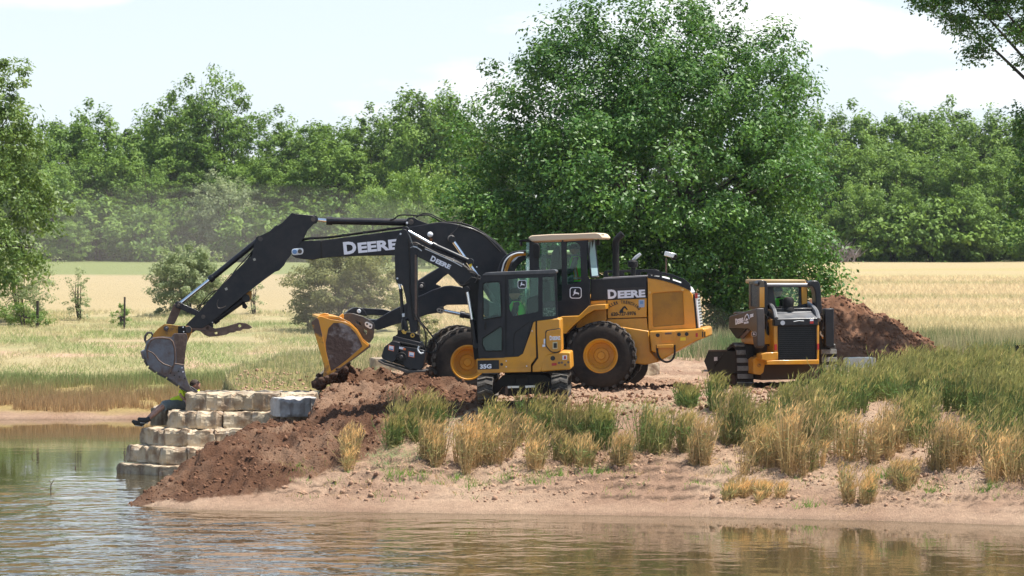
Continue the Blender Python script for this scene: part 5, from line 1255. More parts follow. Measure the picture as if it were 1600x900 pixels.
# ================================================================= WHEEL LOADER
LR = Fr(940, 605, 68.3, -7.0); LF = Fr(731, 615, 68.2, 6.0)
ld = thing('wheel_loader', LR.O, 'yellow and dark blue wheel loader tipping soil from its bucket', 'wheel loader')
wheel(ld, LR, 938.3, 556, 53.5, -1.22, .50, label='rear near wheel with yellow dished rim'); wheel(ld, LF, 731.4, 566.5, 54.5, -1.22, .50, label='front near wheel half hidden by the small excavator')
q = LR.O + (LR.p(938.3, 556, -1.22) - LR.O) + LR.ey * 1.95
def wheel_w(parent, fr, C0, r, wd):
    px, py = to_px(C0.x, C0.y, C0.z); wheel(parent, fr, px, py, r * FPX / C0.y, (C0 - fr.O).dot(fr.ey), wd)
wheel_w(ld, LR, q, 53.5 / FPX * (LR.p(938.3, 556, -1.22).y), .50)
q = LF.p(731.4, 566.5, -1.22) + LF.ey * 1.95; wheel_w(ld, LF, q, 54.5 / FPX * LF.p(731.4, 566.5, -1.22).y, .50)
hy = -.62
def sym(mb, fr, poly, y, m, holes=(), th=None): mb.prism(fr, poly, y, -y if th is None else y + th, m, holes)
# engine hood
mb = MB(); sym(mb, LR, [(923, 436.5), (1010.3, 431.5), (1010.3, 465.5), (923, 469.8)], hy, BLK); mb.build('hood_band', ld, bevel=.012)
mb = MB(); sym(mb, LR, [(923, 470.3), (947.5, 469), (947.5, 512), (900, 512), (905, 495), (923, 478)], hy + .01, YEL); mb.build('side_panel', ld, bevel=.008)
mb = MB(); sym(mb, LR, [(949, 469), (1010.3, 466), (1010.3, 495.5), (949.5, 497.5)], hy + .005, YEL); door = mb.build('engine_door', ld, bevel=.008)
mb = MB(); sym(mb, LR, [(948.5, 499), (1010.3, 497), (1012.5, 516.5), (977, 511), (949, 508)], hy + .012, YEL); mb.build('lower_panel', ld, bevel=.008)
mb = MB(); gp = round_poly([(1019, 458), (1067, 455), (1069, 507), (1020, 511)], 3)
RP = [(1011.8, 434.5), (1030, 437), (1046, 441.5), (1062, 447), (1076, 453.5), (1081.5, 459), (1084, 475), (1087, 510), (1086, 513.5), (1013, 517)]
mb.prism(LR, RP, hy + .002, hy + .07, YEL, holes=[gp]); mb.prism(LR, RP, -hy - .07, -hy, YEL); mb.prism(LR, [(1012, 437), (1062, 450), (1080, 461), (1083, 475), (1085, 510), (1014, 514)], hy + .08, -hy - .08, YEL)
rg = mb.build('rear_hood', ld, bevel=.012)
mb = MB(); mb.prism(LR, round_poly([(1018, 457), (1068, 454), (1070, 508), (1019, 512)], 3), hy + .03, hy + .07, mat('brown_yellow_grille', (0.36, 0.18, 0.02), .6, var=(.28, .14, .02), vscale=4, bump=.5, bscale=60))
sv = mb.build('side_grille', rg)
for px, py in ((1015.3, 457), (1066.5, 453)): mb = MB(); pin(mb, LR, px, py, 1.9, hy, hy - .03, mat('brass_latch', (.7, .42, .12), .3)); mb.build('latch', rg)
# black guard rails over the hood
for y0, y1 in ((hy - .005, hy + .05), (-hy - .05, -hy)):
    mb = MB(); sl = [[(1016.5, 428), (1030, 427.5), (1030.5, 432), (1017.5, 431)], [(1034.5, 429), (1046, 431.5), (1046.5, 436.5), (1034, 433.5)], [(1051, 433), (1064, 437.5), (1064.5, 442.5), (1051, 438)]]
    mb.prism(LR, round_poly([(1011.5, 434), (1013, 427.5), (1018, 424.5), (1032, 424.5), (1050, 428.5), (1068, 435.5), (1078, 443), (1080, 455), (1076, 453), (1062, 446.5), (1046, 441), (1030, 436.8)], 2), y0, y1, BLK, holes=sl); mb.build('hood_guard', ld, bevel=.006)
mb = MB(); mb.prism(LR, [(1018, 431.5), (1032, 432.5), (1048, 437.5), (1066, 444), (1076, 450), (1080, 457), (1079, 460), (1064, 450), (1045, 443), (1020, 438)], hy + .06, -hy - .06, mat('pale_hood_top', (.55, .55, .54), .4, dust=.3)); mb.build('hood_top', ld)
mb = MB(); mb.prism(LR, [(941, 436), (943, 433.5), (1012, 430), (1012, 432.5), (941, 437.5)], hy, -hy, mat('grey_hood_lid', (.22, .22, .23), .35, dust=.5)); mb.build('hood_lid', ld, bevel=.006)
mb = MB(); mb.prism(LR, [(943, 433), (944, 424), (948, 422.5), (1024, 420.5), (1030, 423), (1030, 431)], -hy - .08, -hy - .03, BLK, holes=[[(950, 426), (958, 426), (958, 431), (950, 431)], [(975, 425.5), (985, 425.5), (985, 430.5), (975, 430.5)], [(1001, 425), (1011, 425), (1011, 429.5), (1001, 429.5)]]); mb.build('far_guard', ld, bevel=.006)
mb = MB(); mb.tube(path(LR, [(962.5, 440), (962.3, 410), (962, 388), (962.5, 378), (966, 371.5), (973, 365)], -.25), 5.3 / 78, BLKF, 14); mb.build('exhaust_pipe', ld)
mb = MB(); mb.cyl(LR.p(989.5, 434, -.1), LR.p(989.5, 417, -.1), 3.6 / 78, BLKF); mb.lathe(LR.p(989, 418, -.1), (0, 0, 1), [(.05, 0), (.10, .01), (.105, .07), (.10, .12), (.05, .155), (.001, .16)], BLKF, 20)
mb.build('air_intake', ld)
mb = MB(); mb.tube([LR.p(987.5, 407.5, -.1), LR.p(994, 402, -.1), LR.p(1001, 396.5, -.1)], .03, mat('pale_flap', (.55, .56, .58), .4), 8, [.02, .035, .03]); mb.build('rain_flap', ld)
# rear grille and counterweight
mb = MB(); mb.prism(LR, [(1082.5, 460), (1087, 459), (1092, 511), (1087.5, 513)], hy + .05, -hy - .05, BLK); rgr = mb.build('rear_grille', ld, bevel=.006)
mb = MB()
for i in range(11): mb.tube([LR.p(1086.5 + i * .5 + .8, 463 + i * 4.6, hy + .1), LR.p(1086.5 + i * .5 + .8, 463 + i * 4.6, hy + .1) + LR.ey * .98], .016, LAMP, 6)
mb.tube([LR.p(1087, 458, hy + .02), LR.p(1092.5, 512, hy + .02)], .022, LAMP, 8)
mb.build('grille_bar', rgr); mb = MB(); mb.box(LR.p(1088, 462, hy - .0), .05, .05, .10, RED, LR); mb.build('tail_light', rgr)
cwy = -1.05
mb = MB(); mb.prism(LR, [(1014, 517.5), (1060, 515.5), (1086.7, 514), (1096.7, 512.3), (1101.7, 513.7), (1102.6, 527.5), (1086.7, 532.5), (1060, 547.5), (1033, 563), (1027, 552), (1018, 549)], cwy, -cwy, YEL)
cw = mb.build('counterweight', ld, bevel=.03, seg=3)
mb = MB(); mb.prism(LR, [(949, 509), (976, 511), (1014, 517), (1016, 549), (1030, 565), (1023, 567), (1008, 570), (992, 568), (970, 560), (915, 560), (905, 530), (930, 512)], -.70, .70, YEL); mb.build('rear_frame', ld, bevel=.02)
mb = MB()
for px, py, r_ in ((1027.8, 523.8, 3.0), (1061, 522.5, 3.0), (1073, 522, 3.0)): pin(mb, LR, px, py, r_, cwy - .001, cwy - .012, INK)
mb.build('lifting_hole', cw)
mb = MB(); mb.prism(LR, round_poly([(1034, 519), (1055, 518), (1055, 532), (1034, 532.8)], 1), cwy, cwy - .02, YEL); mb.prism(LR, [(1039, 519.8), (1049.5, 519.3), (1049.5, 522.3), (1039, 522.8)], cwy - .02, cwy - .026, RUST); mb.build('access_plate', cw, bevel=.004)
mb = MB(); mb.prism(LR, [(1063, 527.3), (1071.5, 527), (1071.5, 532), (1063, 532.3)], cwy, cwy - .004, mat('yellow_sticker', (.8, .55, .02), .5)); mb.build('sticker', cw, smooth=0)
mb = MB(); mb.prism(LR, [(1087, 520.5), (1090.3, 520.3), (1090.3, 526.3), (1087, 526.5)], cwy, cwy - .012, RED); mb.build('reflector', cw)
mb = MB()
for px in (1097, 1100.5): mb.prism(LR, [(px, 518), (px + 1.8, 518), (px + 1.8, 527), (px, 527)], cwy, cwy - .008, INK)
mb.build('slot', cw)
mb = MB(); mb.tube(path(LR, [(1027, 539), (1027, 550), (1031, 560), (1040, 565.5), (1049, 563), (1054, 554), (1054, 539)], cwy - .06), .021, BLKF, 8)
mb.build('step_loop', ld); mb = MB(); mb.prism(LR, [(1026, 539), (1052, 538), (1052, 543.5), (1026, 544)], cwy - .10, cwy, YEL); mb.build('step', ld, bevel=.008)
# cab
cy = -.80
CABO = [(824.5, 374), (941, 371), (919, 372), (917, 430), (922, 436), (922, 476), (904, 493.5), (831, 496)]
cabw = [(827, 375), (917, 373), (918, 432), (922, 437), (922, 476), (904, 493.5), (836, 496), (828, 494)]
W1 = round_poly([(841, 379), (877, 377.5), (877.5, 421), (878, 470), (843, 472)], 3); W2 = round_poly([(885, 379), (901, 378), (906.5, 384), (908, 440), (886, 445)], 3)
mb = MB(); mb.prism(LR, cabw, cy, cy + .07, BLK, holes=[W1, W2])
wf = round_poly([(841, 379), (877, 377.5), (877.5, 432), (843, 433)], 3); wf2 = round_poly([(885, 379), (905, 378), (907, 430), (886, 432)], 3)
mb.prism(LR, cabw, -cy - .07, -cy, BLK, holes=[wf, wf2])
mb.prism(LR, [(827, 440), (922, 440), (922, 476), (904, 493), (830, 495)], cy + .07, cy + .12, BLK); mb.prism(LR, [(827, 470), (918, 468), (904, 493), (830, 495)], cy + .12, -cy - .07, BLKF)
mb.prism(LR, [(827, 375), (831, 375), (831, 378), (827, 378)], cy, -cy, BLK); mb.prism(LR, [(913, 373), (917, 373), (918, 378), (914, 378)], cy, -cy, BLK)
cab = mb.build('cab', ld, bevel=.012)
pane(cab, LR, W1, cy + .03); pane(cab, LR, W2, cy + .03); pane(cab, LR, wf, -cy - .04); pane(cab, LR, wf2, -cy - .04)
def pane4(parent, a, b, c, d, m, name='window'):
    mb = MB(); e = (b - a).cross(d - a).normalized() * .006; v = [a, b, c, d]; mb.add(v + [p + e for p in v], [(0, 1, 2, 3), (7, 6, 5, 4), (0, 1, 5, 4), (1, 2, 6, 5), (2, 3, 7, 6), (3, 0, 4, 7)], m); return mb.build(name, parent, smooth=0)
# windscreen bows forward, rear glass leans out
A = LR.p(829, 376, cy + .05); B = LR.p(822.5, 376, cy + .25); Cc = LR.p(820, 492, cy + .25); Dd = LR.p(828, 494, cy + .05)
pane4(cab, A, B, Cc, Dd, GLS); pane4(cab, B, B + LR.ey * 1.1, Cc + LR.ey * 1.1, Cc, GLS)
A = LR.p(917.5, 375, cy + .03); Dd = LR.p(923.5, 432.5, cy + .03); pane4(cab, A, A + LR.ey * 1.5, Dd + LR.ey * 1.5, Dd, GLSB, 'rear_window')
mb = MB(); mb.tube([A, Dd], .02, BLK, 6); mb.tube([A + LR.ey * 1.5, Dd + LR.ey * 1.5], .02, BLK, 6); mb.tube([Dd, Dd + LR.ey * 1.5], .02, BLK, 6); mb.tube([LR.p(922, 378, cy + .15), LR.p(919, 420, cy + .15)], .012, BLK, 6)
mb.tube([LR.p(927, 376, cy + 1.0), LR.p(921, 402, cy + .6), LR.p(919, 408, cy + .4)], .014, BLKF, 6); mb.build('rear_window_frame', cab)
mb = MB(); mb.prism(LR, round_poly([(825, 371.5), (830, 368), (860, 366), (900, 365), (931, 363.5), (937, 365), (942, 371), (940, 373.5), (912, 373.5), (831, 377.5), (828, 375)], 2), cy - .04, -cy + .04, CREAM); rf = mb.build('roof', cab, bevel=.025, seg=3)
mb = MB(); mb.prism(LR, [(830, 376), (877.5, 373.5), (877.5, 377.5), (836, 379)], cy - .015, cy + .02, mat('tan_trim', (.42, .20, .07), .5)); mb.prism(LR, [(880.5, 373.5), (930, 371), (930, 373.5), (917, 375), (880.5, 377.5)], cy - .015, cy + .02, mat('tan_trim', (.42, .20, .07), .5)); mb.build('roof_trim', cab, bevel=.004)
mb = MB(); mb.tube([LR.p(828, 376.5, cy - .1), LR.p(811, 376, cy - .1)], .02, BLK, 6); mb.prism(LR, [(811, 375), (826, 373.5), (828, 376), (812, 377.5)], cy - .2, cy + .2, BLKF); mb.cyl(LR.p(816, 381, cy - .1), LR.p(813, 381, cy - .1), .05, BLKF, n=12); mb.cyl(LR.p(813.1, 381, cy - .1), LR.p(812.6, 381, cy - .1), .043, LAMP, n=12); mb.build('front_work_light', cab)
mb = MB(); mb.tube([LR.p(935, 372, cy + .2), LR.p(934, 376, cy + .2)], .012, BLK, 6); mb.cyl(LR.p(931.5, 379, cy + .2), LR.p(937, 379, cy + .2), .055, BLKF, n=12); mb.tube([LR.p(938, 367, cy + .1), LR.p(944, 367, cy + .1)], .01, BLKF, 6); mb.build('rear_work_light', cab)
mb = MB(); mb.prism(LR, round_poly([(833, 381), (840, 380), (843, 384), (843, 401), (838, 404), (833, 402)], 2), cy - .14, cy - .06, BLKF); mb.build('mirror', cab, bevel=.01)
mb = MB(); badge(mb, LR, 899.5, 457.5, 9.3, cy - .002, BLK); mb.build('deer_badge', cab, smooth=0)
mb = MB(); mb.prism(LR, round_poly([(862, 395), (868, 386), (874, 384), (880, 470), (850, 475), (856, 440)], 3), -.25, .25, SEATM); mb.box(LR.p(872, 470, 0), .5, .5, .12, SEATM, LR); mb.build('seat', cab, bevel=.03)
mb = MB(); mb.tube([LR.p(845, 432, 0), LR.p(850, 428, 0)], .18, BLKF, 12, [.18, .18]); mb.tube([LR.p(840, 470, 0), LR.p(848, 430, 0)], .03, BLKF, 8); mb.build('steering_wheel', cab)
# fender and steps
FE = [(876, 494.5), (904, 493.5), (920, 478), (930, 476), (946.7, 475.3), (946.7, 483.3), (928, 485), (916, 491.7), (898, 506.7), (888, 517), (884, 521.5), (876, 520)]
mb = MB(); mb.prism(LR, FE, -1.18, -.62, YEL); mb.build('fender', ld, bevel=.012); mb = MB(); mb.prism(LR, FE, .62, 1.18, YEL); mb.build('fender', ld, bevel=.012)
mb = MB(); mb.prism(LR, [(835, 496), (885, 495), (884, 545), (860, 552), (836, 550)], -.5, .5, BLKF); mb.prism(LR, [(860, 515), (905, 515), (915, 575), (880, 575), (850, 560)], -.35, .35, GREYP); mb.build('chassis', ld, bevel=.02)
mb = MB()
for k in range(3): mb.box(LR.p(862, 520 + k * 16, -.95), .40, .22, .03, BLKF, LR)
mb.tube([LR.p(877, 500, -1.05), LR.p(877, 560, -1.05)], .02, BLKF, 6); mb.tube([LR.p(846, 500, -1.05), LR.p(846, 560, -1.05)], .02, BLKF, 6); mb.build('ladder', ld)
# lettering on the hood
mb = MB(); mb.prism(LR, [(948.5, 451), (1009.5, 448), (1009.5, 465.7), (948.5, 468.5)], hy - .001, hy - .004, mat('dark_brown_band', (.02, .014, .014), .5)); deere(mb, LR, 950, 466.2, 1008.5, 463.5, 13.6, hy - .005, WHT, .05); mb.build('lettering', ld, smooth=0)
mb = MB(); s_ = 'MILLER TRENCHING'; cx_, cy_, rr_ = 973.5, 505, 33
for i, ch in enumerate(s_):
    if ch == ' ': continue
    a = R(-46 + 92 * i / (len(s_) - 1)); x0, y0 = cx_ + rr_ * math.sin(a), cy_ - rr_ * .93 * math.cos(a); c_, s2 = math.cos(a) * 1.35, math.sin(a) * 1.35
    if ch == 'I': c_ *= .35; s2 *= .35
    letters(mb, LR, ch, x0 - c_, y0 - s2, x0 + c_, y0 + s2, 5.0, hy - .0, INK, .03, .003)
letters(mb, LR, '620-727-5976', 955, 493.6, 994, 492, 5.6, hy - .0, INK, .03, .003)
mb.prism(LR, [(968, 486), (970, 483.5), (974, 479), (977, 478), (979, 481), (981, 484), (979.5, 484.5), (976.5, 481), (974.5, 482.5), (973.5, 485), (974.5, 488), (968, 488)], hy + .004, hy - .002, INK)
mb.build('company_lettering', door, smooth=0)
mb = MB(); mb.prism(LR, [(998, 468.5), (1007, 468), (1007, 480), (998, 480.5)], hy + .004, hy, mat('pale_blue_sticker', (.35, .42, .55), .5)); mb.prism(LR, [(1000, 470.5), (1005, 470.3), (1005, 475), (1000, 475.2)], hy, hy - .002, BLUE); mb.build('sticker', door, smooth=0)
# front frame and lift arms
mb = MB(); mb.prism(LF, [(748, 505), (756, 492), (800, 492), (812, 520), (800, 575), (740, 590), (728, 570)], -.45, .45, YEL); mb.build('front_frame', ld, bevel=.02)
AA = [(584, 503), (596, 495), (611, 486), (633, 475.5), (651, 464), (662, 460), (676, 453), (695, 447), (705, 446), (720, 448), (740, 455), (765, 470), (785, 480), (790, 500), (760, 495), (738, 477), (727, 476), (698, 476.5), (693, 479.5), (695, 486), (692, 488.5), (683, 489), (670, 491), (653, 496), (625, 504.7), (612, 508.7), (597, 514), (590, 515.5), (585, 514), (583, 509)]
for y0 in (-.62, .48):
    mb = MB(); mb.prism(LF, AA, y0, y0 + .14, BLK); la = mb.build('lift_arm', ld, bevel=.012)
    mb = MB(); mb.prism(LF, round_poly([(682, 483), (685, 481), (694, 484), (693, 488), (690, 489), (683, 487)], 2), y0, y0 - .03, mat('bronze_plate', (.25, .22, .19), .5)); pin(mb, LF, 686, 484.6, 1.5, y0 - .03, y0 - .04, INK); pin(mb, LF, 690.3, 485.6, 1.5, y0 - .03, y0 - .04, INK); mb.build('pin_plate', la)
    ram(ld, LF, (688, 484.5), (720, 491), (770, 502), y0 + .05 if y0 < 0 else y0 + .1, 4.4, 2.7, name='lift_cylinder')
mb = MB(); mb.prism(LF, [(560, 500), (600, 500), (600, 508), (560, 508)], -.55, .55, BLK); mb.cyl(LF.p(640, 489, -.5), LF.p(640, 489, .5), .09, BLK); mb.build('cross_tube', ld)
mb = MB(); mb.prism(LF, [(640, 472), (642, 455), (650, 441), (668, 429), (686, 418.5), (702, 407), (716, 400), (722, 410), (706, 424), (694, 432), (681, 444), (690, 447.5), (676, 456), (655, 470)], -.12, .12, BLK); bc = mb.build('bellcrank', ld, bevel=.014)
mb = MB(); pin(mb, LF, 658.5, 447, 6, -.12, -.16, BLK); pin(mb, LF, 658.5, 447, 2.6, -.16, -.18, mat('pin_boss', (.3, .27, .24))); mb.build('pin', bc, bevel=.01)
mb = MB(); mb.prism(LF, [(563, 484), (567, 481), (580, 482), (597, 482.7), (612, 486), (645, 495), (650, 470), (655, 476), (655, 503), (612, 495), (597, 492.7), (573, 492), (564, 489)], -.09, .09, BLK); mb.build('tilt_link', ld, bevel=.012)
# quick coupler and bucket
mb = MB(); CPL = [(535.8, 495.5), (537, 491), (541, 489), (552, 489.5), (566, 493.8), (576, 499), (583.8, 504.4), (586, 508), (585.5, 511.5), (583.8, 527.5), (577.5, 536.4), (567.8, 531), (562.4, 518.7), (553.5, 508), (542.9, 503.5)]
for y0 in (-.66, .58): mb.prism(LF, CPL, y0, y0 + .08, GREYP, holes=[[(556, 501), (563, 504), (564, 509), (557, 505)], [(569, 514), (574, 517), (573, 523), (568, 519)]])
mb.prism(LF, [(548, 500), (560, 505), (574, 525), (570, 528), (556, 508), (546, 503)], -.58, .58, GREYP); cpl = mb.build('quick_coupler', ld, bevel=.008)
mb = MB(); mb.prism(LF, round_poly([(570, 504), (573, 502.5), (582, 507), (581, 513), (578, 514), (570, 509)], 2), -.66, -.69, LAMP); pin(mb, LF, 573.5, 506.3, 1.6, -.69, -.70, INK); pin(mb, LF, 578.3, 509.8, 1.6, -.69, -.70, INK); mb.build('pin_plate', cpl)
mb = MB(); mb.prism(LF, [(538, 491), (545, 485), (552, 481), (558, 480), (566, 481.5), (571, 487), (574, 494), (566, 493), (552, 489.5)], -.16, .16, BLK); pin(mb, LF, 560.7, 486.3, 3.2, -.16, -.20, LAMP); mb.build('coupler_link', ld, bevel=.01)
by = -1.28
BS = [(494.9, 496.4), (501, 494), (517, 499), (530, 501), (540, 503), (548, 507), (556, 514), (562, 524), (567, 533), (577, 541), (575, 543.5), (541, 568.4), (526.9, 579), (512, 592), (503, 600), (505, 590), (507.3, 568)]
DIRTY = mat('soil_caked_steel', (0.075, 0.042, 0.032), .7, var=(0.28, 0.25, 0.25), vscale=1.9, vr=(.52, .66), bump=.5, bscale=14)
mb = MB(); mb.prism(LF, BS, by, by + .04, YEL); mb.prism(LF, BS, -by - .04, -by, YEL)
outer = [(497, 494), (517, 493.5), (530, 495), (546.4, 503), (558.9, 515), (567, 529), (577.5, 538.5), (576, 543), (541, 568.4), (526.9, 579), (503, 600)]
inner = [(497, 498), (517, 497.5), (529, 499), (543, 506), (555, 518), (563, 532), (571, 540.5), (570, 543), (538, 566), (523, 577), (501, 598)]
mb.prism(LF, outer + inner[::-1], by + .04, -by - .04, YEL)
lb = mb.build('loader_bucket', ld, bevel=.006)
mb = MB(); mb.prism(LF, [(513, 513), (521, 504.5), (535, 505), (546, 510), (556, 521), (563, 533), (566, 541), (541, 563), (527, 573.5), (514, 582), (510, 560), (509, 535)], by - .001, by - .006, DIRTY); mb.build('caked_soil', lb, smooth=0)
mb = MB(); mb.prism(LF, [(486.4, 503.5), (495, 496.4), (498, 500), (512, 560), (517, 580), (507, 588), (506, 570)], by - .002, by - .022, mat('bucket_edge_paint', (.58, .27, .02), .45, var=(.10, .055, .035), vscale=1.4, vr=(.50, .56)))
mb.prism(LF, [(486.4, 503.5), (490, 500.5), (510, 566), (508, 588), (505, 572)], -by + .002, by + .0, YEL if False else RUST) if False else None
mb.build('side_cutter', lb, bevel=.004)
mb = MB(); mb.prism(LF, [(497, 494.5), (501, 491), (507, 489.2), (513, 490), (517, 494), (524, 497), (530, 494.5), (534.5, 490), (537, 490.5), (537, 498), (520, 499.5), (503, 497)], -.95, -.87, YEL); mb.prism(LF, [(497, 494.5), (501, 491), (507, 489.2), (513, 490), (517, 494), (524, 497), (530, 494.5), (534.5, 490), (537, 490.5), (537, 498), (520, 499.5), (503, 497)], .87, .95, YEL); mb.build('hanger', lb, bevel=.01)
for y0 in (by, -by - .1): mb = MB(); mb.prism(LF, [(575, 541), (578.5, 537), (579, 542), (541, 570), (512, 596), (508, 595), (524, 580)], y0, y0 + .1, RUST); mb.build('cutting_edge', lb)
# soil falling off the lip
gg = np.random.default_rng(4); n_ = 520; t = gg.uniform(0, 1, n_); px = 534 - 36 * t + gg.normal(0, 3.5, n_); py = 572 + 28 * t + gg.normal(0, 2.5, n_) + gg.uniform(0, 4, n_)
yy = gg.uniform(-1.3, .2, n_); P = [LF.p(a, b_, c_) for a, b_, c_ in zip(px, py, yy)]
clods('falling_soil', np.array([p.x for p in P]), np.array([p.y for p in P]), gg.uniform(.025, .085, n_), mat('moist_soil', (.055, .028, .018), 1, var=(.1, .05, .03), bump=.8), 'moist dark soil sliding off the loader bucket lip', Z=np.array([p.z for p in P]))
seated('person', LR, 899, 396, .95, .0, VEST, 'operator in a green reflective vest seated in the wheel loader cab', hat=BRN, shirt=GCLO)
mb = MB()
# ================================================================= COMPACT EXCAVATOR
M_ = Fr(816, 626, 64.0, -3.0)
me_ = thing('mini_excavator', M_.O, 'small yellow excavator marked 35G with a plate compactor hanging from its arm', 'mini excavator')
sy = -.74
W1 = round_poly([(754.5, 444), (758, 441), (779, 440), (782, 443), (784, 495), (754.5, 499.5)], 2.5)
W2 = round_poly([(794.5, 436), (841, 433.5), (841, 487), (802, 494), (796, 483)], 2)
W3 = round_poly([(848, 433), (866, 432), (868.5, 493.5), (848, 494.5)], 1); W4 = round_poly([(753.5, 529), (782, 510), (785, 512), (785, 548.5), (758.5, 549), (753, 538)], 2)
CB = round_poly([(747.5, 559), (746, 500), (747.5, 458), (749.5, 438), (754, 430), (761, 426.5), (800, 425), (868, 422.8), (870, 440), (871.5, 497), (836, 501.5), (831, 504), (826, 520), (815, 553), (809, 556.5), (792, 557), (787, 559)], 2)
CB2 = [(747.5, 500), (747.5, 458), (749.5, 438), (754, 430), (761, 426.5), (800, 425), (868, 422.8), (870, 440), (871.5, 497)]
mb = MB(); mb.prism(M_, CB, sy, sy + .055, BLK, holes=[W1, W2, W3, W4]); mb.prism(M_, CB2, sy + .90, sy + .95, BLK, holes=[W1, W2, W3])
mb.prism(M_, [(747, 500), (747.5, 458), (749.5, 438), (754, 430), (761, 426.5), (765, 426.3), (765, 429.3), (758, 431), (754, 437), (751.5, 458), (751, 500)], sy + .055, sy + .15, BLK)
mb.prism(M_, [(866, 424), (869, 424), (871, 497), (868, 497)], sy + .055, sy + .12, BLK); mb.prism(M_, [(866, 424), (869, 424), (871, 497), (868, 497)], sy + .82, sy + .90, BLK)
mb.prism(M_, [(748, 500), (871, 498), (868, 503), (834, 506), (815, 557), (748, 560)], sy + .055, sy + .10, BLK)
cab = mb.build('cab', me_, bevel=.008)
mb = MB(); mb.prism(M_, round_poly([(753, 430), (760, 425.8), (867, 421.3), (869, 424), (868, 427.3), (760, 430)], 2), sy - .015, sy + .97, mat('grey_black_roof', (.05, .052, .058), .35, dust=.55, dustcol=(.45, .42, .4))); mb.build('roof', cab, bevel=.012)
for w_, nm in ((W1, 'door_window'), (W2, 'door_window'), (W3, 'rear_side_window'), (W4, 'lower_window')): pane(cab, M_, w_, sy + .02, name=nm)
for w_ in (W1, W2): pane(cab, M_, w_, sy + .92, name='far_window')
mb = MB()       # door frame, grab rail, hinges
for loop in (W1, W4): mb.tube([M_.p(a, b_, sy - .004) for a, b_ in loop + loop[:1]], .012, BLKF, 5)
mb.prism(M_, [(789.2, 432), (791.2, 432), (791.5, 556), (789.5, 556)], sy - .001, sy - .012, BLKF); mb.tube(path(M_, [(758, 515), (758.5, 508), (758.5, 503)], sy - .03), .018, BLKF, 6)
mb.tube(path(M_, [(828, 503), (812, 515), (803.5, 524), (803, 556)], sy - .003), .007, BLKF, 5)
mb.build('door_frame', cab)
mb = MB(); badge(mb, M_, 815.8, 444.2, 6.9, sy - .0, INK); mb.build('deer_badge', cab, smooth=0)
mb = MB(); mb.prism(M_, [(848.5, 481), (868, 480.5), (868.3, 493), (848.5, 493.8)], sy + .03, sy + .05, mat('mottled_grille', (.06, .06, .055), .8, var=(.25, .25, .22), vscale=30, vr=(.5, .55))); mb.prism(M_, [(848.5, 433.5), (866, 432.5), (866, 436), (848.5, 436.8)], sy + .03, sy + .04, GREYP); mb.build('vent', cab)
mb = MB(); mb.prism(M_, round_poly([(824, 466), (843, 460), (846, 500), (820, 505)], 3), sy + .22, sy + .68, SEATM); mb.box(M_.p(820, 503, sy + .45), .5, .45, .12, SEATM, M_); mb.build('seat', cab, bevel=.03)
mb = MB(); mb.tube([M_.p(783, 515, sy + .3), M_.p(786, 488, sy + .3)], .018, BLKF, 6); mb.ball(M_.p(786, 486, sy + .3), .03, .03, .05, BLKF); mb.box(M_.p(772, 500, sy + .35), .25, .3, .10, BLKF, M_)
mb.tube(path(M_, [(768, 499), (769, 494), (774, 492.5), (780, 494)], sy + .15), .012, BLKF, 6); mb.build('control_lever', cab)
# yellow bodywork
mb = MB(); mb.prism(M_, [(744.2, 560.8), (787, 558.9), (810, 557.2), (817, 552.5), (828.7, 520), (833.3, 504), (836.5, 502), (836.8, 520), (837.8, 558), (829.5, 570), (829.5, 581), (746.3, 582.7)], sy - .01, sy + .10, YEL); sk = mb.build('skirt', me_, bevel=.010)
mb = MB(); mb.prism(M_, [(744.5, 576), (829.5, 574.5), (829.5, 581.2), (746.5, 583)], sy - .02, sy + .0, YEL); mb.build('sill', sk, bevel=.006)
mb = MB(); mb.prism(M_, [(839, 501.3), (872, 497.6), (875, 499.5), (876.2, 549), (866, 551.5), (856, 555), (850, 565), (845, 581), (832, 581.2), (832, 572), (841, 559.5), (839, 520)], sy - .008, sy + 1.4, YEL); eh = mb.build('engine_hood', me_, bevel=.014)
mb = MB(); mb.prism(M_, round_poly([(851, 557), (858, 553.5), (876, 550), (891, 550.3), (892.5, 577.2), (870, 579), (845, 581), (846, 572)], 3), sy - .012, sy + 1.42, YEL); cwt = mb.build('counterweight', me_, bevel=.035, seg=3)
mb = MB(); mb.box(M_.l(-.05, .0, .62), 1.45, 1.3, .14, BLKF, M_); mb.prism(M_, [(748, 565), (885, 560), (885, 579), (748, 581)], sy + .1, sy + 1.3, BLKF); mb.prism(M_, [(833, 506), (872, 503), (872, 560), (836, 570)], sy + .02, sy + 1.2, BLKF); mb.build('floor_frame', me_)
mb = MB(); mb.prism(M_, round_poly([(852, 516), (873, 512.8), (876, 513), (877, 548), (870, 551.5), (861, 551), (852, 541)], 4), sy - .009, sy - .014, INK); mb.prism(M_, round_poly([(853.5, 517.5), (873, 514.5), (875.8, 515), (876.5, 547), (870, 550), (862, 549.5), (853.5, 540)], 4), sy - .014, sy - .026, YEL); ht = mb.build('service_hatch', eh, bevel=.004)
mb = MB(); deere(mb, M_, 859, 531.2, 875.5, 530.6, 6.5, sy - .028, WHT, .05); mb.build('lettering', ht, smooth=0)
mb = MB(); mb.prism(M_, round_poly([(863.5, 534.5), (871, 534), (871, 545), (863.5, 545.5)], 1), sy - .026, sy - .034, mat('pale_latch_plate', (.6, .5, .3), .4)); mb.prism(M_, round_poly([(865, 536), (870, 536), (870, 543.5), (865, 543.5)], 1), sy - .034, sy - .04, INK); mb.build('latch', ht)
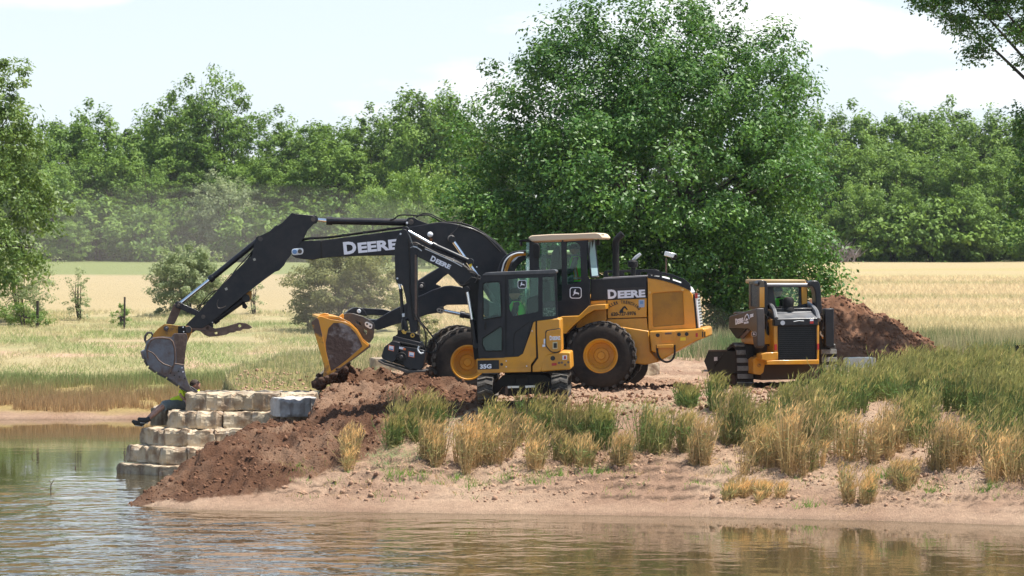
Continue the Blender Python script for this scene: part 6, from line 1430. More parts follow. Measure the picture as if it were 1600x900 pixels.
mb = MB(); mb.prism(M_, [(746.3, 563.3), (779.7, 562.6), (779.9, 576.6), (746.5, 577.6)], sy - .021, sy - .026, BLK); letters(mb, M_, '35G', 750, 575.8, 768, 575.2, 6.6, sy - .027, WHT, .05); mb.build('model_plate', sk, smooth=0)
mb = MB(); pin(mb, M_, 783.8, 569.3, 2.3, sy - .011, sy - .016, INK)
for px, py in ((791, 564), (791, 573), (823, 572), (831.5, 517)): pin(mb, M_, px, py, 1.0, sy - .011, sy - .022, LAMP, 8)
mb.build('bolt', sk)
mb = MB(); pin(mb, M_, 863.8, 559.8, 3.7, sy - .013, sy - .02, INK); mb.prism(M_, [(862, 567.3), (869.8, 567), (869.8, 571), (862, 571.5)], sy - .013, sy - .02, RED)
for px, py in ((873.5, 567), (878, 566.5), (883, 570), (888, 566)): pin(mb, M_, px, py, 1.9, sy - .013, sy - .016, RUST)
mb.prism(M_, [(878.8, 555.5), (886, 555), (886, 561.8), (878.8, 562.3)], sy - .013, sy - .017, WHT); mb.prism(M_, [(881, 556.5), (884.5, 556.3), (884.5, 561), (881, 561.2)], sy - .017, sy - .019, RED)
mb.build('marking', cwt, smooth=0)
mb = MB(); mb.prism(M_, [(849.5, 529.5), (852, 529.3), (852, 537), (849.5, 537.2)], sy - .009, sy - .012, WHT); mb.prism(M_, [(847.5, 538.5), (851.8, 538), (851.8, 541.8), (847.5, 542)], sy - .009, sy - .012, WHT); mb.build('sticker', eh, smooth=0)
# undercarriage, facing us
for x0p, x1p, yt, yb, lab in ((745.3, 770, 589, 629.5, 'left rubber track'), (861.3, 887, 585, 622, 'right rubber track with sunlit lugs')):
    fr = M_; A = fr.p(x0p, yb, -1.0); B = fr.p(x1p, yb, -1.0); wx = (B - A).length; h = (yb - yt) / 83.5; r = h / 2; zc = A.z + r
    def prof(off, n=10):
        out = []
        for i in range(n + 1): t = math.pi / 2 + math.pi * i / n; out.append((-.80 + (r + off) * math.cos(t), (r + off) * math.sin(t)))
        for i in range(n + 1): t = -math.pi / 2 + math.pi * i / n; out.append((.80 + (r + off) * math.cos(t), (r + off) * math.sin(t)))
        return out
    base = Vector((A.x, A.y, zc)) + fr.ey * 1.0 - fr.ey * 0.0
    pr = prof(-.03); n2 = len(pr); L0 = [base + fr.ey * a + Vector((0, 0, b_)) for a, b_ in pr]; pi_ = prof(-.075); I0 = [base + fr.ey * a + Vector((0, 0, b_)) for a, b_ in pi_]
    mb = MB(); d = fr.ex * wx; vs = L0 + [p + d for p in L0] + I0 + [p + d for p in I0]; fs = []
    for i in range(n2):
        j = (i + 1) % n2; fs += [(i, j, n2 + j, n2 + i), (2 * n2 + i, 3 * n2 + i, 3 * n2 + j, 2 * n2 + j), (i, 2 * n2 + i, 2 * n2 + j, j), (n2 + i, n2 + j, 3 * n2 + j, 3 * n2 + i)]
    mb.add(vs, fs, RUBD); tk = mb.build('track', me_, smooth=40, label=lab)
    # chevron lugs all the way round
    import bisect
    q = [base + fr.ey * a + Vector((0, 0, b_)) for a, b_ in prof(-.03, 16)]; q.append(q[0]); cum = [0]
    for i in range(len(q) - 1): cum.append(cum[-1] + (q[i + 1] - q[i]).length)
    nl = 34
    for i in range(nl):
        for sd_ in (0, 1):
            s0 = (i + .5 * sd_) / nl * cum[-1]; k = min(bisect.bisect(cum, s0) - 1, len(q) - 2); t = (s0 - cum[k]) / (cum[k + 1] - cum[k]); c = q[k].lerp(q[k + 1], t); tg = (q[k + 1] - q[k]).normalized(); nr = tg.cross(fr.ex)
            if (c - base - fr.ey * (max(-.8, min(.8, (c - base).dot(fr.ey))))).dot(nr) < 0: nr = -nr
            a0 = c + d * (.04 + .44 * sd_ * 1.0) + nr * .0; a1 = a0 + d * .50
            sl = tg * .05 * (1 if sd_ else -1); hw = tg * .021
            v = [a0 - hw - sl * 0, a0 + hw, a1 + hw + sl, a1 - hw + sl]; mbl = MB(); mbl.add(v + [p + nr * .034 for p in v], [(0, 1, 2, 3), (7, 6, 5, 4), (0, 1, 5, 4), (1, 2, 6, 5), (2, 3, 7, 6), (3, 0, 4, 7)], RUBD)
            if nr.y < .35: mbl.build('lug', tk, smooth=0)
    mb = MB()
    for yy in (-.8, -.4, 0, .4, .8): mb.cyl(base + fr.ey * yy + fr.ex * wx * .25, base + fr.ey * yy + fr.ex * wx * .75, r - .085, BLKF, n=18)
    mb.build('roller', tk)
mb = MB(); mb.prism(M_, [(770, 606), (775, 597), (784, 588), (800, 585), (836, 584.5), (854, 586), (864, 594), (864, 612), (856, 607), (848, 600), (838, 607), (796, 609), (786, 604), (776, 615), (769, 619)], -.45, .45, BLKF)
mb.prism(M_, [(805, 590), (825, 590), (825, 614), (806, 615)], -.50, -.45, BLKF); mb.cyl(M_.p(816, 586, 0), M_.p(816, 577, 0), .33, BLKF, n=24); mb.build('undercarriage_frame', me_, bevel=.01)
mb = MB()
for a, b_ in (((793, 603.3), (811, 603)), ((820.5, 602.7), (837, 602.2))): mb.prism(M_, [(a[0], a[1]), (b_[0], b_[1]), (b_[0] - .5, b_[1] + 3), (a[0] + .5, a[1] + 3.4)], -.58, -.46, mat('bare_bright_steel', (.75, .74, .70), .4, metal=.3))
mb.build('step_bar', me_)
mb = MB(); mb.prism(M_, [(790, 604), (794, 604), (793, 616), (789, 616)], -.55, -.4, RUST); mb.prism(M_, [(836, 603), (840, 603), (842, 615), (838, 615)], -.55, -.4, RUST); mb.build('guide_bracket', me_)
mb = MB(); mb.prism(M_, [(747, 600), (886, 596), (886, 622), (747, 628)], 1.35, 1.42, BLK); mb.build('dozer_blade', me_, bevel=.02)
# swing post, boom, arm
bm_y = -.30
mb = MB(); mb.prism(M_, [(736, 432), (752, 436), (752, 470), (748, 500), (748, 562), (741, 562), (736, 520), (733, 480), (727, 462), (722, 447)], bm_y - .16, bm_y + .16, BLKF); mb.build('swing_post', me_, bevel=.01)
mb = MB(); mb.prism(M_, [(634, 386), (640, 383), (650, 384), (668, 390.5), (690, 398.5), (712, 408.5), (732, 420), (750, 431), (753, 445), (749, 458), (738, 462), (722, 447), (700, 428), (686, 418), (660, 405), (648, 399), (638, 399)], bm_y - .10, bm_y + .10, BLK); bm2 = mb.build('boom', me_, bevel=.010)
mb = MB(); deere(mb, M_, 672, 406.5, 702.5, 420.5, 8.2, bm_y - .103, WHT, .05); mb.build('lettering', bm2, smooth=0)
mb = MB()
for k in range(4): mb.tube(path(M_, [(641, 380 + k * 2.2), (650, 379 + k * 3), (660, 384 + k * 2.6), (684, 396 + k * 2), (706, 404.5 + k * 2.4), (724, 414 + k * 2), (736, 424 + k), (744, 436)], bm_y - .13 + k * .03), .0095, BLKF if k % 2 else GREYP, 6)
mb.tube(path(M_, [(641, 387), (646, 385.5), (652, 387), (659, 392)], bm_y - .12), .012, LAMP, 6)
mb.tube(path(M_, [(664, 389), (676, 394), (700, 405), (712, 411), (722, 416.5)], bm_y - .13), .008, LAMP, 6)
for px, py in ((656, 384.5), (661, 387)): mb.box(M_.p(px, py, bm_y - .1), .07, .08, .06, BLKF, M_)
for i in range(7): mb.tube(path(M_, [(708 + i * 5, 433 + (i % 3) * 4), (714 + i * 4, 441 + (i % 2) * 4), (722 + i * 3, 446 + i % 3), (733 + i * 2, 441 - i)], bm_y - .2 + i * .05), .009, BLKF, 5)
for i in range(6): mb.tube(path(M_, [(730 + i * 2, 421 + i * 2), (741 + i, 424 + i * 2), (747, 432 + i * 2), (742 + i, 442 + i)], bm_y - .22 + i * .04), .010, BLKF if i % 2 else GREYP, 5)
mb.build('hose', bm2)
mb = MB(); mb.prism(M_, [(733, 413), (737, 412), (737.5, 417), (733, 416.5)], bm_y - .105, bm_y - .11, mat('yellow_sticker', (.8, .55, .02), .5)); pin(mb, M_, 724, 413, 1.2, bm_y - .1, bm_y - .12, LAMP, 8); pin(mb, M_, 745, 417, 1, bm_y - .1, bm_y - .12, LAMP, 8); mb.build('marking', bm2)
ram(me_, M_, (634, 359), (676, 382.5), (735, 409), bm_y, 4.2, 2.6)
ram(me_, M_, (729.5, 452), (738, 500), (744, 540), bm_y - .2, 3.6, 2.4)
mb = MB(); mb.prism(M_, [(625.5, 363), (627, 359), (630, 357.5), (635, 359), (640, 370), (644, 382), (651, 392), (651.5, 470), (653, 515), (648, 520), (641, 519), (637.5, 490), (633.5, 465), (629, 446), (620, 442), (617.5, 436), (616.5, 385), (620, 371)], bm_y - .13, bm_y + .13, BLK)
ar = mb.build('arm', me_, bevel=.010)
mb = MB(); pin(mb, M_, 626, 365.5, 1.5, bm_y - .13, bm_y - .15, LAMP, 8); pin(mb, M_, 621, 435, 1.5, bm_y - .13, bm_y - .15, LAMP, 8); pin(mb, M_, 627, 445, 1.3, bm_y - .13, bm_y - .15, LAMP, 8)
mb.tube([M_.p(638, 372, bm_y - .14), M_.p(640, 400, bm_y - .14), M_.p(640.5, 450, bm_y - .14), M_.p(645, 500, bm_y - .14)], .012, BLKF, 6); mb.prism(M_, [(648, 398), (651, 398), (651.5, 500), (648, 500)], bm_y - .131, bm_y - .14, RUST); mb.build('arm_detail', ar)
ram(me_, M_, (623, 440), (626, 452), (629.5, 494), bm_y, 2.6, 2.4)
mb = MB(); mb.prism(M_, [(628, 490), (632, 489.5), (632.5, 495), (628.5, 495.5)], bm_y - .05, bm_y + .05, LAMP); mb.tube(path(M_, [(630, 515), (629, 505), (631, 499), (636, 498), (641, 502), (645, 512)], bm_y), .028, BLK, 8); mb.prism(M_, [(629, 498), (634, 498), (638, 516), (632, 518)], bm_y - .06, bm_y + .06, BLK); mb.build('linkage', me_, bevel=.006)
# plate compactor
mb = MB(); c0 = bm_y
mb.prism(M_, [(621, 516), (629, 515), (631, 519), (646, 519), (655, 523), (658, 536), (616, 532), (617, 525), (621, 522)], c0 - .18, c0 - .14, BLKF); mb.prism(M_, [(621, 516), (629, 515), (631, 519), (646, 519), (655, 523), (658, 536), (616, 532), (617, 525), (621, 522)], c0 + .14, c0 + .18, BLKF)
mb.prism(M_, [(613.5, 526), (616, 525), (657, 535), (660, 541), (613.5, 532)], c0 - .28, c0 + .28, BLK); mb.prism(M_, [(612.5, 531), (660, 541), (660, 545), (612.5, 534.5)], c0 - .30, c0 + .30, BLKF)
cp = mb.build('plate_compactor', me_, bevel=.008)
mb = MB(); mb.prism(M_, [(603, 540), (613, 532.5), (625, 535), (622, 560), (613, 567), (597, 560), (596, 556), (600, 543)], c0 - .34, c0 - .06, BLK); mb.prism(M_, [(624, 540), (655, 545), (664, 548), (664.5, 556), (661, 574), (655, 579), (632, 574), (628, 560)], c0 - .34, c0 - .06, BLK)
mb.prism(M_, [(603, 540), (613, 532.5), (664, 545), (664.5, 556), (661, 574), (655, 579), (600, 562), (598, 556)], c0 - .04, c0 + .34, BLK); pin(mb, M_, 627, 558, 8, c0 - .36, c0 - .1, BLKF, 18); pin(mb, M_, 627, 558, 3, c0 - .38, c0 - .36, GREYP); mb.build('compactor_housing', cp, bevel=.014)
mb = MB(); mb.prism(M_, [(590.5, 562.5), (593, 563), (600, 567), (613, 570.5), (636, 578), (664.5, 578.8), (664.8, 580.8), (636, 583), (615, 575), (598, 569.5), (591, 565.3)], c0 - .38, c0 + .38, GREYP); mb.build('base_plate', cp, bevel=.005)
mb = MB()
for q in ([(607, 538.7), (616, 540.5), (615.5, 549), (606.5, 547)], [(638.5, 548.7), (648, 550.5), (647.5, 559), (638, 557)]):
    cx = sum(a for a, b_ in q) / 4; cz = sum(b_ for a, b_ in q) / 4; k = lambda f, dz=0: [(cx + (a - cx) * f, cz + (b_ - cz) * f + dz) for a, b_ in q]
    mb.prism(M_, q, c0 - .341, c0 - .344, ORG); mb.prism(M_, k(.78), c0 - .344, c0 - .346, WHT); mb.prism(M_, [(cx - 3, cz + .5), (cx + 3, cz + 1.6), (cx + 3, cz + 3.6), (cx - 3, cz + 2.4)], c0 - .346, c0 - .348, BLUE)
mb.prism(M_, [(624, 541.5), (632, 543), (632, 546.5), (624, 545)], c0 - .30, c0 - .345, WHT); mb.prism(M_, [(630, 543.5), (634, 544.3), (634, 547.3), (630, 546.7)], c0 - .30, c0 - .348, ORG)
mb.build('sticker', cp, smooth=0)
mb = MB(); pin(mb, M_, 644.7, 524, 3.4, c0 - .18, c0 - .22, BRASSM); pin(mb, M_, 644.7, 524, 1.6, c0 - .22, c0 - .23, INK); mb.prism(M_, [(627, 517), (630, 515.5), (633, 518), (636, 517), (634, 522), (630, 521.5)], c0 - .18, c0 - .2, BRASSM); mb.build('pin', cp)
mb = MB(); mb.tube(path(M_, [(647, 490), (653, 500), (662, 512), (665.5, 525), (665, 540), (662, 548), (656, 549), (653, 544)], c0 - .2), .015, BLKF, 7); mb.tube(path(M_, [(646, 482), (656, 501), (670, 518), (680, 532), (684, 541), (682, 548), (674, 551), (664, 549)], c0 - .12), .015, BLKF, 7)
mb.tube(path(M_, [(655, 541), (653, 546), (657, 552), (662, 551)], c0 - .36), .016, LAMP, 7); mb.build('hose', cp)
seated('person', M_, 806, 466, .95, sy + .45, VEST, 'operator with brown cap and green vest inside the small excavator', shirt=DCLO)

# ================================================================= COMPACT TRACK LOADER (seen from behind)
TY = 15.0; T_ = Fr(1246, 604, 68.0, TY); TS = Fr(0, 0, 0, TY - 90, o=T_.O)     # TS: its side planes, offset along the machine's width
ct = thing('track_loader', T_.O, 'compact track loader seen from behind with black grille and lowered bucket', 'track loader')
mb = MB(); mb.prism(T_, [(1209, 509), (1216, 509), (1216, 564), (1210, 564)], 0, .10, YEL); mb.prism(T_, [(1275.5, 508), (1280, 508), (1280, 563), (1275.5, 563)], 0, .10, YEL); mb.prism(T_, [(1209, 563), (1280, 562), (1280, 569), (1198, 570), (1198, 564)], -.04, .10, YEL)
mb.prism(T_, [(1209, 500), (1279, 498), (1279, 565), (1209, 566)], .10, 1.5, YEL); bd = mb.build('body', ct, bevel=.012)
mb = MB(); mb.prism(T_, round_poly([(1215.5, 510), (1275.5, 509), (1275.5, 562.5), (1216, 563.5)], 1.5), .04, .08, INK); rd = mb.build('rear_door', bd)
for i in range(17):
    zz = 512.3 + i * 3.08; mb = MB(); mb.prism(T_, [(1217, zz), (1274.5, zz - .6), (1274.5, zz + .5), (1217, zz + 1.1)], -.005, .04, BLK); mb.build('slat', rd, smooth=0)
mb = MB(); mb.tube([T_.p(a, b_, .0) for a, b_ in ((1216, 510), (1275.5, 509.3), (1275.5, 562.5), (1216.2, 563.2), (1216, 510))], .018, BLKF, 6); mb.build('door_frame', rd)
mb = MB(); mb.prism(T_, round_poly([(1210, 498.5), (1278.5, 496.5), (1279, 508.5), (1210, 509.5)], 2), -.02, .12, BLK); hb_ = mb.build('hood_band', ct, bevel=.014)
mb = MB(); mb.cyl(T_.p(1223, 504.5, -.02), T_.p(1223, 504.5, -.045), .046, LAMP, n=16); mb.build('rear_light', hb_)
mb = MB(); mb.prism(T_, [(1265.5, 498.8), (1271, 498.6), (1271, 505.5), (1265.5, 505.7)], -.021, -.025, RED); mb.prism(T_, [(1265.5, 498.8), (1271, 498.6), (1271, 501.5), (1265.5, 501.7)], -.025, -.028, WHT); mb.tube([T_.p(1240, 502.5, -.03), T_.p(1248, 501, -.03), T_.p(1256, 501.5, -.03)], .007, LAMP, 5); mb.build('marking', hb_, smooth=0)
hoodm = mat('grey_black_hood', (.10, .105, .115), .28, dust=.35, dustcol=(.5, .46, .42))
def slopeq(mb, pts, m, th=.05):
    v = [T_.p(a, b_, c_) for a, b_, c_ in pts]; mb.add(v + [p - Vector((0, 0, th)) for p in v], [(0, 1, 2, 3), (7, 6, 5, 4), (0, 1, 5, 4), (1, 2, 6, 5), (2, 3, 7, 6), (3, 0, 4, 7)], m)
mb = MB(); slopeq(mb, [(1212.5, 498, -.01), (1276.5, 496.5, -.01), (1272, 488, .42), (1215, 489.5, .42)], hoodm); slopeq(mb, [(1214, 488.5, .44), (1270.5, 487, .44), (1267, 479.5, .85), (1211.5, 481, .85)], hoodm); mb.prism(T_, [(1211, 482), (1270, 481), (1278, 498), (1210, 500)], .5, 1.4, BLK); mb.build('hood', ct, bevel=.012)
mb = MB(); mb.tube(path(T_, [(1203, 476, .8), (1207, 480, .5), (1210.5, 487, .2), (1213, 498, .0)], 0), .045, hoodm, 8); mb.build('hood_rail', ct); mb = MB(); mb.tube(path(T_, [(1262, 474.5, .9), (1270, 480, .6), (1276, 488, .25), (1279, 500, .0)], 0), .05, hoodm, 8); mb.build('hood_rail', ct)
mb = MB(); mb.lathe(T_.p(1231.8, 486, .55), (0, 0, 1), [(.12, 0), (.115, .05), (.10, .08), (.11, .13), (.115, .20), (.09, .26), (.05, .28), (.001, .285)], BLKF, 20); mb.build('air_filter_cap', ct)
# cab
cb0, cb1 = .75, 1.9
mb = MB()
for y0 in (cb0,):
    mb.prism(T_, [(1201, 440), (1262, 438), (1262, 480), (1201, 483)], y0, y0 + .05, BLK, holes=[round_poly([(1208, 449), (1249, 448), (1248, 478), (1213, 479.5)], 3)])
mb.prism(T_, [(1252, 441), (1261, 440.5), (1261.5, 474), (1253, 476)], y0 - .02, y0 + .0, YEL); mb.prism(T_, [(1196, 440), (1202, 440), (1202, 483), (1196, 484)], y0, y0 + .06, BLK)
x0s = -.62
cbm = mb.build('cab', ct, bevel=.01)
mb = MB(); sp = [(1170, 440), (1187, 438.5), (1194, 439), (1194, 487), (1170, 483)]
mb.prism(TS, sp, x0s, x0s + .05, BLK, holes=[[(1173, 444), (1184, 443), (1184, 479), (1173, 478)]]); mb.prism(TS, [(1172.5, 443.5), (1184.5, 442.5), (1184.5, 479.5), (1172.5, 478.5)], x0s + .012, x0s + .02, mat('mesh_screen', (.025, .03, .03), .6, var=(.09, .10, .09), vscale=40, vr=(.5, .54))); mb.build('side_screen', cbm, bevel=.008)
mb = MB(); mb.prism(TS, [(1187, 449), (1193.5, 448.5), (1193.5, 480), (1187, 480)], x0s - .012, x0s, YEL); mb.build('side_trim', cbm)
mb = MB(); v = [T_.l(-.50, cb0 - .02, 0), T_.l(.62 - .18, cb0 - .02, 0), T_.l(.62 - .18, cb1 - .15, 0), T_.l(-.50, cb1 - .15, 0)]; zt = T_.p(1230, 437, cb0).z
v = [Vector((p.x, p.y, zt)) for p in v]; mb.add(v + [p - Vector((0, 0, .08)) for p in v], [(0, 1, 2, 3), (7, 6, 5, 4), (0, 1, 5, 4), (1, 2, 6, 5), (2, 3, 7, 6), (3, 0, 4, 7)], mat('roof_yellow', (.40, .24, .07), .45, dust=.6, dustcol=(.45, .42, .36))); mb.build('roof', cbm, bevel=.02)
pane(cbm, T_, round_poly([(1208, 449), (1249, 448), (1248, 478), (1213, 479.5)], 3), cb0 + .02, name='rear_window')
mb = MB(); mb.box(T_.l(-.2, 1.2, 1.25), .5, .3, .5, SEATM, T_); mb.build('seat', cbm, bevel=.05)
mb = MB(); mb.tube([T_.p(1248, 438, 1.2), T_.p(1248, 428, 1.2)], .006, BLKF, 5); mb.build('antenna', ct)
# loader towers and arms
def tower(side):
    a, b_ = (1183, 1200) if side < 0 else (1272, 1284)
    mb = MB()
    if side < 0: mb.prism(T_, round_poly([(1190, 495), (1190, 448), (1184, 446), (1184, 441), (1189, 437.5), (1195, 438), (1199, 442), (1200, 452), (1200, 495)], 3), .55, .80, BLK)
    else: mb.prism(T_, round_poly([(1275.5, 491), (1274.5, 458), (1271, 448), (1264, 446), (1264, 441), (1270, 438), (1278, 438.5), (1281.5, 443), (1283, 455), (1285, 491)], 3), .55, .80, BLK)
    mb.build('arm_tower', ct, bevel=.02)
tower(-1); tower(1)
mb = MB(); mb.tube([T_.p(1198, 445.5, .66), T_.p(1276, 445.5, .66)], .042, mat('grey_bar', (.12, .12, .13), .3, dust=.4), 10); mb.build('cross_bar', ct)
xa = -1.02
mb = MB(); mb.prism(TS, [(1139, 495.5), (1141, 493.5), (1182, 481.6), (1183, 500), (1183, 541), (1180, 544), (1177, 538), (1175, 518), (1168, 513.5), (1150, 512.5), (1138.5, 512)], xa, xa + .16, mat('brown_black_paint', (.035, .026, .024), .45, dust=.25))
la = mb.build('loader_arm', ct, bevel=.014)
mb = MB(); mb.prism(T_, [(1182.5, 481.6), (1194, 482), (1194, 541), (1183.5, 544)], (T_.p(1183, 500, 0) - T_.O).dot(T_.ey) * 0 + .30, .40, BLK); mb.build('arm_end_plate', ct, bevel=.01)
mb = MB(); deere(mb, TS, 1149.5, 507, 1161.5, 503.5, 9, xa - .002, WHT, .05); mb.tube([TS.p(a, b_, xa - .003) for a, b_ in ((1162.5, 501.5), (1165, 493.5), (1167.5, 491), (1169.5, 493), (1171, 498.5))], .013, WHT, 5); mb.prism(TS, [(1164.5, 501.5), (1166.5, 497), (1169, 499), (1167.5, 501)], xa - .001, xa - .004, WHT)
letters(mb, TS, '333E', 1172.3, 496, 1177.3, 494.5, 4.6, xa - .002, WHT, .05); letters(mb, TS, 'MILLER', 1162.8, 506.3, 1170, 504.5, 3.0, xa - .002, WHT, .06); mb.build('lettering', la, smooth=0)
mb = MB(); badge(mb, TS, 1178.2, 522, 3.6, xa - .001, INK); mb.build('badge', la, smooth=0)
mb = MB(); mb.prism(TS, [(1138.5, 512), (1150, 512.5), (1166, 513), (1157, 525), (1153, 529), (1150, 528)], xa + .05, xa + .16, BLKF); mb.prism(TS, [(1156, 527), (1168, 514.5), (1171, 517), (1160, 529)], xa + .02, xa + .05, RUST); mb.build('arm_bracket', ct)
mb = MB(); mb.prism(TS, [(1157, 531), (1162, 523), (1168, 511), (1172, 513), (1176, 525), (1177, 538), (1160, 537)], xa + .2, xa + .6, YEL); mb.build('side_frame', ct, bevel=.01)
mb = MB(); mb.prism(TS, [(1144, 491), (1147, 487.5), (1160, 487), (1160, 490)], xa + .1, xa + .3, GREYP); mb.build('tool_box', ct, bevel=.01)
mb = MB(); mb.prism(T_, [(1289, 482.5), (1303, 482), (1303.5, 541), (1299, 543.5), (1290, 541)], .55, .72, BLK); mb.build('loader_arm', ct, bevel=.014, label='right hand arm seen end on')
mb = MB(); mb.prism(T_, [(1279.5, 500), (1289.5, 498), (1290, 546), (1280, 548)], .7, 1.0, BLKF)
for i in range(8): mb.tube(path(T_, [(1281 + (i * 37 % 8), 488 + i * 3), (1286 + (i * 5 % 4), 500 + i * 4), (1282 + (i * 3 % 6), 512 + i * 4), (1286, 520 + i * 3)], .6 + .02 * i), .016, [BLKF, GREYP, LAMP, YEL][i % 4], 6)
for i in range(7): mb.tube(path(T_, [(1196 + (i * 3 % 7), 492 + i * 3), (1200 + (i * 5 % 5), 502 + i * 5), (1197 + (i * 3 % 6), 518 + i * 3), (1203, 540)], .5 - .02 * i), .018, [BLKF, GREYP, BLKF, RUST][i % 4], 6)
mb.prism(T_, [(1194, 490), (1209, 500), (1209, 553), (1190, 556), (1186, 545)], .5, 1.2, mat('soiled_steel', (.05, .03, .02), .8, var=(.16, .08, .02), vscale=6, vr=(.5,.65))); mb.build('hydraulics', ct)
mb = MB(); mb.prism(T_, [(1209.8, 538), (1213.5, 537.8), (1213.5, 547), (1209.8, 547.2)], -.001, -.02, RED); mb.prism(T_, [(1276.5, 537), (1279.3, 536.8), (1279.3, 546), (1276.5, 546.2)], -.001, -.02, RED); mb.build('tail_light', bd)
mb = MB(); mb.prism(T_, [(1190, 553), (1197, 551), (1216, 550), (1216, 562), (1198, 564), (1190, 562)], -.02, .3, YEL); mb.build('bumper', ct, bevel=.014)
# tracks
def ctrack(side):
    x0 = -1.06 if side < 0 else .74
    P0 = [(1144, 538), (1139, 541.5), (1128, 556), (1117, 570), (1114, 580), (1115, 594), (1119, 600), (1140, 604.5), (1149, 603), (1152, 596), (1151.5, 575), (1150, 548), (1148, 541)]
    pts = [TS.p(a, b_, -1.06) for a, b_ in P0]; off = TS.ey * (x0 + 1.06); pts = [p + off for p in pts]
    dense = []
    for i in range(len(pts)):
        a, b_ = pts[i], pts[(i + 1) % len(pts)]; n_ = max(1, int((b_ - a).length / .06)); dense += [a.lerp(b_, k / n_) for k in range(n_)]
    d = TS.ey * .34; n2 = len(dense); cen = sum(dense, Vector()) / n2
    inn_ = []
    for i, p in enumerate(dense):
        tg = (dense[(i + 1) % n2] - dense[i - 1]).normalized(); nr = tg.cross(TS.ey); nr = nr if (p - cen).dot(nr) > 0 else -nr; inn_.append(p - nr * .045)
    vs = dense + [p + d for p in dense] + inn_ + [p + d for p in inn_]; fs = []
    for i in range(n2):
        j = (i + 1) % n2; fs += [(i, j, n2 + j, n2 + i), (2 * n2 + i, 3 * n2 + i, 3 * n2 + j, 2 * n2 + j), (i, 2 * n2 + i, 2 * n2 + j, j), (n2 + i, n2 + j, 3 * n2 + j, 3 * n2 + i)]
    mb = MB(); mb.add(vs, fs, RUB); tk = mb.build('track', ct, smooth=30, label='left rubber track sloping down to the front' if side < 0 else 'right rubber track behind the grain')
    cum = [0]
    for i in range(n2): cum.append(cum[-1] + (dense[(i + 1) % n2] - dense[i]).length)
    import bisect
    nl = int(cum[-1] / .155)
    pm = mat('worn_track_pad', (.20, .19, .17), .7, var=(.10, .09, .08), vscale=8, bump=.4)
    for i in range(nl):
        s0 = i / nl * cum[-1]; k = min(bisect.bisect(cum, s0) - 1, n2 - 1); t = (s0 - cum[k]) / max(cum[k + 1] - cum[k], 1e-6); a, b_ = dense[k], dense[(k + 1) % n2]; c = a.lerp(b_, t); tg = (b_ - a).normalized(); nr = tg.cross(TS.ey); nr = nr if (c - cen).dot(nr) > 0 else -nr
        hw = tg * .047; v = [c - hw, c + hw, c + hw + d * .98, c - hw + d * .98]; mb = MB(); mb.add(v + [p + nr * .03 for p in v], [(0, 1, 2, 3), (7, 6, 5, 4), (0, 1, 5, 4), (1, 2, 6, 5), (2, 3, 7, 6), (3, 0, 4, 7)], pm); mb.build('pad', tk, bevel=.008, smooth=0)
    mb = MB(); fl = [cen + (p - cen) * .80 for p in pts]; m_ = len(fl); mb.add([p + d * .35 for p in fl] + [p + d * .9 for p in fl], [tuple(range(m_)), tuple(range(2 * m_ - 1, m_ - 1, -1))] + [(i, (i + 1) % m_, m_ + (i + 1) % m_, m_ + i) for i in range(m_)], BLKF)
    for i in range(4):
        c = TS.p(1121 + i * 7, 592 + i * 1.2, -1.06) + off; mb.cyl(c + d * .15, c + d * .8, .11, RUST, n=14)
    mb.prism(TS, [(1127, 578), (1144, 575), (1147, 590), (1128, 592)], x0 + .06, x0 + .12, RUST); mb.build('track_frame', tk)
ctrack(-1); ctrack(1)
mb = MB(); mb.prism(T_, [(1166, 538), (1178, 538), (1178, 598), (1166, 600)], .62, 1.2, BLKF); mb.build('drive_housing', ct, bevel=.02)
mb = MB(); mb.prism(T_, [(1177, 562), (1182, 558), (1193, 560), (1196, 566), (1193, 582), (1188, 586), (1177, 584)], .30, .62, YEL); pin(mb, T_, 1186, 571, 3, .30, .28, OCH); mb.build('drive_motor', ct, bevel=.02)
mb = MB(); mb.prism(T_, [(1184, 566), (1280, 566), (1280, 592), (1190, 594)], .35, 1.6, mat('soiled_belly', (.06, .035, .02), .9)); mb.build('belly', ct)
# bucket
BK = [(1107, 548), (1134, 548), (1150, 550), (1150, 582), (1138, 586), (1115, 585.5), (1108, 584.5), (1100, 564)]
mb = MB(); mb.prism(TS, BK, -1.06, -1.02, BLKF); mb.prism(TS, [(1100, 564), (1107, 548), (1109, 548), (1102.5, 564), (1110, 583), (1108, 585)], -1.0, .9, RUST); mb.prism(TS, [(1107, 583.5), (1150, 580), (1150, 583), (1108, 586)], -1.02, .9, RUST); mb2 = MB(); mb2.prism(TS, BK, .9, .94, BLKF); mb.prism(TS, [(1107, 546.5), (1135, 546.5), (1135, 549), (1107, 549)], -1.075, -1.0, RUST)
bkt = mb.build('bucket', ct, bevel=.006); mb2.build('far_side_plate', bkt); mb = MB(); mb.prism(TS, [(1116, 558), (1121, 557.5), (1121, 563.5), (1116, 564)], -1.061, -1.066, WHT); mb.build('sticker', bkt, smooth=0)
seated('person', T_, 1217, 462, .9, 1.25, VEST, 'operator in a green vest barely visible in the track loader cab', shirt=DCLO)

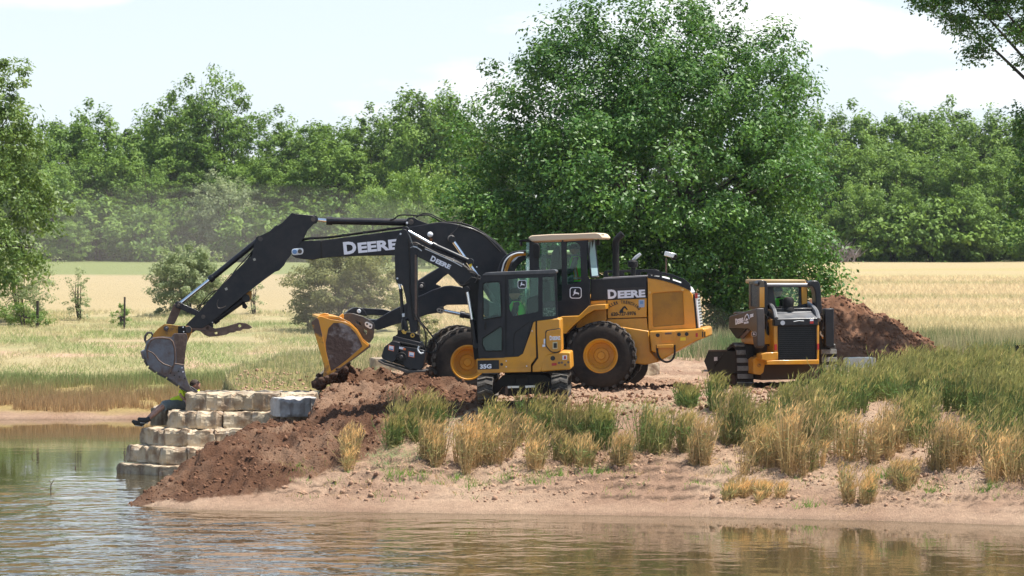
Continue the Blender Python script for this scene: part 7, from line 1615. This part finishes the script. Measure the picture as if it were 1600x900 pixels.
# ================================================================= MAN LYING ON THE WALL
PM = Fr(283, 640, 71.2, 0.0)
pr = thing('person', PM.p(283, 640, 0), 'man in cap, shorts and yellow shirt lying on the stone wall below the bucket', 'person')
q = lambda px, py, y: PM.p(px, py, y)
P = [q(283, 633.5, .0), q(288, 628, .0), (q(294, 619.5, .03)), q(299, 611.5, .06), q(302.5, 606, .08),
     q(293, 612, -.14), q(281, 616.5, -.22), q(290, 625, -.28), q(305, 613, .24), q(311, 613, .30), q(306, 606.5, .26),
     q(280, 634.5, -.12), q(268, 632.5, -.32), q(256, 634, -.50), q(244, 645, -.58), q(232, 655.5, -.64), q(281, 633, .06), q(266, 631.5, -.16), q(252, 633.5, -.36), q(238, 647.5, -.46), q(226, 658.5, -.54)]
Eg = [(0, 1), (1, 2), (2, 3), (3, 4), (3, 5), (5, 6), (6, 7), (3, 8), (8, 9), (9, 10), (0, 11), (11, 12), (12, 13), (13, 14), (14, 15), (0, 16), (16, 17), (17, 18), (18, 19), (19, 20)]
RR = [.125, .13, .14, .11, .055, .062, .045, .032, .062, .045, .03, .085, .078, .055, .052, .034, .085, .078, .055, .052, .034]
skin_body('body', P, Eg, RR, SKIN, pr)
head(pr, q(305.5, 602, .10), PM, 1, .98, BRN, tilt=R(-35))
# shirt, shorts, shoes, vest flap as close-fitting sleeves round the limbs
def sleeve(name, pts, rs, m, parent=pr, n=10):
    mb = MB(); mb.tube(pts, rs[0], m, n, rs); return mb.build(name, parent, smooth=60)
sleeve('shirt', [q(285, 631.5, 0), q(288, 628, 0), q(294, 619.5, .03), q(298.5, 612.5, .05), q(300.5, 609, .07)], [.15, .165, .175, .15, .085], LCLO)
sleeve('hi_vis_shirt', [q(288.5, 626, 0), q(292, 621, .02), q(296.5, 614.5, .04), q(299.5, 610, .06)], [.172, .182, .175, .11], VESTY)
sleeve('sleeve', [q(296, 611, -.06), q(291, 612.3, -.16), q(283, 615.3, -.24)], [.12, .11, .09], VESTY); sleeve('sleeve', [q(300, 611, .12), q(305, 612.5, .24), q(309, 613.2, .28)], [.10, .085, .07], VESTY)
sleeve('vest_flap', [q(284, 623, -.12), q(276, 624.5, -.14), q(268, 626.5, -.15), q(264, 627.5, -.15)], [.075, .075, .06, .02], VESTY)
sleeve('shorts', [q(286.5, 632, 0), q(282, 634, -.10), q(270, 632.8, -.29), q(259, 633.8, -.46), q(255, 636, -.51)], [.14, .14, .105, .095, .098], SHORT); sleeve('shorts', [q(284, 632, .03), q(268, 631.5, -.13), q(256, 633, -.31)], [.13, .105, .098], SHORT)
for (a, b_, c_, d_, y) in (((234.5, 654), (228, 657), (219, 656), (215.5, 653.5), -.65), ((228.5, 656.5), (221, 662), (211, 660.5), (206.5, 657.5), -.55)):
    sleeve('shoe', [q(*a, y), q(*b_, y), q(*c_, y), q(*d_, y)], [.05, .062, .052, .028], SHOE)
    mb = MB(); mb.tube([q(b_[0] + 3, b_[1] + 3.2, y), q(c_[0] + 1, c_[1] + 3.6, y), q(d_[0], d_[1] + 1.4, y)], .02, LAMP, 6, [.024, .022, .014]); mb.build('shoe_sole', pr)
def hand(c, d, up, s=1.0):
    mb = MB(); d = d.normalized(); sd = d.cross(up).normalized(); up = sd.cross(d)
    mb.tube([c, c + d * .03 * s, c + d * .085 * s], .03, SKIN, 8, [.026 * s, .038 * s, .036 * s])
    for i in range(4):
        b_ = c + d * .08 * s + sd * (.024 - .016 * i) * s; L4 = (.068, .078, .073, .058)[i] * s
        mb.tube([b_, b_ + d * L4 * .45 - up * .006, b_ + d * L4 * .8 - up * .022 * s, b_ + d * L4 * .9 - up * .038 * s], .008, SKIN, 6, [.0095, .009, .008, .006])
    b_ = c + d * .03 * s + sd * .03 * s; mb.tube([b_, b_ + d * .03 * s + sd * .022 * s, b_ + d * .055 * s + sd * .026 * s - up * .01], .01, SKIN, 6, [.012, .0105, .007]); mb.build('hand', pr, smooth=60)
hand(P[7], P[7] - P[6], Vector((0, -1, .3))); hand(P[10], P[10] - P[9], Vector((0, -1, .2)))

# ================================================================= SMALL THINGS
def post(px, py0, py1, D, w_, label, name='fence_post'):
    a = W(px, py0, D); x = a.x; zb = gz(x, D) - .1; mb = MB(); mb.tube([Vector((x, D, zb)), Vector((x + .02, D, a.z))], w_, BARK, 7); tag(mb.build(name), label, 'fence post', 'old fence posts')
post(194, 464, 492, 118, .035, 'thin grey fence post beside the small weed bush'); post(58, 470, 505, 118, .05, 'dark fence post in the shrubs at the left edge')
mb = MB(); a = W(78, 764, FPX * CAMH / (766 - 395)); mb.tube([a + Vector((0, 0, -.3)), a + Vector((.02, 0, .08)), a + Vector((.085, 0, .19))], .010, RUST, 6, [.012, .010, .005]); mb.tube([a + Vector((.03, 0, .09)), a + Vector((-.02, 0, .17))], .006, RUST, 5)
tag(mb.build('twig'), 'forked twig sticking up out of the ruffled water', 'twig')
mb = MB(); a = W(50, 714, FPX * CAMH / (714 - 395)); mb.tube([a + Vector((0, 0, -.3)), a + Vector((.0, 0, .04)), a + Vector((.03, 0, .10)), a + Vector((.07, 0, .06))], .008, RUST, 6); tag(mb.build('twig'), 'small bent reed stem standing in calm water at the left', 'twig')
mb = MB(); a = W(118, 732, FPX * CAMH / (732 - 395)); mb.tube([a + Vector((0, 0, -.3)), a + Vector((.0, 0, .05))], .012, RUST, 6); tag(mb.build('twig'), 'short stub of wood breaking the surface left of the wall', 'twig')
mb = MB(); c = W(1411, 548, 76.5); zb = gz(c.x, 76.5); mb.tube([Vector((c.x, 76.5, zb)), Vector((c.x, 76.5, zb + .42))], .012, RED, 6); v = [Vector((c.x - .12, 76.5, zb + .05)), Vector((c.x + .1, 76.5, zb + .02)), Vector((c.x + .02, 76.52, zb + .36)), Vector((c.x - .04, 76.52, zb + .34))]
mb.add(v + [p + Vector((0, .01, 0)) for p in v], [(0, 1, 2, 3), (7, 6, 5, 4), (0, 1, 5, 4), (1, 2, 6, 5), (2, 3, 7, 6), (3, 0, 4, 7)], mat('dull_red_flag', (.16, .02, .015), .8)); tag(mb.build('marker_flag', smooth=0), 'small dull red marker flag at the foot of the soil heap', 'marker flag')
SG = Fr(1594, 560, 70.0, 0); mb = MB(); mb.prism(SG, [(1586, 539), (1606, 539), (1606, 560), (1586, 553)], 0, .03, BLKF, holes=[[(1589, 542), (1603, 542), (1603, 550), (1590.5, 550)]]); s1 = thing('sign_frame', SG.O, 'black framed board standing in the grain at the right edge', 'sign'); mb.build('frame', s1, bevel=.006)
mb = MB(); mb.prism(SG, [(1589, 542), (1603, 542), (1603, 550), (1590.5, 550)], .012, .02, mat('sign_panel', (.05, .05, .04), .7)); mb.prism(SG, [(1592, 543.5), (1593.5, 543.5), (1593.5, 548), (1592, 548)], .012, .008, mat('straw_mark', (.5, .42, .25))); mb.prism(SG, [(1595.5, 543.5), (1599.5, 543.5), (1599.5, 545), (1597, 545), (1597, 548.5), (1595.5, 548.5)], .012, .008, mat('straw_mark', (.5, .42, .25))); mb.build('panel', s1, smooth=0)
mb = MB(); mb.cyl(SG.p(1588, 550, .015), Vector((SG.p(1588, 550, .015).x, 70.0, gz(SG.p(1588, 550).x, 70) - .1)), .02, BLKF, n=8); mb.cyl(SG.p(1604, 550, .015), Vector((SG.p(1604, 550, .015).x, 70.0, gz(SG.p(1604, 550).x, 70) - .1)), .02, BLKF, n=8); mb.build('leg', s1)
# ================================================================= AIR AND DUST
def volume(name, col, dens, aniso=0.2):
    m = bpy.data.materials.new(name); m.use_nodes = True; n = m.node_tree.nodes; n.clear()
    o = n.new('ShaderNodeOutputMaterial'); v = n.new('ShaderNodeVolumePrincipled'); v.inputs['Color'].default_value = (*col, 1); v.inputs['Density'].default_value = dens
    v.inputs['Anisotropy'].default_value = aniso; m.node_tree.links.new(v.outputs[0], o.inputs['Volume']); return m
mb = MB(); mb.box((0, 240, 14), 420, 560, 36, volume('haze_air', (.88, .94, 1.0), 0.00008)); tag(mb.build('haze', smooth=0), 'thin pale summer haze over the whole place', kind='stuff')
DU = [(330, 385, 150, 13, 6, 2.8, .036), (230, 392, 175, 12, 6, 2.4, .014), (450, 385, 160, 14, 7, 3.0, .014), (640, 430, 110, 5, 5, 2.4, .035), (280, 490, 96, 2.6, 3, 1.6, .020), (130, 370, 200, 16, 7, 4.5, .010), (640, 500, 92, 3.0, 3, 1.7, .045), (510, 505, 98, 3.4, 3, 1.9, .030), (1075, 540, 84, 1.6, 2.4, 1.1, .05)]
for px, py, D, rx, ry, rz, de in DU:
    de *= .20
    c = W(px, py, D); mb = MB(); mb.ball(c, rx, ry, rz, volume('dust_air', (.86, .76, .64), de), 32, 20); tag(mb.build('dust_cloud', smooth=180), 'drifting cloud of pale soil dust', kind='stuff')
